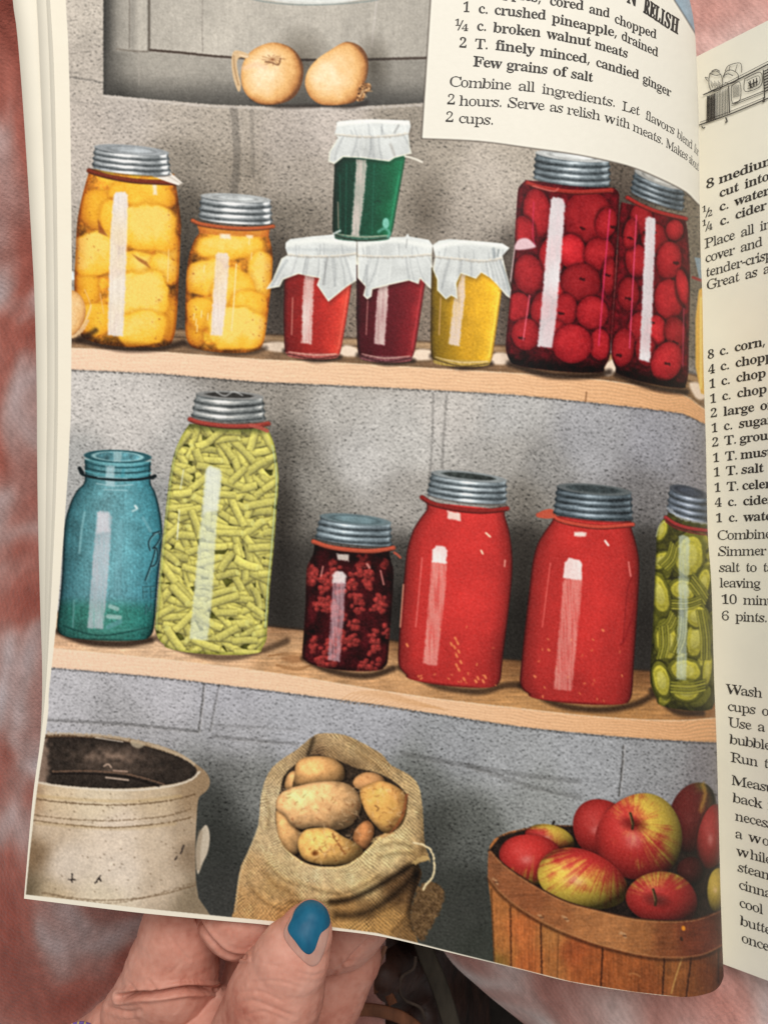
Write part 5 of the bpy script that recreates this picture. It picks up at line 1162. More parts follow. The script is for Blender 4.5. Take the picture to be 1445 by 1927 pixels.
[111,336,[[169,-24,140,-17,116,-1,92,11,63,37,41,70,31,96,25,124,23,154,25,184,31,213,41,239,63,272,92,297,116,309,140,326,168,334,208,315,243,298,273,273,295,240,305,214,311,185,313,154,311,123,305,94,295,69,273,36,243,11,208,-7],[169,26,194,31,212,40,221,81,223,154,222,206,217,245,210,269,193,279,169,284,142,279,126,269,119,245,115,206,113,154,116,82,126,40,143,30]]],
[112,371,[[17,-156,24,-108,44,-103,54,-101,56,-64,56,243,50,275,24,279,19,328,141,310,140,263,171,303,197,320,230,319,263,314,289,298,313,274,331,241,339,216,344,189,346,160,344,128,339,99,331,72,312,38,287,12,260,-5,227,-10,197,-13,174,-2,141,42,144,-58,148,-97,164,-103,192,-106,197,-156],[195,37,224,38,243,59,250,84,255,116,256,154,255,192,251,223,245,248,228,270,199,271,182,257,144,235,144,69,164,50]]],
[113,364,[[175,-156,180,-106,216,-101,225,-100,227,-83,217,37,196,-3,172,-12,142,-9,109,-5,82,10,58,33,39,64,31,88,26,115,24,144,26,176,32,207,43,234,57,259,75,280,97,297,119,309,142,322,170,331,199,326,226,302,257,281,295,320,340,320,316,-83,322,-107,334,-105,347,-108,354,-156],[179,39,210,52,222,59,227,67,227,241,208,272,179,281,148,277,128,261,120,234,115,199,113,156,115,117,119,85,127,60,147,39]]],
[114,287,[[18,-17,24,32,50,36,56,56,56,252,50,275,25,278,21,327,143,310,133,236,170,287,190,305,211,314,233,318,258,315,272,304,281,288,284,266,284,247,276,234,269,225,248,222,223,231,210,250,189,256,184,247,158,235,148,218,145,192,145,56,147,39,156,38,192,33,197,-17]]],
[115,288,[[151,-22,122,-19,89,-3,73,8,71,4,62,-9,17,-9,18,105,70,105,77,68,87,47,111,34,140,28,163,29,180,34,191,42,194,58,186,84,158,105,110,130,81,148,61,169,47,193,41,220,46,259,67,291,90,306,111,323,141,332,166,330,199,316,206,311,213,305,210,308,219,319,263,319,262,222,211,222,203,254,195,268,175,278,149,282,129,281,115,276,107,272,102,259,112,232,144,212,188,189,216,172,235,151,248,127,254,95,251,65,242,39,226,18,204,2,181,-14]]],
[116,228,[[124,-9,90,-4,70,10,59,36,52,71,55,279,26,265,28,311,90,369,113,424,163,424,140,310,203,319,203,270,140,279,141,82,146,51,154,45,168,46,177,58,192,82,238,66,192,18,163,-5]]],
[117,375,[[131,-10,93,-3,71,17,59,38,52,65,49,97,49,248,43,278,31,276,16,280,11,327,137,310,138,74,147,46,160,41,177,43,208,55,232,66,232,248,225,278,211,276,194,278,189,327,318,310,320,70,327,48,355,45,357,-4,321,10,277,3,210,-10,235,40,204,8,184,-4,160,-8]]],
[118,306,[[125,-10,42,248,26,274,15,275,4,281,-3,327,164,327,157,285,156,277,132,275,125,276,126,268,185,122,224,253,232,272,233,275,207,277,203,327,305,328,301,282,287,275,283,273,272,243,177,-10]]],
[119,435,[[105,-10,21,264,10,274,-5,282,-11,327,138,327,133,279,116,275,110,276,112,266,116,253,167,127,215,235,205,265,194,275,174,279,168,328,323,327,317,279,299,274,292,273,292,269,294,262,336,141,370,256,378,275,381,275,359,278,356,328,445,328,442,281,429,274,423,258,322,-10,271,-10,223,197,157,-10]]],
[120,319,[[5,-18,9,31,35,39,52,56,127,136,47,262,28,273,11,280,4,327,169,327,163,278,144,276,136,280,145,260,183,206,214,261,230,279,229,275,204,277,201,327,311,328,307,280,282,272,264,254,194,184,287,41,299,36,313,29,319,-17,155,-17,161,33,181,35,190,30,177,59,138,114,108,58,88,34,90,35,114,32,113,15,118,-18]]],
[121,300,[[52,-140,29,-137,13,-125,2,-108,-4,-84,-1,-66,7,-53,13,-43,36,-40,62,-49,69,-61,71,-76,71,-81,71,-87,74,-91,86,-91,90,-85,101,-70,115,-44,129,-5,40,251,29,271,19,274,-1,277,2,293,-5,327,162,327,157,277,132,275,124,273,126,267,129,257,185,119,218,241,226,260,230,274,231,275,206,277,203,327,300,327,296,282,285,275,281,274,271,242,174,-24,138,-96,109,-121,94,-138]]],
[122,293,[[13,-18,23,25,162,281,128,274,95,272,76,266,68,250,60,216,9,216,36,310,275,325,265,282,131,31,152,37,195,40,221,47,232,69,242,107,294,107,263,0]]]]
LIGHT_OUTLINES = [
[44,180,[[27,-93,54,-3,71,78,124,88,116,71,97,-8,71,-87]]],
[45,216,[[40,154,40,206,176,206,176,154]]],
[46,180,[[89,-9,66,1,66,15,65,36,66,57,66,71,89,81,114,71,113,57,115,36,113,15,113,1]]],
[48,375,[[188,-7,150,-3,133,7,123,24,87,48,70,76,58,111,50,150,45,193,43,241,45,289,50,332,58,371,70,405,87,433,122,456,133,473,150,483,189,486,225,483,241,473,251,456,287,433,305,405,317,370,325,331,330,288,332,240,330,193,325,150,317,110,305,76,287,47,251,24,241,7,225,-3],[188,37,235,50,255,91,262,131,267,181,269,240,267,300,262,349,255,390,236,429,189,443,141,429,121,390,113,349,108,300,107,240,108,181,113,131,121,91,140,50]]],
[49,375,[[65,-3,104,39,120,39,149,40,169,45,173,79,139,416,95,365,88,351,67,346,50,349,49,359,48,371,46,411,82,412,149,447,184,482,239,482,234,79,238,47,257,40,288,39,303,39,343,-3]]],
[50,375,[[24,0,24,69,133,171,201,245,235,307,246,371,243,405,232,427,207,441,174,445,131,438,107,416,100,393,98,364,125,329,77,333,57,344,48,365,44,396,49,419,64,441,95,459,108,474,116,481,143,485,174,487,220,483,242,473,253,456,290,434,304,407,308,375,300,329,275,281,225,220,146,138,112,74,244,74,270,77,288,86,296,101,300,120,304,141,347,141,341,0]]],
[51,375,[[163,-7,132,-5,104,-2,96,5,84,18,86,35,40,54,33,74,30,96,35,113,50,123,94,126,74,89,85,62,117,46,158,40,209,49,236,61,250,79,258,105,261,139,255,174,234,202,207,216,168,224,137,227,132,227,123,269,140,269,186,275,221,296,239,327,245,367,242,400,231,424,206,440,169,445,138,441,113,430,98,391,126,341,75,345,55,356,46,374,43,401,54,434,95,461,104,475,128,483,173,486,217,483,240,474,252,458,288,436,302,409,307,377,304,348,296,323,281,301,264,283,240,267,206,256,261,238,285,222,304,201,319,174,324,138,320,101,309,70,287,44,258,25,230,1]]],
[54,375,[[197,-7,165,-4,148,4,135,18,107,37,85,62,69,93,58,130,51,173,49,222,88,258,53,293,59,325,68,356,79,384,93,409,110,432,149,450,159,466,173,477,191,484,222,487,261,484,279,476,286,464,286,449,319,432,323,412,321,393,314,376,298,364,247,360,272,400,261,434,242,443,216,445,168,435,137,401,123,366,112,322,107,269,168,287,218,294,256,290,270,278,263,258,316,230,329,196,333,155,329,110,316,71,292,38,261,13,244,-2],[199,38,235,44,257,64,266,85,271,113,273,148,272,181,266,208,257,228,231,247,193,251,141,242,106,221,109,162,117,116,129,81,155,48]]],
[67,468,[[257,-13,213,-7,189,3,169,20,123,43,98,71,77,104,61,142,53,184,49,228,53,273,61,314,76,351,97,384,120,412,149,435,190,452,216,467,259,475,292,472,316,462,363,440,388,435,401,443,409,465,450,465,450,308,407,308,398,347,387,380,370,404,342,419,298,429,265,433,213,428,171,409,144,365,127,304,121,226,127,153,145,97,174,56,220,33,278,28,305,31,335,38,359,49,382,64,402,84,428,107,452,89,417,52,373,22,328,1,303,-12]]],
[71,508,[[268,-19,222,-11,195,3,153,19,123,42,99,70,78,103,63,141,54,183,51,229,54,274,63,315,78,352,99,385,121,413,150,435,190,452,215,466,257,474,293,472,319,461,364,441,388,436,400,443,410,465,450,465,450,308,408,308,401,334,395,357,388,379,371,404,343,419,304,429,267,433,215,428,173,409,146,366,129,305,123,228,127,163,140,110,161,67,191,38,230,26,275,23,314,26,347,31,360,45,363,71,363,128,361,154,350,163,309,167,304,169,275,211,500,211,467,169,461,167,433,164,427,155,426,128,423,29,371,7,328,-10]]],
[76,426,[[15,-12,15,30,45,32,90,36,94,50,96,81,96,379,94,407,86,420,58,424,52,426,16,468,250,468,222,426,208,424,172,420,164,416,161,379,161,83,163,47,186,37,234,35,264,35,291,37,324,41,353,56,370,80,379,100,388,125,397,154,427,154,402,0]]],
[77,634,[[14,-12,38,30,50,32,68,36,68,50,68,79,68,382,96,415,67,423,39,426,15,468,153,455,317,142,481,455,617,468,589,426,577,423,547,419,537,405,539,378,539,85,542,43,563,33,585,30,617,-12,396,-12,427,30,449,33,473,44,475,83,467,399,301,0,257,0,109,389,112,80,112,48,110,35,139,31,147,30,169,-12]]],
[80,418,[[15,-12,50,30,58,32,88,36,94,50,96,81,96,379,94,406,86,419,68,424,16,426,16,468,214,464,265,455,306,449,336,440,349,422,368,398,381,367,386,332,382,296,368,266,349,240,308,221,292,209,242,199,161,206,161,81,163,50,169,36,199,32,207,30,242,-12],[161,230,201,239,253,242,292,253,309,283,315,329,310,375,296,406,262,419,216,422,166,419,160,398]]],
[82,473,[[15,-12,50,30,58,32,88,36,94,50,96,81,96,379,94,406,87,419,68,424,16,426,16,468,217,464,278,452,329,442,352,426,373,403,389,372,395,334,384,285,357,248,267,224,407,50,433,34,467,30,450,17,480,-12,361,0,225,205,161,212,161,81,163,50,169,36,199,32,207,30,242,-12],[161,234,203,242,235,236,272,245,298,258,314,278,322,304,326,336,316,389,282,416,224,422,202,421,165,420,161,385]]],
[83,390,[[30,-11,31,158,75,158,81,113,89,77,100,50,123,35,164,26,197,24,236,28,265,38,284,60,293,89,289,117,272,140,241,160,184,191,156,210,135,231,118,253,98,276,80,302,68,332,66,370,74,403,93,429,136,449,148,468,185,476,229,470,282,448,291,446,300,445,305,450,312,466,352,466,353,319,309,319,303,354,294,385,283,409,260,422,230,430,194,434,160,431,136,422,119,406,111,380,110,356,123,336,172,303,230,273,284,233,295,211,314,188,340,133,339,93,328,58,305,29,259,8,245,-5,225,-16,192,-18,158,-15,136,-2,111,9,85,12,77,7,70,-11]]],
[84,423,[[92,-12,126,30,135,31,167,36,175,50,177,81,206,433,149,423,116,422,79,417,60,403,51,380,45,352,42,318,-2,318,11,455,410,455,424,317,380,317,371,382,342,417,269,423,213,433,242,81,244,49,251,35,296,31,295,30,328,-12]]],
[85,492,[[248,-14,192,-8,169,6,135,29,112,61,98,103,94,155,94,379,92,406,86,419,57,424,50,426,15,468,240,468,210,426,186,423,161,415,160,379,160,140,162,104,170,74,184,51,221,30,275,27,340,42,371,83,384,159,385,378,386,406,386,419,368,423,350,426,328,468,474,468,449,427,439,423,428,418,429,404,429,378,429,181,424,118,408,69,374,32,322,4,302,-11]]],
[87,611,[[158,-11,54,393,41,422,18,424,22,428,-15,468,181,468,150,426,136,423,118,421,117,410,126,373,223,153,322,353,308,399,301,417,281,421,259,426,229,468,439,468,409,426,384,423,371,412,378,386,474,166,534,369,546,406,549,419,544,422,521,426,503,468,624,468,600,429,596,423,592,419,581,379,459,-11,415,-11,316,309,202,-11]]],
[90,442,[[20,-16,20,21,232,426,214,422,141,417,108,407,94,386,84,356,75,316,31,316,57,455,406,470,406,434,204,32,239,35,282,37,328,43,358,61,373,87,384,121,393,164,424,164,407,0]]],
[97,344,[[255,-10,229,1,200,35,152,4,129,-4,95,-9,71,-4,64,11,49,34,40,63,44,91,56,115,74,136,102,155,156,177,217,190,217,241,213,266,202,279,178,284,148,285,113,280,97,274,98,257,105,231,104,212,101,202,96,194,77,191,58,194,56,203,52,218,50,236,52,259,56,278,77,295,108,308,126,325,162,327,205,315,224,307,248,292,263,271,272,244,274,210,274,62,270,40,304,41,327,51,304,18,292,0,280,-6],[151,40,190,49,217,63,217,169,148,143,112,123,100,84,106,46]]],
[98,361,[[26,-11,62,388,57,423,31,427,8,468,113,455,138,279,180,308,194,317,221,318,249,313,265,299,288,276,308,245,316,221,321,195,323,166,321,133,316,103,306,75,293,51,278,30,257,13,236,0,220,-9,192,-18,167,-13,150,7,105,28,65,-11],[183,24,222,28,246,49,256,77,262,114,264,160,262,197,257,228,249,251,225,273,184,275,141,261,124,252,120,242,120,69,150,34]]],
[99,293,[[156,-10,125,-5,107,11,99,35,59,68,47,93,41,120,38,150,39,181,45,210,55,237,68,260,81,280,105,297,131,309,146,323,175,328,212,314,238,298,256,275,262,245,261,227,259,215,256,207,236,204,215,216,212,251,212,261,212,271,200,283,169,287,132,279,105,248,95,187,96,142,104,105,117,76,152,48,204,39,235,53,264,80,293,60,220,16,197,-3]]],
[100,370,[[140,-10,112,-5,97,10,72,35,53,66,45,91,40,118,39,147,40,180,45,210,54,237,73,272,100,297,117,313,146,318,171,318,184,307,221,280,242,401,240,418,224,422,197,426,176,468,291,455,300,75,300,43,323,42,328,38,338,-2,315,8,271,1,208,-10,231,39,180,5,167,-9],[171,33,183,39,223,48,236,62,242,76,242,242,237,252,220,262,174,276,134,273,113,250,105,225,100,193,98,153,100,115,104,83,112,58,132,36]]],
[101,301,[[154,-10,123,-5,105,10,97,35,58,69,47,95,41,125,39,157,73,187,45,215,54,240,72,273,97,298,126,313,157,328,193,317,206,301,242,280,254,251,264,216,231,173,283,149,107,166,107,97,137,56,199,42,224,51,241,66,262,91,294,73,216,23,195,-1],[116,192,207,200,217,215,200,276,184,283,161,286,128,281,107,255,98,203]]],
[102,214,[[15,-13,46,29,56,32,70,35,71,73,82,277,49,273,49,314,82,310,71,353,74,386,83,413,97,436,123,452,139,461,174,474,206,460,217,446,248,425,248,400,246,380,245,367,243,358,224,355,200,365,201,374,200,391,204,420,204,426,202,433,195,430,180,433,155,431,139,428,130,390,122,310,179,314,179,273,122,277,129,65,131,40,137,33,173,30,172,29,199,-13]]],
[103,327,[[146,-149,106,-144,84,-132,77,-122,34,-100,22,-75,33,-46,117,-26,89,-1,75,30,46,54,49,74,67,92,125,110,70,135,48,169,40,212,44,242,56,268,72,289,111,305,120,315,157,329,196,315,233,304,293,307,298,265,254,266,268,237,273,203,270,176,260,151,245,131,218,116,205,106,172,94,157,93,142,95,114,94,102,79,92,71,101,55,141,49,175,49,259,40,249,29,248,13,260,-9,297,-37,309,-67,297,-92,266,-113,225,-135,197,-146],[157,135,188,137,206,146,215,173,217,211,213,249,215,276,197,283,157,287,128,283,109,275,100,249,96,211,100,173,109,146,129,137],[161,-107,218,-101,251,-87,265,-66,265,-51,254,-41,205,-34,97,-34,74,-52,66,-73,71,-89,87,-99,122,-105]]],
[104,381,[[18,-13,47,28,67,32,71,56,71,399,66,425,46,425,44,429,19,469,122,455,146,267,195,300,212,313,243,318,278,306,299,271,312,212,312,56,315,30,335,30,332,27,363,-13,202,-13,234,21,221,29,250,32,254,56,254,217,247,258,231,268,203,270,156,256,129,235,129,56,132,30,151,30,148,27,180,-13]]],
[105,198,[[101,362,81,366,78,376,72,393,70,412,72,432,78,449,81,460,101,463,121,460,123,449,129,432,131,412,129,393,123,376,120,366],[18,-13,47,28,67,32,71,56,71,252,67,278,43,282,21,323,123,310,130,56,133,32,150,28,180,-13]]],
[107,359,[[17,-13,46,28,67,33,71,56,71,398,67,426,47,425,45,428,21,468,123,455,168,160,222,252,237,265,250,278,246,279,209,281,233,293,206,323,345,323,324,281,300,276,277,260,227,209,325,37,342,31,343,26,376,-13,211,-13,244,22,217,29,253,31,261,32,252,49,181,145,129,134,129,56,132,32,150,28,180,-13]]],
[108,199,[[18,-13,47,28,67,32,71,56,71,398,67,426,48,425,44,428,20,468,123,455,130,56,133,32,150,28,180,-13]]],
[109,554,[[18,-13,46,28,66,32,71,56,74,253,65,280,46,280,43,283,19,323,135,310,134,265,195,300,211,312,237,318,270,312,279,293,320,261,370,299,387,312,418,318,452,306,472,271,485,212,485,56,489,30,507,30,505,27,536,-13,377,-13,409,27,406,30,424,30,428,56,428,217,422,258,406,268,377,270,355,257,306,237,306,56,310,30,327,30,325,27,356,-13,199,-13,230,27,228,30,246,30,250,56,250,217,249,258,228,268,199,269,153,255,128,235,128,56,131,30,148,31,146,26,177,-13]]],
[110,381,[[18,-13,47,28,67,32,71,56,74,253,66,280,46,280,44,283,19,323,137,310,136,267,195,300,212,313,243,318,278,306,299,271,312,212,312,56,315,30,335,30,332,27,363,-13,202,-13,234,21,221,29,250,32,254,56,254,217,247,258,231,268,203,270,156,257,129,235,129,56,132,30,151,30,148,27,180,-13]]],
[111,336,[[169,-20,140,-13,124,-1,101,11,72,37,54,70,45,96,40,124,38,154,40,184,45,213,54,239,72,272,99,297,124,309,140,322,168,330,203,313,237,298,263,273,282,240,291,214,296,185,298,154,296,123,291,94,282,69,263,36,236,11,204,-5],[169,22,199,27,221,39,234,81,239,154,236,206,230,245,220,271,197,283,169,288,138,283,116,271,106,245,100,206,98,154,103,82,116,39,138,26]]],
[112,371,[[17,-152,50,-111,60,-107,71,-101,71,-64,72,243,65,278,42,283,19,324,132,310,129,263,190,299,202,316,230,319,258,314,274,298,297,274,317,241,325,216,329,189,331,160,329,128,325,99,317,72,298,38,271,12,256,-5,227,-10,201,-9,189,2,145,40,129,-58,132,-99,151,-107,171,-110,197,-152],[195,33,235,36,256,59,264,84,270,116,272,154,270,192,266,223,259,248,239,270,199,275,179,261,129,235,129,69,148,46]]],
[114,287,[[18,-13,50,28,68,32,71,56,71,252,66,279,43,282,21,323,132,310,137,238,189,283,201,301,212,314,233,318,256,315,260,304,263,287,263,266,271,248,270,234,267,225,248,222,226,231,220,250,189,260,181,251,140,238,133,220,130,192,130,56,131,37,146,34,172,29,197,-13]]],
[115,288,[[151,-18,122,-15,96,1,73,9,67,4,60,-9,21,-9,22,105,66,105,73,68,83,43,104,30,140,24,166,25,183,30,195,40,200,58,197,84,169,105,125,130,102,148,88,169,69,193,56,220,53,259,72,291,105,306,111,319,141,328,166,326,199,312,206,307,213,305,214,308,222,319,259,319,258,222,215,222,207,254,198,272,181,282,149,286,127,285,112,280,103,274,96,259,101,232,133,212,173,189,195,172,208,151,226,127,240,95,244,65,238,39,220,18,193,2,181,-10]]],
[116,228,[[124,-9,94,-4,88,10,83,36,67,71,80,279,49,269,57,308,94,369,116,424,159,424,122,310,187,315,186,274,120,279,126,82,130,51,143,43,168,42,180,54,194,78,234,66,170,21,156,-1]]],
[117,375,[[131,-10,99,-3,93,17,75,38,67,65,64,97,64,248,59,279,40,280,36,283,11,323,116,310,123,74,132,46,152,38,177,39,221,51,247,66,247,248,241,280,219,280,213,282,189,323,297,310,305,70,312,45,337,41,345,0,321,10,277,3,214,-10,231,40,185,12,173,0,160,-7]]],
[118,306,[[129,-10,58,248,44,277,28,279,30,284,-3,323,164,323,131,287,156,281,117,279,108,276,110,268,185,122,228,253,236,272,238,279,219,281,203,323,305,324,285,285,281,279,279,275,268,243,173,-10]]],
[119,435,[[109,-10,36,265,27,277,19,285,-11,323,138,323,110,283,101,279,94,276,96,266,100,253,167,127,230,235,220,266,210,279,196,283,168,324,323,323,294,282,286,278,276,275,277,269,279,262,336,141,374,256,382,275,385,279,371,282,356,324,445,324,428,284,425,278,419,258,318,-10,275,-10,223,197,153,-10]]],
[120,319,[[5,-14,25,27,38,35,56,56,144,136,63,263,43,277,37,284,4,323,169,323,140,282,131,280,118,280,129,260,183,206,218,258,234,279,235,279,218,281,201,323,311,324,291,283,279,276,260,254,178,184,270,38,284,32,287,26,319,-13,155,-13,183,29,193,31,207,30,194,59,138,114,104,61,84,34,81,31,114,28,95,15,118,-14]]],
[121,300,[[52,-140,30,-137,27,-125,22,-107,9,-84,11,-67,14,-53,15,-43,36,-40,59,-49,58,-61,59,-76,59,-81,58,-87,63,-95,86,-95,94,-89,105,-73,119,-44,133,-5,56,251,45,273,33,278,9,281,28,293,-5,323,162,323,135,281,119,279,108,274,110,267,114,257,185,119,222,241,230,260,234,274,235,279,218,281,203,323,300,323,281,285,277,279,277,277,267,242,170,-24,134,-96,93,-118,88,-134]]]]
# ---------------------------------------------------------------- the book
def curve(pts):
    p = smooth(pts, 12, False)
    o = np.argsort(p[:, 1], kind='stable')
    return lambda y: np.interp(y, p[o, 1], p[o, 0])

LIMB = curve([(1282, -140), (1290, -40), (1297, 0), (1304, 36), (1309, 92), (1314, 230), (1316, 391), (1318, 491), (1321, 563), (1323, 690), (1327, 818), (1328, 860), (1331, 1000), (1338, 1104), (1343, 1279), (1347, 1380), (1351, 1517), (1355, 1674), (1359, 1791), (1361, 1838), (1362, 1900)])
LEAF = curve([(88, -140), (95, 0), (103, 150), (108, 400), (110, 700), (107, 900), (98, 1102), (90, 1250), (80, 1370), (62, 1506), (46, 1690)])
PRINT = curve([(121, -140), (124.6, 0), (129, 83), (133, 232), (135.5, 480), (134.5, 739), (131, 839), (126.5, 920), (113, 1102), (101.6, 1222), (93, 1300), (89.7, 1356), (68, 1506), (49.5, 1683), (48, 1760)])
FOOT = [(46.5, 1691), (150, 1704), (266, 1718), (400, 1731), (480, 1738), (520, 1742), (621, 1750), (710, 1761), (788, 1778), (865, 1797), (978, 1824), (1075, 1848), (1193, 1867), (1283, 1876), (1330, 1870), (1352, 1857), (1361, 1838)]
FOOTP = [(46, 1683), (150, 1695), (266, 1709), (435, 1726), (520, 1734), (621, 1744), (710, 1756), (788, 1775), (865, 1795), (978, 1823), (1075, 1847.6), (1193, 1867), (1400, 1890)]
RB = 360.0
def page_depth(px, py):
    d = np.clip(LIMB(py) - px, 0, None)
    e = np.clip(RB - d, 0, RB)
    q = RB - np.sqrt(np.clip(RB * RB - e * e, 0, None))
    sag = 10 * np.sin((px - 80) / 300.0) + 6 * np.sin(py / 420.0)
    return D0 + q + sag

# paper left bare round the print
ppr = item('bare_paper', None, None)
s_ = (slice(0, CH), slice(0, 150))
Y_, X_ = np.mgrid[s_[0], s_[1]].astype(np.float32); Y_ += CY0
put(s_, np.clip(PRINT(Y_) - X_ + .5, 0, 1), np.array([241, 233, 215]) + (1.5 * N20[s_])[..., None], ppr)
s_, X_, Y_ = box(0, 1660, CW - 1, CY0 + CH - 2)
fp = np.array(FOOTP)
put(s_, np.clip(Y_ - np.interp(X_, fp[:, 0], fp[:, 1]) + .5, 0, 1), np.array([240, 232, 214]) + (1.5 * N20[s_])[..., None], ppr)

m_ink, nt, b = mat('printed_paper', rough=.46, spec=.10)
at = nt.nodes.new('ShaderNodeVertexColor'); at.layer_name = 'ink'
nt.links.new(at.outputs[0], b.inputs['Base Color'])
nz = node(nt, 'ShaderNodeTexNoise', Scale=900.0, Detail=3.0)
nt.links.new(coords(nt), nz.inputs['Vector'])
nw = node(nt, 'ShaderNodeTexNoise', Scale=26.0, Detail=1.0)
nt.links.new(coords(nt), nw.inputs['Vector'])
ad = node(nt, 'ShaderNodeMath', operation='MULTIPLY_ADD'); ad.inputs[1].default_value = 12.0
nt.links.new(nw.outputs[0], ad.inputs[0]); nt.links.new(nz.outputs[0], ad.inputs[2])
bump(nt, b, ad.outputs[0], .10, .0004)

def paper(name, col, rough=.6):
    m, nt, b = mat(name, tuple(lin(col)), rough, .15)
    n1 = node(nt, 'ShaderNodeTexNoise', Scale=35.0, Detail=4.0)
    n2 = node(nt, 'ShaderNodeTexNoise', Scale=1500.0, Detail=3.0)
    nt.links.new(coords(nt), n1.inputs['Vector']); nt.links.new(coords(nt), n2.inputs['Vector'])
    c = np.array(lin(col))
    r = ramp(nt, n1.outputs[0], [(.3, tuple(c * .955)), (.7, tuple(np.minimum(c * 1.03, .9)))])
    nt.links.new(r.outputs[0], b.inputs['Base Color'])
    bump(nt, b, n2.outputs[0], .12, .00004)
    return m
m_paper = paper('cream_paper', (240, 233, 216))
m_page = paper('recipe_paper', (232, 228, 214))
m_under, nt, b = mat('paper_block', (.70, .66, .55), .7, .1)
wv_ = node(nt, 'ShaderNodeTexNoise', Scale=400.0, Detail=2.0); nt.links.new(coords(nt, (1, 1, 12)), wv_.inputs['Vector'])
nt.links.new(ramp(nt, wv_.outputs[0], [(.3, (.6, .56, .46)), (.7, (.76, .72, .62))]).outputs[0], b.inputs['Base Color'])
m_black, nt, b = mat('black_ink', (.035, .03, .028), .55, .2)
iz = node(nt, 'ShaderNodeTexNoise', Scale=700.0, Detail=2.0); nt.links.new(coords(nt), iz.inputs['Vector'])
nt.links.new(ramp(nt, iz.outputs[0], [(.3, (.022, .02, .018)), (.7, (.06, .052, .046))]).outputs[0], b.inputs['Base Color'])

book = empty('cookbook', (0.098, 0.0, -0.075), 'open cookbook with a colour picture of pantry shelves beside a page of recipes', 'book')

# leaf surface
NA, NB = 940, 1330
a = np.linspace(0, 1, NA)[:, None]; bb = np.linspace(0, 1, NB)[None, :]
ft = smooth(FOOT, 12, False)
arc = np.concatenate([[0], np.cumsum(np.hypot(*np.diff(ft, axis=0).T))]); arc /= arc[-1]
Bx, By = np.interp(a, arc, ft[:, 0]), np.interp(a, arc, ft[:, 1])
T0x, T1x, ty = 88.0, 1282.0, -140.0
Tx = T0x + a * (T1x - T0x)
ly = ty + bb * (1691 - ty); ry = ty + bb * (1838 - ty)
Lx, Rx = LEAF(ly), LIMB(ry)
# foot and limb meet the corners exactly
PX = (1 - a) * Lx + a * Rx + (1 - bb) * Tx + bb * Bx - ((1 - a) * (1 - bb) * T0x + a * (1 - bb) * T1x + (1 - a) * bb * ft[0, 0] + a * bb * ft[-1, 0])
PY = (1 - a) * ly + a * ry + (1 - bb) * ty + bb * By - ((1 - a) * (1 - bb) * ty + a * (1 - bb) * ty + (1 - a) * bb * ft[0, 1] + a * bb * ft[-1, 1])
PD = page_depth(PX, PY)
P3 = place(PX, PY, PD)
gx = np.clip(PX, 0, CW - 1.01); gy = np.clip(PY - CY0, 0, CH - 1.01)
ix, iy = gx.astype(int), gy.astype(int); fx, fy = (gx - ix)[..., None], (gy - iy)[..., None]
pix = (INK[iy, ix] * (1 - fx) + INK[iy, ix + 1] * fx) * (1 - fy) + (INK[iy + 1, ix] * (1 - fx) + INK[iy + 1, ix + 1] * fx) * fy
INKLIN = np.minimum(lin(pix) * GAIN, .88).astype(np.float32)
mx = (PX[:-1, :-1] + PX[1:, 1:]) / 2; my = (PY[:-1, :-1] + PY[1:, 1:]) / 2
QID = PID[np.clip(my - CY0, 0, CH - 1).astype(int), np.clip(mx, 0, CW - 1).astype(int)]
VI = np.arange(NA * NB).reshape(NA, NB)
QV = np.stack([VI[:-1, :-1], VI[:-1, 1:], VI[1:, 1:], VI[1:, :-1]], -1)
FLAT3 = P3.reshape(-1, 3); FLATC = INKLIN.reshape(-1, 3)

def cut(i, parent, name):
    q = QV[QID == i]
    if len(q) == 0:
        return None
    u, inv = np.unique(q.ravel(), return_inverse=True)
    V = FLAT3[u]
    return mesh(name, V, inv.reshape(-1, 4), m_ink, parent, True, FLATC[u], V.mean(0))

page = cut(ppr, book, 'picture_page')
tag(page, 'loose left leaf carrying the full page pantry picture')
made = {}
for i, it in enumerate(ITEMS):
    if i == ppr:
        continue
    if it['parent'] is None:
        o = cut(i, book, it['name'])
        if o is not None and it['label']:
            o['label'] = it['label']
        made[i] = o
for i, it in enumerate(ITEMS):
    if it['parent'] is not None and made.get(it['parent']) is not None:
        cut(i, made[it['parent']], it['name'])

# the back of the leaf and its roll down into the gutter
st = 10
bi = np.unique(np.r_[np.arange(0, NA, st), NA - 1]); bj_ = np.unique(np.r_[np.arange(0, NB, st), NB - 1])
bx, by = PX[np.ix_(bi, bj_)], PY[np.ix_(bi, bj_)]
bd = PD[np.ix_(bi, bj_)] + 2.2
V = place(bx, by, bd).reshape(-1, 3)
bk_ = mesh('leaf_back', V, gridfaces(len(bi), len(bj_)), m_paper, page)
yy = np.linspace(-140, 1838, 60)
rows = []
for t in np.linspace(0, 1, 14):
    ang = t * .9
    dep = page_depth(LIMB(yy), yy) + RB * math.sin(ang) * .75 + 1
    rows.append(place(LIMB(yy) - 2 - RB * (1 - math.cos(ang)) * .4, yy, dep))
V = np.array(rows).reshape(-1, 3)
mesh('gutter_roll', V, gridfaces(14, 60), m_paper, page)

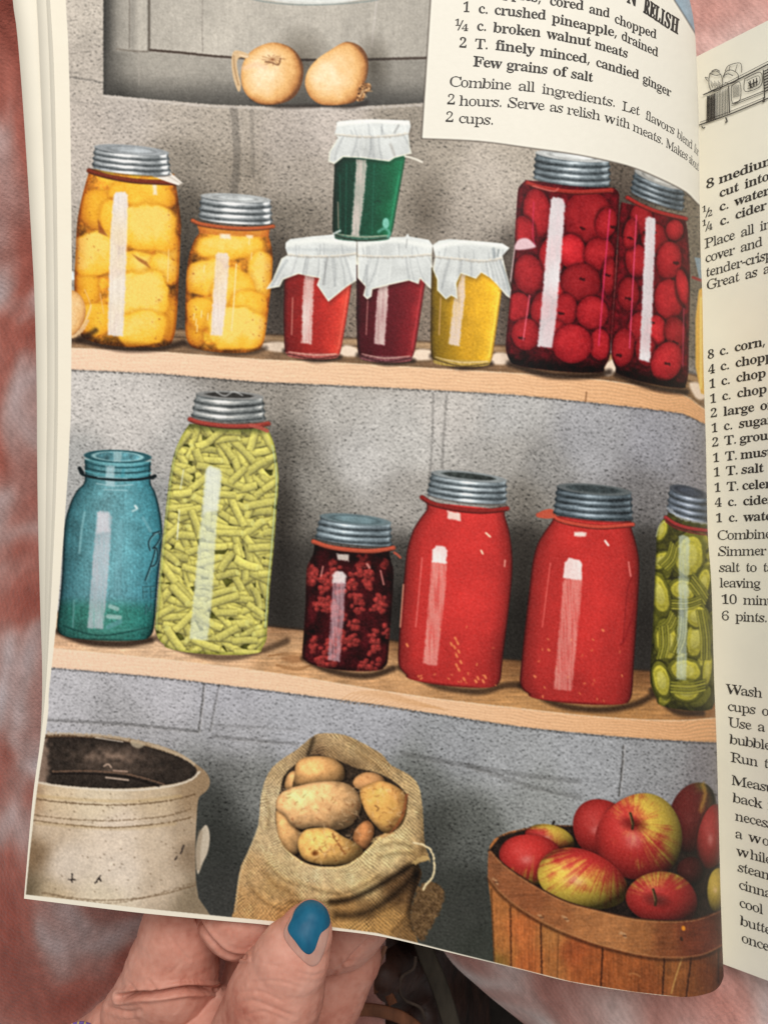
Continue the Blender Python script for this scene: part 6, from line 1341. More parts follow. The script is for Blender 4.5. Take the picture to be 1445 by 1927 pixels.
# leaves lying under it
def leaf(name, edge, foot, drop, wob):
    e = curve(edge)
    ys = np.linspace(-140, 1.0, 2)
    n, k = 40, 70
    tt = np.linspace(0, 1, k)
    y0, y1 = -140.0, edge[-1][1]
    V = []
    for j in range(n):
        s = j / (n - 1)
        yl = y0 + (y1 - y0) * tt
        xl = e(yl)
        xr = 1180.0
        x = xl + (xr - xl) * s
        yb = np.interp(x[-1], [p[0] for p in FOOT], [p[1] for p in FOOT]) - foot
        y = y0 + (yb - y0) * tt
        x = e(np.minimum(y, y1)) * (1 - s) + xr * s
        V.append(place(x, y, page_depth(x, y) + drop + wob * np.sin(y / 160.0) * (1 - s)))
    o = mesh(name, np.array(V).reshape(-1, 3), gridfaces(n, k), m_paper, book)
    md = o.modifiers.new('thick', 'SOLIDIFY'); md.thickness = .00025; md.offset = 0
    return o
leaf('page_leaf', [(80, -140), (88, 0), (95, 150), (101, 400), (104, 700), (101, 900), (94, 1102), (88, 1250), (80, 1370), (64, 1506), (52, 1684)], 10, 6, 1.5)
leaf('page_leaf', [(14, -140), (25, 0), (33, 60), (43, 180), (55, 360), (62, 480), (66, 560), (70, 720), (71, 860), (73, 1000), (77, 1150), (80, 1240), (80, 1323), (76, 1400), (66, 1500), (56, 1680)], 12, 14, 2.5)

leaf('page_leaf', [(60, -140), (70, 0), (77, 150), (86, 400), (90, 700), (88, 900), (86, 1102), (84, 1250), (79, 1370), (65, 1500), (53, 1683)], 11, 9, 2.0)
# recipe page, rising out of the gutter towards the reader
YC = 1080.0
def rf(px):
    return 1 + .00052 * (px - 1311)
def rdepth(px):
    d = np.maximum(1420 - px, 0)
    return 1985.0 / rf(px) + 0 * d
xs = np.linspace(1270, 1700, 44)
ts = np.linspace(-974, 716, 90)
XX, TT = np.meshgrid(xs, ts, indexing='ij')
V = place(XX, YC + TT * rf(XX), rdepth(XX) + 4 * np.sin(TT / 300) )
rp = mesh('recipe_page', V.reshape(-1, 3), gridfaces(44, 90), m_page, book)
tag(rp, 'right page of black recipe text with a small stove drawing')
V2 = []
for k_ in range(2):
    V2.append(place(XX[::3, ::3], YC + TT[::3, ::3] * rf(XX[::3, ::3]) * .997, rdepth(XX[::3, ::3]) + 5 + 60 * k_ + 4 * np.sin(TT[::3, ::3] / 300)).reshape(-1, 3))
n1, n2 = XX[::3, ::3].shape
F = [tuple(f) for f in gridfaces(n1, n2)] + [tuple(f + n1 * n2) for f in gridfaces(n1, n2)]
idx = np.arange(n1 * n2).reshape(n1, n2)
ringi = list(idx[:, 0]) + list(idx[-1, 1:]) + list(idx[-2::-1, -1]) + list(idx[0, -2:0:-1])
F += [(ringi[q], ringi[(q + 1) % len(ringi)], ringi[(q + 1) % len(ringi)] + n1 * n2, ringi[q] + n1 * n2) for q in range(len(ringi))]
mesh('page_block', np.concatenate(V2), F, m_under, book, False)

# ---- lettering
GL = {'b': {chr(g[0]): g[1:] for g in BOLD_OUTLINES}, 'r': {chr(g[0]): g[1:] for g in LIGHT_OUTLINES}}
GL['r']['w'] = [585, GL['r']['v'][1] + [[q + (205 if k % 2 == 0 else 0) for k, q in enumerate(sp)] for sp in GL['r']['v'][1]]]
TRK = {'b': 30, 'r': 62}
def wadv(s, w):
    return sum(250 if c == ' ' else GL[w][c][0] - TRK[w] for c in s) / 1000
def inside(p, poly_):
    x, y = p; c = False
    for q in range(len(poly_)):
        (x1, y1), (x2, y2) = poly_[q - 1], poly_[q]
        if (y1 > y) != (y2 > y) and x < x1 + (y - y1) / (y2 - y1) * (x2 - x1):
            c = not c
    return c
TESS = {}
def tess(c, w):
    if (c, w) in TESS:
        return TESS[c, w]
    sps = [[(s[k] / 1000, s[k + 1] / 1000) for k in range(0, len(s), 2)] for s in GL[w][c][1]]
    holes = [any(inside(s[0], t) for t in sps if t is not s) for s in sps]
    V, F = [], []
    for s, h in zip(sps, holes):
        if h and c != 'w':
            continue
        grp = [s] + [t for t, hh in zip(sps, holes) if hh and c != 'w' and inside(t[0], s)]
        tr = tessellate_polygon([[Vector((x, y, 0)) for x, y in g] for g in grp])
        b0 = len(V)
        for g in grp:
            V += g
        F += [tuple(b0 + k for k in t) for t in tr]
    TESS[c, w] = (np.array(V), F)
    return TESS[c, w]

class Lettering:
    def __init__(self):
        self.V, self.F, self.n = [], [], 0
    def add(self, P, F):
        self.V.append(P); self.F += [tuple(k + self.n for k in f) for f in F]; self.n += len(P)
    def build(self, name, parent, label=None, m=None):
        V = np.concatenate(self.V)
        o = mesh(name, V, self.F, m or m_black, parent, False, None, V.mean(0))
        if label: o['label'] = label
        return o

def word_left(L, s, w, x0, y0, x1, y1, em, lean=.06, squeeze=1.0):
    tot = wadv(s, w); x = 0
    for c in s:
        if c != ' ':
            g, F = tess(c, w)
            lx = x0 + (x1 - x0) * (x + g[:, 0]) / tot
            e = em * (1 - .13 * np.clip((lx - 980) / 330, 0, 1))
            py = y0 + (y1 - y0) * (lx - x0) / (x1 - x0) - g[:, 1] * e
            px = lx + lean * g[:, 1] * e
            L.add(place(px, py, page_depth(px, py) - .5), F)
        x += (250 if c == ' ' else GL[w][c][0] - TRK[w]) / 1000

panel = next(made[i] for i, it in enumerate(ITEMS) if it['name'] == 'recipe_panel')
B, Rg = 'b', 'r'
LT = Lettering()
for s, x0, y0, x1, y1 in (('N', 1178, 3, 1194, 11), ('R', 1209, 22, 1219, 28.5), ('E', 1220, 29, 1229, 35), ('L', 1230, 36, 1239, 42), ('I', 1241, 43, 1246, 46.5), ('S', 1248, 48, 1258, 54), ('H', 1260, 55, 1273, 63)):
    tot = wadv(s, 'b'); g, F = tess(s, 'b')
    for ox in (0, 1.0, 2.0):
        lx = x0 + (x1 - x0) * g[:, 0] / tot + ox
        py = y0 + (y1 - y0) * (lx - x0) / (x1 - x0) - g[:, 1] * 60; px = lx + .1 * g[:, 1] * 60
        LT.add(place(px, py, page_depth(px, py) - .5 - ox * .1), F)
LT.build('recipe_title', panel)
LI = Lettering()
for s, x0, y0, x1, y1 in (('apples,', 930, -9, 1018, 5), ('cored', 1033, 9, 1097, 19), ('and', 1107, 24, 1146, 33), ('chopped', 1155, 42, 1234, 73), ('1', 870, 22, 883, 22.5), ('c.', 899, 24, 918, 26), ('crushed', 929, 26.5, 1026, 37), ('pineapple,', 1037, 41, 1161, 70), ('drained', 1168, 74, 1237, 107),
                          ('c.', 896, 57, 915, 58), ('broken', 927, 60, 1016, 69), ('walnut', 1028, 71.5, 1110, 87), ('meats', 1118, 90, 1180, 109), ('2', 863, 89, 877, 90), ('T.', 893, 91, 918, 92.5), ('finely', 931, 93, 1004, 102), ('minced,', 1015, 104, 1110, 120), ('candied', 1120, 124, 1201, 149), ('ginger', 1208, 154, 1261, 182),
                          ('Few', 889, 124, 942, 129), ('grains', 952, 130, 1029, 139), ('of', 1039, 141, 1064, 144), ('salt', 1073, 146, 1114, 154)):
    word_left(LI, s, B, x0, y0, x1, y1, 41)
word_left(LI, '1', B, 855, 48, 865, 48, 27); word_left(LI, '/', B, 860, 57, 870, 57, 40); word_left(LI, '4', B, 868, 58, 880, 58, 27)
LI.build('ingredient_list', panel, 'bold ingredient lines printed in the cream panel')
LM = Lettering()
for s, x0, y0, x1, y1 in (('Combine', 843, 162, 959, 168.5), ('all', 973, 170, 1004, 172.5), ('ingredients.', 1018, 175, 1156, 201), ('Let', 1169, 207, 1201, 217), ('flavors', 1213, 223, 1267, 253), ('blend', 1273, 258, 1301, 281), ('for', 1305, 285, 1313, 294),
                          ('2', 840, 196, 854, 196.5), ('hours.', 862, 198, 943, 201), ('Serve', 953, 201.5, 1022, 207.5), ('as', 1032, 209, 1057, 212), ('relish', 1065, 214, 1127, 226), ('with', 1136, 228.5, 1183, 242), ('meats.', 1189, 245, 1246, 272), ('Makes', 1252, 276, 1292, 302), ('about', 1295, 305, 1313, 322),
                          ('2', 837, 229, 851, 229.5), ('cups.', 861, 231, 927, 234.5)):
    word_left(LM, s, Rg, x0, y0, x1, y1, 41)
LM.build('recipe_method', panel, 'lighter lines of method under the bold ingredients')

def word_right(L, s, w, x0, y0, em, sx=1.0):
    x = 0
    for c in s:
        if c != ' ':
            g, F = tess(c, w)
            px = x0 + (x + g[:, 0]) * em * sx
            py = YC + (y0 - YC) * rf(px) / rf(x0) - g[:, 1] * em
            t = (py - YC) / rf(px)
            L.add(place(px, py, rdepth(px) + 4 * np.sin(t / 300) - .9), F)
        x += (250 if c == ' ' else GL[w][c][0] - TRK[w]) / 1000
def fraction(L, a_, b_, x, y):
    word_right(L, a_, B, x - 1, y - 9, 24); word_right(L, '/', B, x + 5, y + 1, 36); word_right(L, b_, B, x + 10, y - 1, 24)
blocks = []
L1 = Lettering()
for rows_ in ([('8', 1327, 356), ('medium', 1351, 346)], [('cut into', 1352, 372)], [('c.', 1352, 398), ('water', 1381, 388)], [('c.', 1353, 425), ('cider', 1382, 413)]):
    for s, x, y in rows_:
        word_right(L1, s, B, x, y, 37, 1.22 if s != 'medium' else 1.34)
fraction(L1, '1', '2', 1321, 409); fraction(L1, '1', '4', 1321, 435)
L1.build('ingredient_list', rp)
L2 = Lettering()
for s, x, y in (('Place all ing', 1324, 468), ('cover and r', 1325, 495), ('tender-crisp', 1326, 522), ('Great as a', 1327, 546)):
    word_right(L2, s, Rg, x, y, 39, 1.16)
L2.build('recipe_method', rp)
L3 = Lettering()
for k_, (n, u, wd) in enumerate((('8', 'c.', 'corn,'), ('4', 'c.', 'chopp'), ('1', 'c.', 'chop'), ('1', 'c.', 'chop'), ('2', '', 'large on'), ('1', 'c.', 'sugar'), ('2', 'T.', 'groun'), ('1', 'T.', 'must'), ('1', 'T.', 'salt'), ('1', 'T.', 'celery'), ('4', 'c.', 'cider'), ('1', 'c.', 'water'))):
    y = (676, 704, 731, 759, 786, 814, 841, 870, 897, 926, 954, 983)[k_]; x = 1330 + k_ * 1.4
    word_right(L3, n, B, x, y, 36, 1.0)
    if u:
        word_right(L3, u, B, x + 22.5 + k_ * .15, y - 7 + k_ * .55, 37, 1.15)
        word_right(L3, wd, B, x + 50.5 + k_ * .2, y - 14 + k_ * 1.1, 37, 1.2)
    else:
        word_right(L3, wd, B, x + 24, y - 5 + k_ * .4, 37, 1.2)
L3.build('ingredient_list', rp)
L4 = Lettering()
for s, x, y in (('Combine', 1347, 1016), ('Simmer', 1349, 1046), ('salt to ta', 1351, 1076), ('leaving', 1352, 1105), ('10 minu', 1355, 1136), ('6 pints.', 1355, 1167)):
    word_right(L4, s, Rg, x, y, 38, 1.24)
L4.build('recipe_method', rp)
L5 = Lettering()
for s, x, y in (('Wash a', 1365, 1305), ('cups of', 1367, 1337), ('Use a h', 1368, 1367), ('bubble', 1371, 1399), ('Run the', 1373, 1433), ('Measu', 1375, 1476), ('back i', 1377, 1509), ('necess', 1381, 1543), ('a woo', 1381, 1576), ('while', 1384, 1609), ('steam', 1386, 1639), ('cinna', 1388, 1672), ('cool', 1389, 1706), ('butte', 1391, 1740), ('once', 1393, 1772)):
    word_right(L5, s, Rg, x, y, 39, 1.24)
L5.build('recipe_method', rp)
# stove drawing
SD = Lettering()
def pen(pts, w=1.4):
    p = np.array([(780 + q[0] / 2.173, q[1] / 2.173) for q in pts])
    if len(p) > 2:
        p = smooth(p, 4, False)
    d = np.gradient(p, axis=0); n = np.stack([-d[:, 1], d[:, 0]], -1); n /= np.linalg.norm(n, axis=1)[:, None] + 1e-9
    e = np.concatenate([p + n * w / 2, p - n * w / 2])
    k = len(p)
    SD.add(place(e[:, 0], e[:, 1], rdepth(e[:, 0]) - 4.5), [(q, q + 1, k + q + 1, k + q) for q in range(k - 1)])
for a_, w in (([(1178, 388), (1300, 335), (1445, 262)], 2.2), ([(1190, 382), (1445, 250)], 1), ([(1160, 512), (1300, 462), (1470, 390)], 2), ([(1165, 500), (1290, 455), (1430, 398)], 1), ([(1196, 392), (1194, 498)], 2), ([(1282, 350), (1286, 462)], 2.2), ([(1424, 285), (1430, 402)], 2), ([(1445, 265), (1450, 390)], 2),
              ([(1294, 352), (1328, 336), (1330, 405), (1297, 420), (1294, 352)], 1.2), ([(1348, 322), (1412, 296), (1414, 350), (1350, 374), (1348, 322)], 1.3), ([(1356, 330), (1404, 310), (1406, 344), (1358, 364)], 1), ([(1362, 336), (1380, 360)], 2), ([(1370, 330), (1372, 362)], 2.4), ([(1384, 324), (1386, 356)], 2.2), ([(1396, 318), (1398, 350)], 2), ([(1364, 350), (1402, 332)], 2),
              ([(1295, 425), (1425, 372)], 1.4), ([(1295, 432), (1425, 380)], 1), ([(1205, 300), (1202, 345), (1215, 372), (1245, 366), (1258, 345), (1252, 308), (1230, 290), (1205, 300)], 1.3), ([(1206, 300), (1230, 308), (1252, 304)], 1.2), ([(1212, 292), (1230, 284), (1246, 292)], 1.6), ([(1200, 320), (1186, 316), (1198, 332)], 1.2), ([(1262, 318), (1268, 296), (1290, 286), (1318, 300), (1320, 325), (1290, 342), (1266, 336)], 1.3), ([(1268, 292), (1282, 268), (1330, 258), (1336, 296)], 1.2),
              ([(1288, 268), (1284, 290)], 1), ([(1318, 262), (1310, 292)], 1), ([(1258, 312), (1280, 302), (1300, 310)], 1.4), ([(1270, 480), (1276, 496), (1268, 500)], 2.4), ([(1172, 515), (1178, 524), (1186, 520)], 2), ([(1424, 398), (1428, 414), (1420, 416)], 2.2)):
    pen(a_, w)
for q in range(13):
    x = 1199 + q * 6.4
    pen([(x, 392 - q * 2.6), (x + 1, 496 - q * 2.4)], 2.4 if q < 5 else 1.1)
for q in range(8):
    pen([(1427, 292 + q * 12), (1446, 282 + q * 12)], 2.2)
for q in range(9):
    pen([(1210 + q * 5, 330 + (q % 3) * 5), (1212 + q * 5, 352 + (q % 2) * 8)], .8)
for q in range(7):
    pen([(1300 + q * 4, 352 - q), (1302 + q * 4, 400 - q)], .7)
SD.build('stove_drawing', rp, 'small pen drawing of an old cooking stove with kettles')

# ---------------------------------------------------------------- hand holding the page
m_skin, nt, b = mat('skin', (.52, .27, .20), .52, .28)
b.inputs['Subsurface Weight'].default_value = .06
b.inputs['Subsurface Radius'].default_value = (.0035, .0014, .0008)
b.inputs['Subsurface Scale'].default_value = 1.0
s1 = node(nt, 'ShaderNodeTexNoise', Scale=55.0, Detail=4.0); nt.links.new(coords(nt), s1.inputs['Vector'])
s2 = node(nt, 'ShaderNodeTexNoise', Scale=420.0, Detail=3.0); nt.links.new(coords(nt), s2.inputs['Vector'])
mxs = node(nt, 'ShaderNodeMath', operation='MULTIPLY_ADD'); mxs.inputs[1].default_value = .35
nt.links.new(s2.outputs[0], mxs.inputs[0]); nt.links.new(s1.outputs[0], mxs.inputs[2])
rs = ramp(nt, mxs.outputs[0], [(.42, (.42, .135, .092)), (.60, (.57, .245, .178)), (.85, (.68, .345, .265))])
nt.links.new(rs.outputs[0], b.inputs['Base Color'])
s3 = node(nt, 'ShaderNodeTexVoronoi', Scale=1400.0); nt.links.new(coords(nt, (1, .45, 1)), s3.inputs['Vector'])
s4 = node(nt, 'ShaderNodeTexNoise', Scale=260.0, Detail=5.0, Distortion=1.5); nt.links.new(coords(nt, (1.0, .8, 1.0)), s4.inputs['Vector'])
ma = node(nt, 'ShaderNodeMath', operation='MULTIPLY_ADD'); ma.inputs[1].default_value = .25
nt.links.new(s3.outputs['Distance'], ma.inputs[0]); nt.links.new(s4.outputs[0], ma.inputs[2])
bump(nt, b, ma.outputs[0], .32, .0005)

def capsule_chain(bm, pts, seg=28):
    """one tapering tube through (px, py, depth, radius) joints, closed by round ends"""
    P = [(Vector(place(x, y, d)), r * U * d / D0) for x, y, d, r in pts]
    den = []
    for (a_, ra), (b_, rb) in zip(P[:-1], P[1:]):
        n = max(2, int((b_ - a_).length / (min(ra, rb) * .22)))
        for q in range(n):
            t = q / n; t2 = t * t * (3 - 2 * t)
            den.append((a_.lerp(b_, t), ra + (rb - ra) * t2))
    den.append(P[-1])
    for c, r in den:
        mtx = __import__('mathutils').Matrix.Translation(c) @ __import__('mathutils').Matrix.Diagonal((r, r, r, 1))
        bmesh.ops.create_icosphere(bm, subdivisions=3, radius=1.0, matrix=mtx)

def fused(chains, voxel, smooth_n):
    bm = bmesh.new()
    for c in chains:
        capsule_chain(bm, c)
    me = bpy.data.meshes.new('fused'); bm.to_mesh(me); bm.free()
    o = bpy.data.objects.new('fused', me); COL.objects.link(o)
    md = o.modifiers.new('r', 'REMESH'); md.mode = 'VOXEL'; md.voxel_size = voxel
    sm = o.modifiers.new('s', 'SMOOTH'); sm.iterations = smooth_n; sm.factor = .5
    dg = bpy.context.evaluated_depsgraph_get()
    out = bpy.data.meshes.new_from_object(o.evaluated_get(dg))
    bpy.data.objects.remove(o); bpy.data.meshes.remove(me)
    return out

HAND = [
    # thumb over the page
    [(452, 2120, 1600, 122), (486, 1985, 1540, 104), (516, 1880, 1500, 92), (545, 1812, 1478, 74), (572, 1762, 1474, 54), (584, 1733, 1477, 38)],
    # first finger, bent, its back against the page
    [(120, 2080, 1760, 110), (232, 1962, 1690, 84), (330, 1945, 1660, 78), (420, 1940, 1650, 76)],
    [(322, 1836, 1655, 90), (336, 1775, 1648, 78), (340, 1705, 1642, 62), (352, 1600, 1640, 54)],
    [(250, 1905, 1668, 58), (300, 1850, 1650, 70)],
    # second finger
    [(450, 1722, 1606, 75), (495, 1702, 1606, 70), (560, 1640, 1612, 60)],
    [(500, 1760, 1690, 60), (480, 1880, 1780, 70)],
    # ring and little finger
    [(560, 1760, 1730, 74), (640, 1738, 1740, 82), (700, 1690, 1720, 66), (720, 1610, 1700, 54)],
    [(652, 1800, 1800, 66), (600, 1880, 1810, 80)],
    [(590, 1935, 1775, 66), (560, 2000, 1780, 80)],
    # palm and wrist
    [(330, 2010, 1780, 130), (500, 1990, 1780, 130)],
    [(380, 2020, 1760, 150), (330, 2300, 1860, 190), (280, 2700, 1980, 190)],
    [(160, 2080, 1760, 110), (300, 2300, 1840, 170)],
]
hand_me = fused(HAND, .00040, 6)
n = len(hand_me.vertices)
hv = np.empty(n * 3, np.float32); hand_me.vertices.foreach_get('co', hv); hv = hv.reshape(-1, 3)
hn = np.empty(n * 3, np.float32); hand_me.vertices.foreach_get('normal', hn); hn = hn.reshape(-1, 3)
def crease(pts, w, depth_):
    """press a skin fold along a line on the side that faces up"""
    global hv
    dep = D0 - hv[:, 2] / U
    px = hv[:, 0] / (dep / D0 * U) + CX; py = -hv[:, 1] / (dep / D0 * U) + CY
    p = smooth(pts, 6, False)
    sel = (hn[:, 2] > -.1) & (px > p[:, 0].min() - 3 * w) & (px < p[:, 0].max() + 3 * w) & (py > p[:, 1].min() - 3 * w) & (py < p[:, 1].max() + 3 * w)
    d = pdist(px[sel], py[sel], p, False)
    e = np.minimum(1, np.minimum(np.hypot(px[sel] - p[0, 0], py[sel] - p[0, 1]), np.hypot(px[sel] - p[-1, 0], py[sel] - p[-1, 1])) / (3 * w) + .2)
    hv[sel] -= hn[sel] * (depth_ * U * e * (np.exp(-(d / w) ** 2) - .35 * np.exp(-((d - 2.2 * w) / (1.4 * w)) ** 2)))[:, None]
for c in (([(228, 1876), (262, 1870), (300, 1868), (352, 1860), (405, 1862)], 4.5, 20), ([(243, 1850), (262, 1872)], 3, 2.5), ([(280, 1845), (296, 1866)], 3, 3), ([(318, 1758), (342, 1792), (356, 1806)], 3, 1.6), ([(322, 1832), (340, 1812)], 3, 1.4), ([(206, 1896), (240, 1905), (262, 1902)], 4, 4),
          ([(452, 1888), (480, 1884), (520, 1900), (552, 1912)], 4, 2.0), ([(445, 1868), (490, 1866), (530, 1884)], 3, 1.2), ([(470, 1850), (520, 1846), (566, 1858)], 3, 1.0), ([(463, 1910), (500, 1904), (540, 1922)], 3, 1.2), ([(492, 1812), (530, 1820)], 3, .8), ([(560, 1830), (590, 1836), (606, 1830)], 3, 1.2),
          ([(655, 1808), (672, 1790), (700, 1764)], 4, 6), ([(624, 1836), (650, 1812), (668, 1806)], 3, 2), ([(372, 1726), (386, 1752), (404, 1774), (428, 1794), (462, 1801)], 3.5, 10), ([(432, 1742), (440, 1770)], 2.5, 1.2), ([(470, 1745), (474, 1772)], 2.5, 1)):
    crease(*c)
hand_me.vertices.foreach_set('co', hv.ravel()); hand_me.update()
hand_me.polygons.foreach_set('use_smooth', np.ones(len(hand_me.polygons), bool))
hand_me.materials.append(m_skin)
hand_me.name = 'person'
person = bpy.data.objects.new('person', hand_me); COL.objects.link(person)
tag(person, 'hand with a chipped teal thumbnail pinching the foot of the page', 'person')

m_nail, nt, b = mat('bare_nail', (.62, .36, .30), .3, .5)
b.inputs['Subsurface Weight'].default_value = .1
n_ = node(nt, 'ShaderNodeTexNoise', Scale=300.0, Detail=3.0); nt.links.new(coords(nt, (1, .15, 1)), n_.inputs['Vector'])
nt.links.new(ramp(nt, n_.outputs[0], [(.35, (.50, .235, .18)), (.7, (.63, .36, .29))]).outputs[0], b.inputs['Base Color'])
m_teal, nt, b = mat('teal_polish', (.0, .09, .18), .5, .3)
n_ = node(nt, 'ShaderNodeTexNoise', Scale=500.0, Detail=4.0); nt.links.new(coords(nt, (1, .2, 1)), n_.inputs['Vector'])
nt.links.new(ramp(nt, n_.outputs[0], [(.3, (.003, .088, .175)), (.75, (.006, .125, .225))]).outputs[0], b.inputs['Base Color'])
bump(nt, b, n_.outputs[0], .25, .0002)
hb = BVHTree.FromPolygons([tuple(v) for v in hv], [tuple(p.vertices) for p in hand_me.polygons])
def on_hand(px, py):
    o = Vector((0, 0, D0 * U)); d = (Vector(place(px, py, D0)) - o).normalized()
    h = hb.ray_cast(o, d)
    return h[0], h[1]
def nail_patch(name, outline, m, lift, dome, parent, rim):
    """a thin curved plate that follows the back of the thumb inside an outline"""
    p = smooth(outline, 8)
    c = p.mean(0); k = len(p); N = 16
    D = np.zeros((N + 1, k))
    for q in range(k):
        last = None; step = 2.0
        for r_ in range(N, -1, -1):
            x, y = c + (p[q] - c) * (1 - r_ / N * .97)
            h = on_hand(x, y)[0]
            d = D0 - h.z / U if h is not None else None
            if d is None or (last is not None and d - last > 9):
                d = last + step; step += 1.2
            D[r_, q] = last = d
    for it_ in range(6):
        D = (np.roll(D, 1, 1) + np.roll(D, -1, 1) + 2 * D) / 4
    V, F = [], []
    for r_ in range(N + 1):
        f = 1 - r_ / N * .97
        for q in range(k):
            x, y = c + (p[q] - c) * f
            V.append(place(x, y, D[r_, q] - lift - dome * (1 - f ** 3)))
    for q in range(k):
        V.append(place(p[q][0], p[q][1], D[0, q] + rim))
    for r_ in range(N):
        for q in range(k):
            F.append((r_ * k + q, r_ * k + (q + 1) % k, (r_ + 1) * k + (q + 1) % k, (r_ + 1) * k + q))
    F.append(tuple(N * k + q for q in range(k)))
    b0 = (N + 1) * k
    for q in range(k):
        F.append((b0 + q, b0 + (q + 1) % k, (q + 1) % k, q))
    V = np.array(V).reshape(-1, 3)
    return mesh(name, V, F, m, parent, True, None, V.mean(0))
nl = nail_patch('thumbnail', [(548, 1722), (562, 1702), (584, 1697), (608, 1706), (619, 1730), (620, 1752), (612, 1786), (600, 1812), (584, 1818), (562, 1800), (540, 1774), (534, 1752)], m_nail, 1.2, 2.2, person, 6)
npol = nail_patch('nail_polish', [(549, 1729), (556, 1711), (571, 1697), (586, 1693), (602, 1698), (615, 1711), (621.5, 1730), (620, 1742), (612, 1750), (604, 1757), (598, 1772), (592, 1788), (582, 1796), (570, 1790), (556, 1772), (544, 1756), (542, 1744)], m_teal, 3.2, 2.4, nl, 3)
npol['label'] = 'chipped teal polish grown out from the base of the nail'

# ---------------------------------------------------------------- cloth, bag and floor below
def cloth_mat(name, sx):
    m, nt, b = mat(name, (.4, .3, .3), .95, .05)
    b.inputs['Sheen Weight'].default_value = .25
    b.inputs['Sheen Roughness'].default_value = .6
    c1 = node(nt, 'ShaderNodeTexNoise', Scale=20.0, Detail=1.5, Roughness=.45, Distortion=.9)
    nt.links.new(coords(nt, (sx * 1.15, sx * .85, sx)), c1.inputs['Vector'])
    r = ramp(nt, c1.outputs[0], [(.30, (.31, .075, .052)), (.44, (.38, .12, .09)), (.52, (.42, .20, .17)), (.59, (.48, .32, .30)), (.66, (.54, .43, .43)), (.74, (.60, .54, .57))])
    c2 = node(nt, 'ShaderNodeTexNoise', Scale=260.0, Detail=3.0); nt.links.new(coords(nt, (1, .5, 1)), c2.inputs['Vector'])
    w = node(nt, 'ShaderNodeTexWave', Scale=210.0, Distortion=5.0, Detail=2.0); w.bands_direction = 'DIAGONAL'
    nt.links.new(coords(nt), w.inputs['Vector'])
    mx = node(nt, 'ShaderNodeMixRGB', blend_type='MULTIPLY'); mx.inputs[0].default_value = .55
    rr = ramp(nt, c2.outputs[0], [(.3, (.6, .6, .6)), (.7, (1.15, 1.15, 1.15))])
    nt.links.new(r.outputs[0], mx.inputs[1]); nt.links.new(rr.outputs[0], mx.inputs[2])
    mw = node(nt, 'ShaderNodeMixRGB', blend_type='MULTIPLY'); mw.inputs[0].default_value = .20
    rw = ramp(nt, w.outputs[0], [(.2, (.62, .6, .6)), (.7, (1.08, 1.08, 1.08))])
    nt.links.new(mx.outputs[0], mw.inputs[1]); nt.links.new(rw.outputs[0], mw.inputs[2])
    nt.links.new(mw.outputs[0], b.inputs['Base Color'])
    c3 = node(nt, 'ShaderNodeTexNoise', Scale=900.0, Detail=2.0); nt.links.new(coords(nt), c3.inputs['Vector'])
    a_ = node(nt, 'ShaderNodeMath', operation='ADD'); nt.links.new(c2.outputs[0], a_.inputs[0]); nt.links.new(c3.outputs[0], a_.inputs[1])
    bump(nt, b, a_.outputs[0], .5, .0012)
    return m, r, c1

def cloth(name, m, xs, ys, dfun, edge=None):
    XX, YY = np.meshgrid(xs, ys, indexing='ij')
    if edge is not None:
        XX = edge(YY) + (XX - xs[0]) / (xs[-1] - xs[0]) * (xs[-1] - edge(YY))
    V = place(XX, YY, dfun(XX, YY))
    o = mesh(name, V.reshape(-1, 3), gridfaces(len(xs), len(ys)), m)
    o.modifiers.new('thick', 'SOLIDIFY').thickness = .004
    o.modifiers['thick'].offset = 0
    return o

m_cl, r1, cn1 = cloth_mat('tie_dye_fleece', 1.0)
def d_left(x, y):
    return 2150 + 60 * np.sin(x / 130.0 + y / 420.0) + 50 * np.sin(y / 260.0 - x / 300.0) + 26 * np.sin((x * .8 + y) / 74.0) + 240 * np.clip((x - 420) / 300, 0, 1) ** 2
cl = cloth('tie_dye_blanket', m_cl, np.linspace(-520, 720, 160), np.linspace(-420, 2350, 280), d_left)
tag(cl, 'rust and pale grey tie dye fabric beyond the bare edges of the picture page', 'blanket')
m_cr, r2, cn2 = cloth_mat('tie_dye_fleece_pale', 1.0)
for q, c in zip(r2.color_ramp.elements, ((.50, .20, .16), (.58, .30, .26), (.68, .44, .40), (.76, .58, .55), (.82, .72, .70), (.84, .79, .78))):
    q.color = (*c, 1)
EDGE = curve([(700, -500), (700, 1000), (760, 1600), (835, 1775), (905, 1850), (985, 1915), (1060, 1975), (1200, 2100), (1300, 2400)])
def d_right(x, y):
    e = np.clip((x - EDGE(y)) / 230.0, 0, 1)
    return 2010 - .35 * np.clip(y - 1830, 0, 400) + .12 * np.clip(900 - y, 0, 2000) + 300 * (1 - np.sqrt(np.clip(1 - (1 - e) ** 2, 0, 1))) + 30 * np.sin(x / 150.0 + y / 210.0) + 10 * np.sin((x - y) / 60.0) + 60 * np.clip((1700 - y) / 400, 0, 1)
ti = 1 - (1 - np.linspace(0, 1, 130)) ** .6
cr_ = cloth('tie_dye_blanket', m_cr, np.linspace(0, 1, 130) ** 1.7 * 1500 + 700, np.linspace(-420, 2350, 260), d_right, EDGE)
tag(cr_, 'pale pink tie dye fabric under the foot of the recipe page', 'blanket')

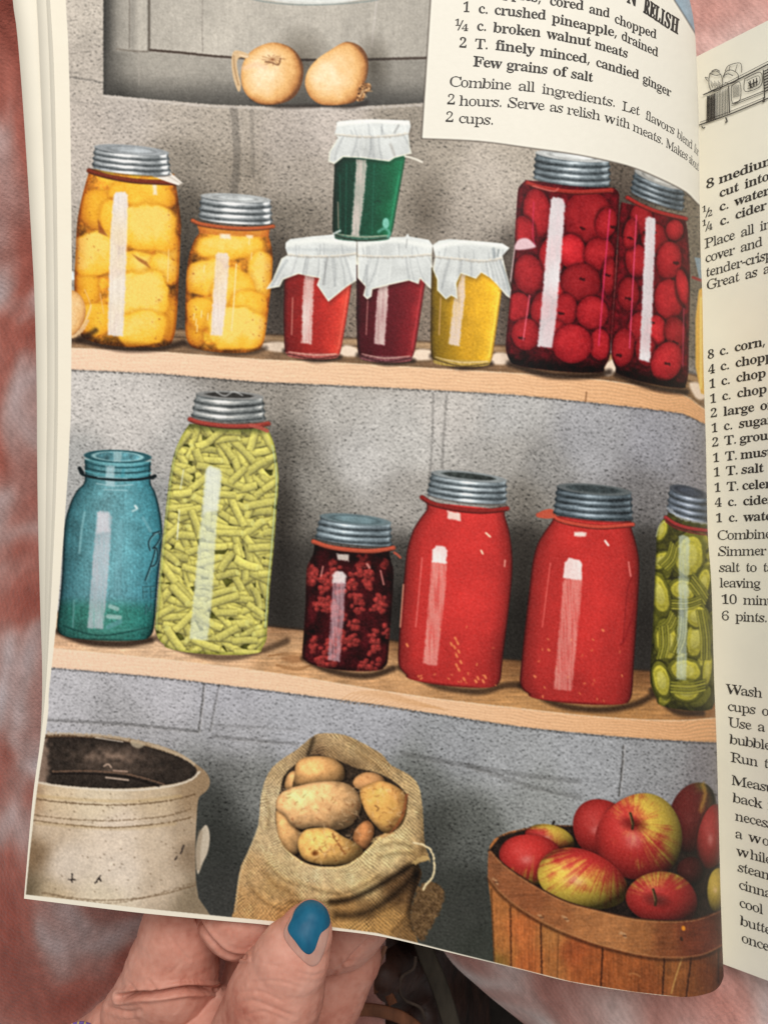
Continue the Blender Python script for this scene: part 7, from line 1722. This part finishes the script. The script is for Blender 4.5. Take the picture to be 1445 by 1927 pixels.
m_fl, nt, b = mat('dark_floor', (.012, .009, .008), .8, .2)
fz = node(nt, 'ShaderNodeTexNoise', Scale=60.0, Detail=5.0); nt.links.new(coords(nt), fz.inputs['Vector'])
nt.links.new(ramp(nt, fz.outputs[0], [(.35, (.008, .006, .005)), (.7, (.03, .022, .018))]).outputs[0], b.inputs['Base Color'])
q = place(np.array([-900, 2600, 2600, -900]), np.array([-900, -900, 2900, 2900]), np.full(4, 3600))
fl_ = mesh('floor', q, [(0, 3, 2, 1)], m_fl, None, False); tag(fl_, 'dark floor showing in the gap between the fabrics', None, 'structure')

m_lea, nt, b = mat('brown_leather', (.07, .03, .02), .5, .4)
lz = node(nt, 'ShaderNodeTexNoise', Scale=45.0, Detail=6.0, Distortion=.6); nt.links.new(coords(nt), lz.inputs['Vector'])
nt.links.new(ramp(nt, lz.outputs[0], [(.3, (.010, .005, .004)), (.5, (.034, .014, .010)), (.75, (.085, .036, .022))]).outputs[0], b.inputs['Base Color'])
bump(nt, b, lz.outputs[0], .8, .004)
def d_bag(x, y):
    return 2420 + 60 * np.sin(x / 26.0 + y / 50.0) * np.cos(y / 33.0 - x / 80.0) + 40 * np.sin((x - y) / 41.0) + 420 * np.clip((x - 780) / 90, 0, 1.5) ** 2
def mk_m(name, base, rough):
    m, nt, b = mat(name, base, rough, .3)
    z = node(nt, 'ShaderNodeTexNoise', Scale=220.0, Detail=4.0); nt.links.new(coords(nt, (1, .3, 1)), z.inputs['Vector'])
    c = np.array(base)
    nt.links.new(ramp(nt, z.outputs[0], [(.3, tuple(c * .6)), (.7, tuple(c * 1.3))]).outputs[0], b.inputs['Base Color'])
    bump(nt, b, z.outputs[0], .4, .0008)
    return m
xs = np.linspace(560, 905, 90); ys = np.linspace(1640, 2200, 130)
XX, YY = np.meshgrid(xs, ys, indexing='ij')
bag = mesh('leather_bag', place(XX, YY, d_bag(XX, YY)).reshape(-1, 3), gridfaces(90, 130), m_lea)
bag.modifiers.new('thick', 'SOLIDIFY').thickness = .006
tag(bag, 'crumpled dark brown leather bag in the gap beside the hand', 'bag')
def strapmesh(name, pts, w, th, m, parent):
    p = smooth(pts, 8, False)
    V, F = [], []
    d = np.gradient(p[:, :2], axis=0); n = np.stack([-d[:, 1], d[:, 0]], -1); n /= np.linalg.norm(n, axis=1)[:, None]
    for sgn, dz in ((1, 0), (.8, -th), (-.8, -th), (-1, 0), (-.6, th), (.6, th)):
        e = p[:, :2] + n * w / 2 * sgn
        V.append(place(e[:, 0], e[:, 1], p[:, 2] + dz))
    k = len(p); V = np.concatenate(V)
    for r_ in range(6):
        for q in range(k - 1):
            F.append((r_ * k + q, r_ * k + q + 1, (r_ + 1) % 6 * k + q + 1, (r_ + 1) % 6 * k + q))
    return mesh(name, V, F, m, parent, True, None, V.mean(0))
strapmesh('strap', [(770, 1700, 2330), (800, 1790, 2320), (828, 1860, 2320), (852, 1940, 2330), (880, 2060, 2360)], 34, 6, mk_m('olive_webbing', (.05, .042, .03), .8), bag)
strapmesh('trim_band', [(725, 1780, 2290), (712, 1815, 2285), (690, 1850, 2290), (662, 1880, 2290), (640, 1930, 2300)], 9, 6, mk_m('tan_edge', (.26, .12, .07), .5), bag)
cord = strapmesh('cord', [(782, 1800, 2320), (778, 1822, 2316), (756, 1838, 2316), (752, 1862, 2318), (762, 1882, 2316), (790, 1896, 2318), (800, 1920, 2330)], 6, 4, mk_m('pale_cord', (.07, .05, .038), .8), bag)
m_lf = mk_m('dry_leaf', (.17, .065, .03), .7)
strapmesh('handle', [(648, 1902, 2270), (690, 1900, 2262), (730, 1906, 2264), (764, 1920, 2275), (800, 1950, 2300)], 26, 10, m_lf, bag)
strapmesh('flap_fold', [(690, 1872, 2310), (712, 1860, 2306), (728, 1868, 2310), (740, 1890, 2316)], 18, 8, m_lf, bag)

# thin beaded bracelet on the wrist
m_bead = mk_m('purple_bead', (.16, .09, .36), .35); m_gold = mk_m('yellow_bead', (.62, .45, .08), .35)
br_ = empty('bracelet', tuple(place(150, 1940, 1640)), 'thin purple and yellow beaded bracelet at the wrist', 'bracelet')
for k_, (mm, every) in enumerate(((m_bead, 0), (m_gold, 1))):
    bm = bmesh.new()
    for q in range(22):
        if (q % 4 == 1) == bool(every):
            t = q / 21
            c = Vector(place(122 + 62 * t, 1940 - 15 * math.sin(math.pi * (t * .9 + .05)), 1640 + 40 * (t - .5) ** 2))
            bmesh.ops.create_icosphere(bm, subdivisions=2, radius=3.4 * U, matrix=__import__('mathutils').Matrix.Translation(c - br_.location))
    me = bpy.data.meshes.new('bead_row'); bm.to_mesh(me); bm.free(); me.materials.append(mm)
    me.polygons.foreach_set('use_smooth', np.ones(len(me.polygons), bool))
    o = bpy.data.objects.new(('purple_beads', 'yellow_beads')[k_], me); COL.objects.link(o); o.parent = br_
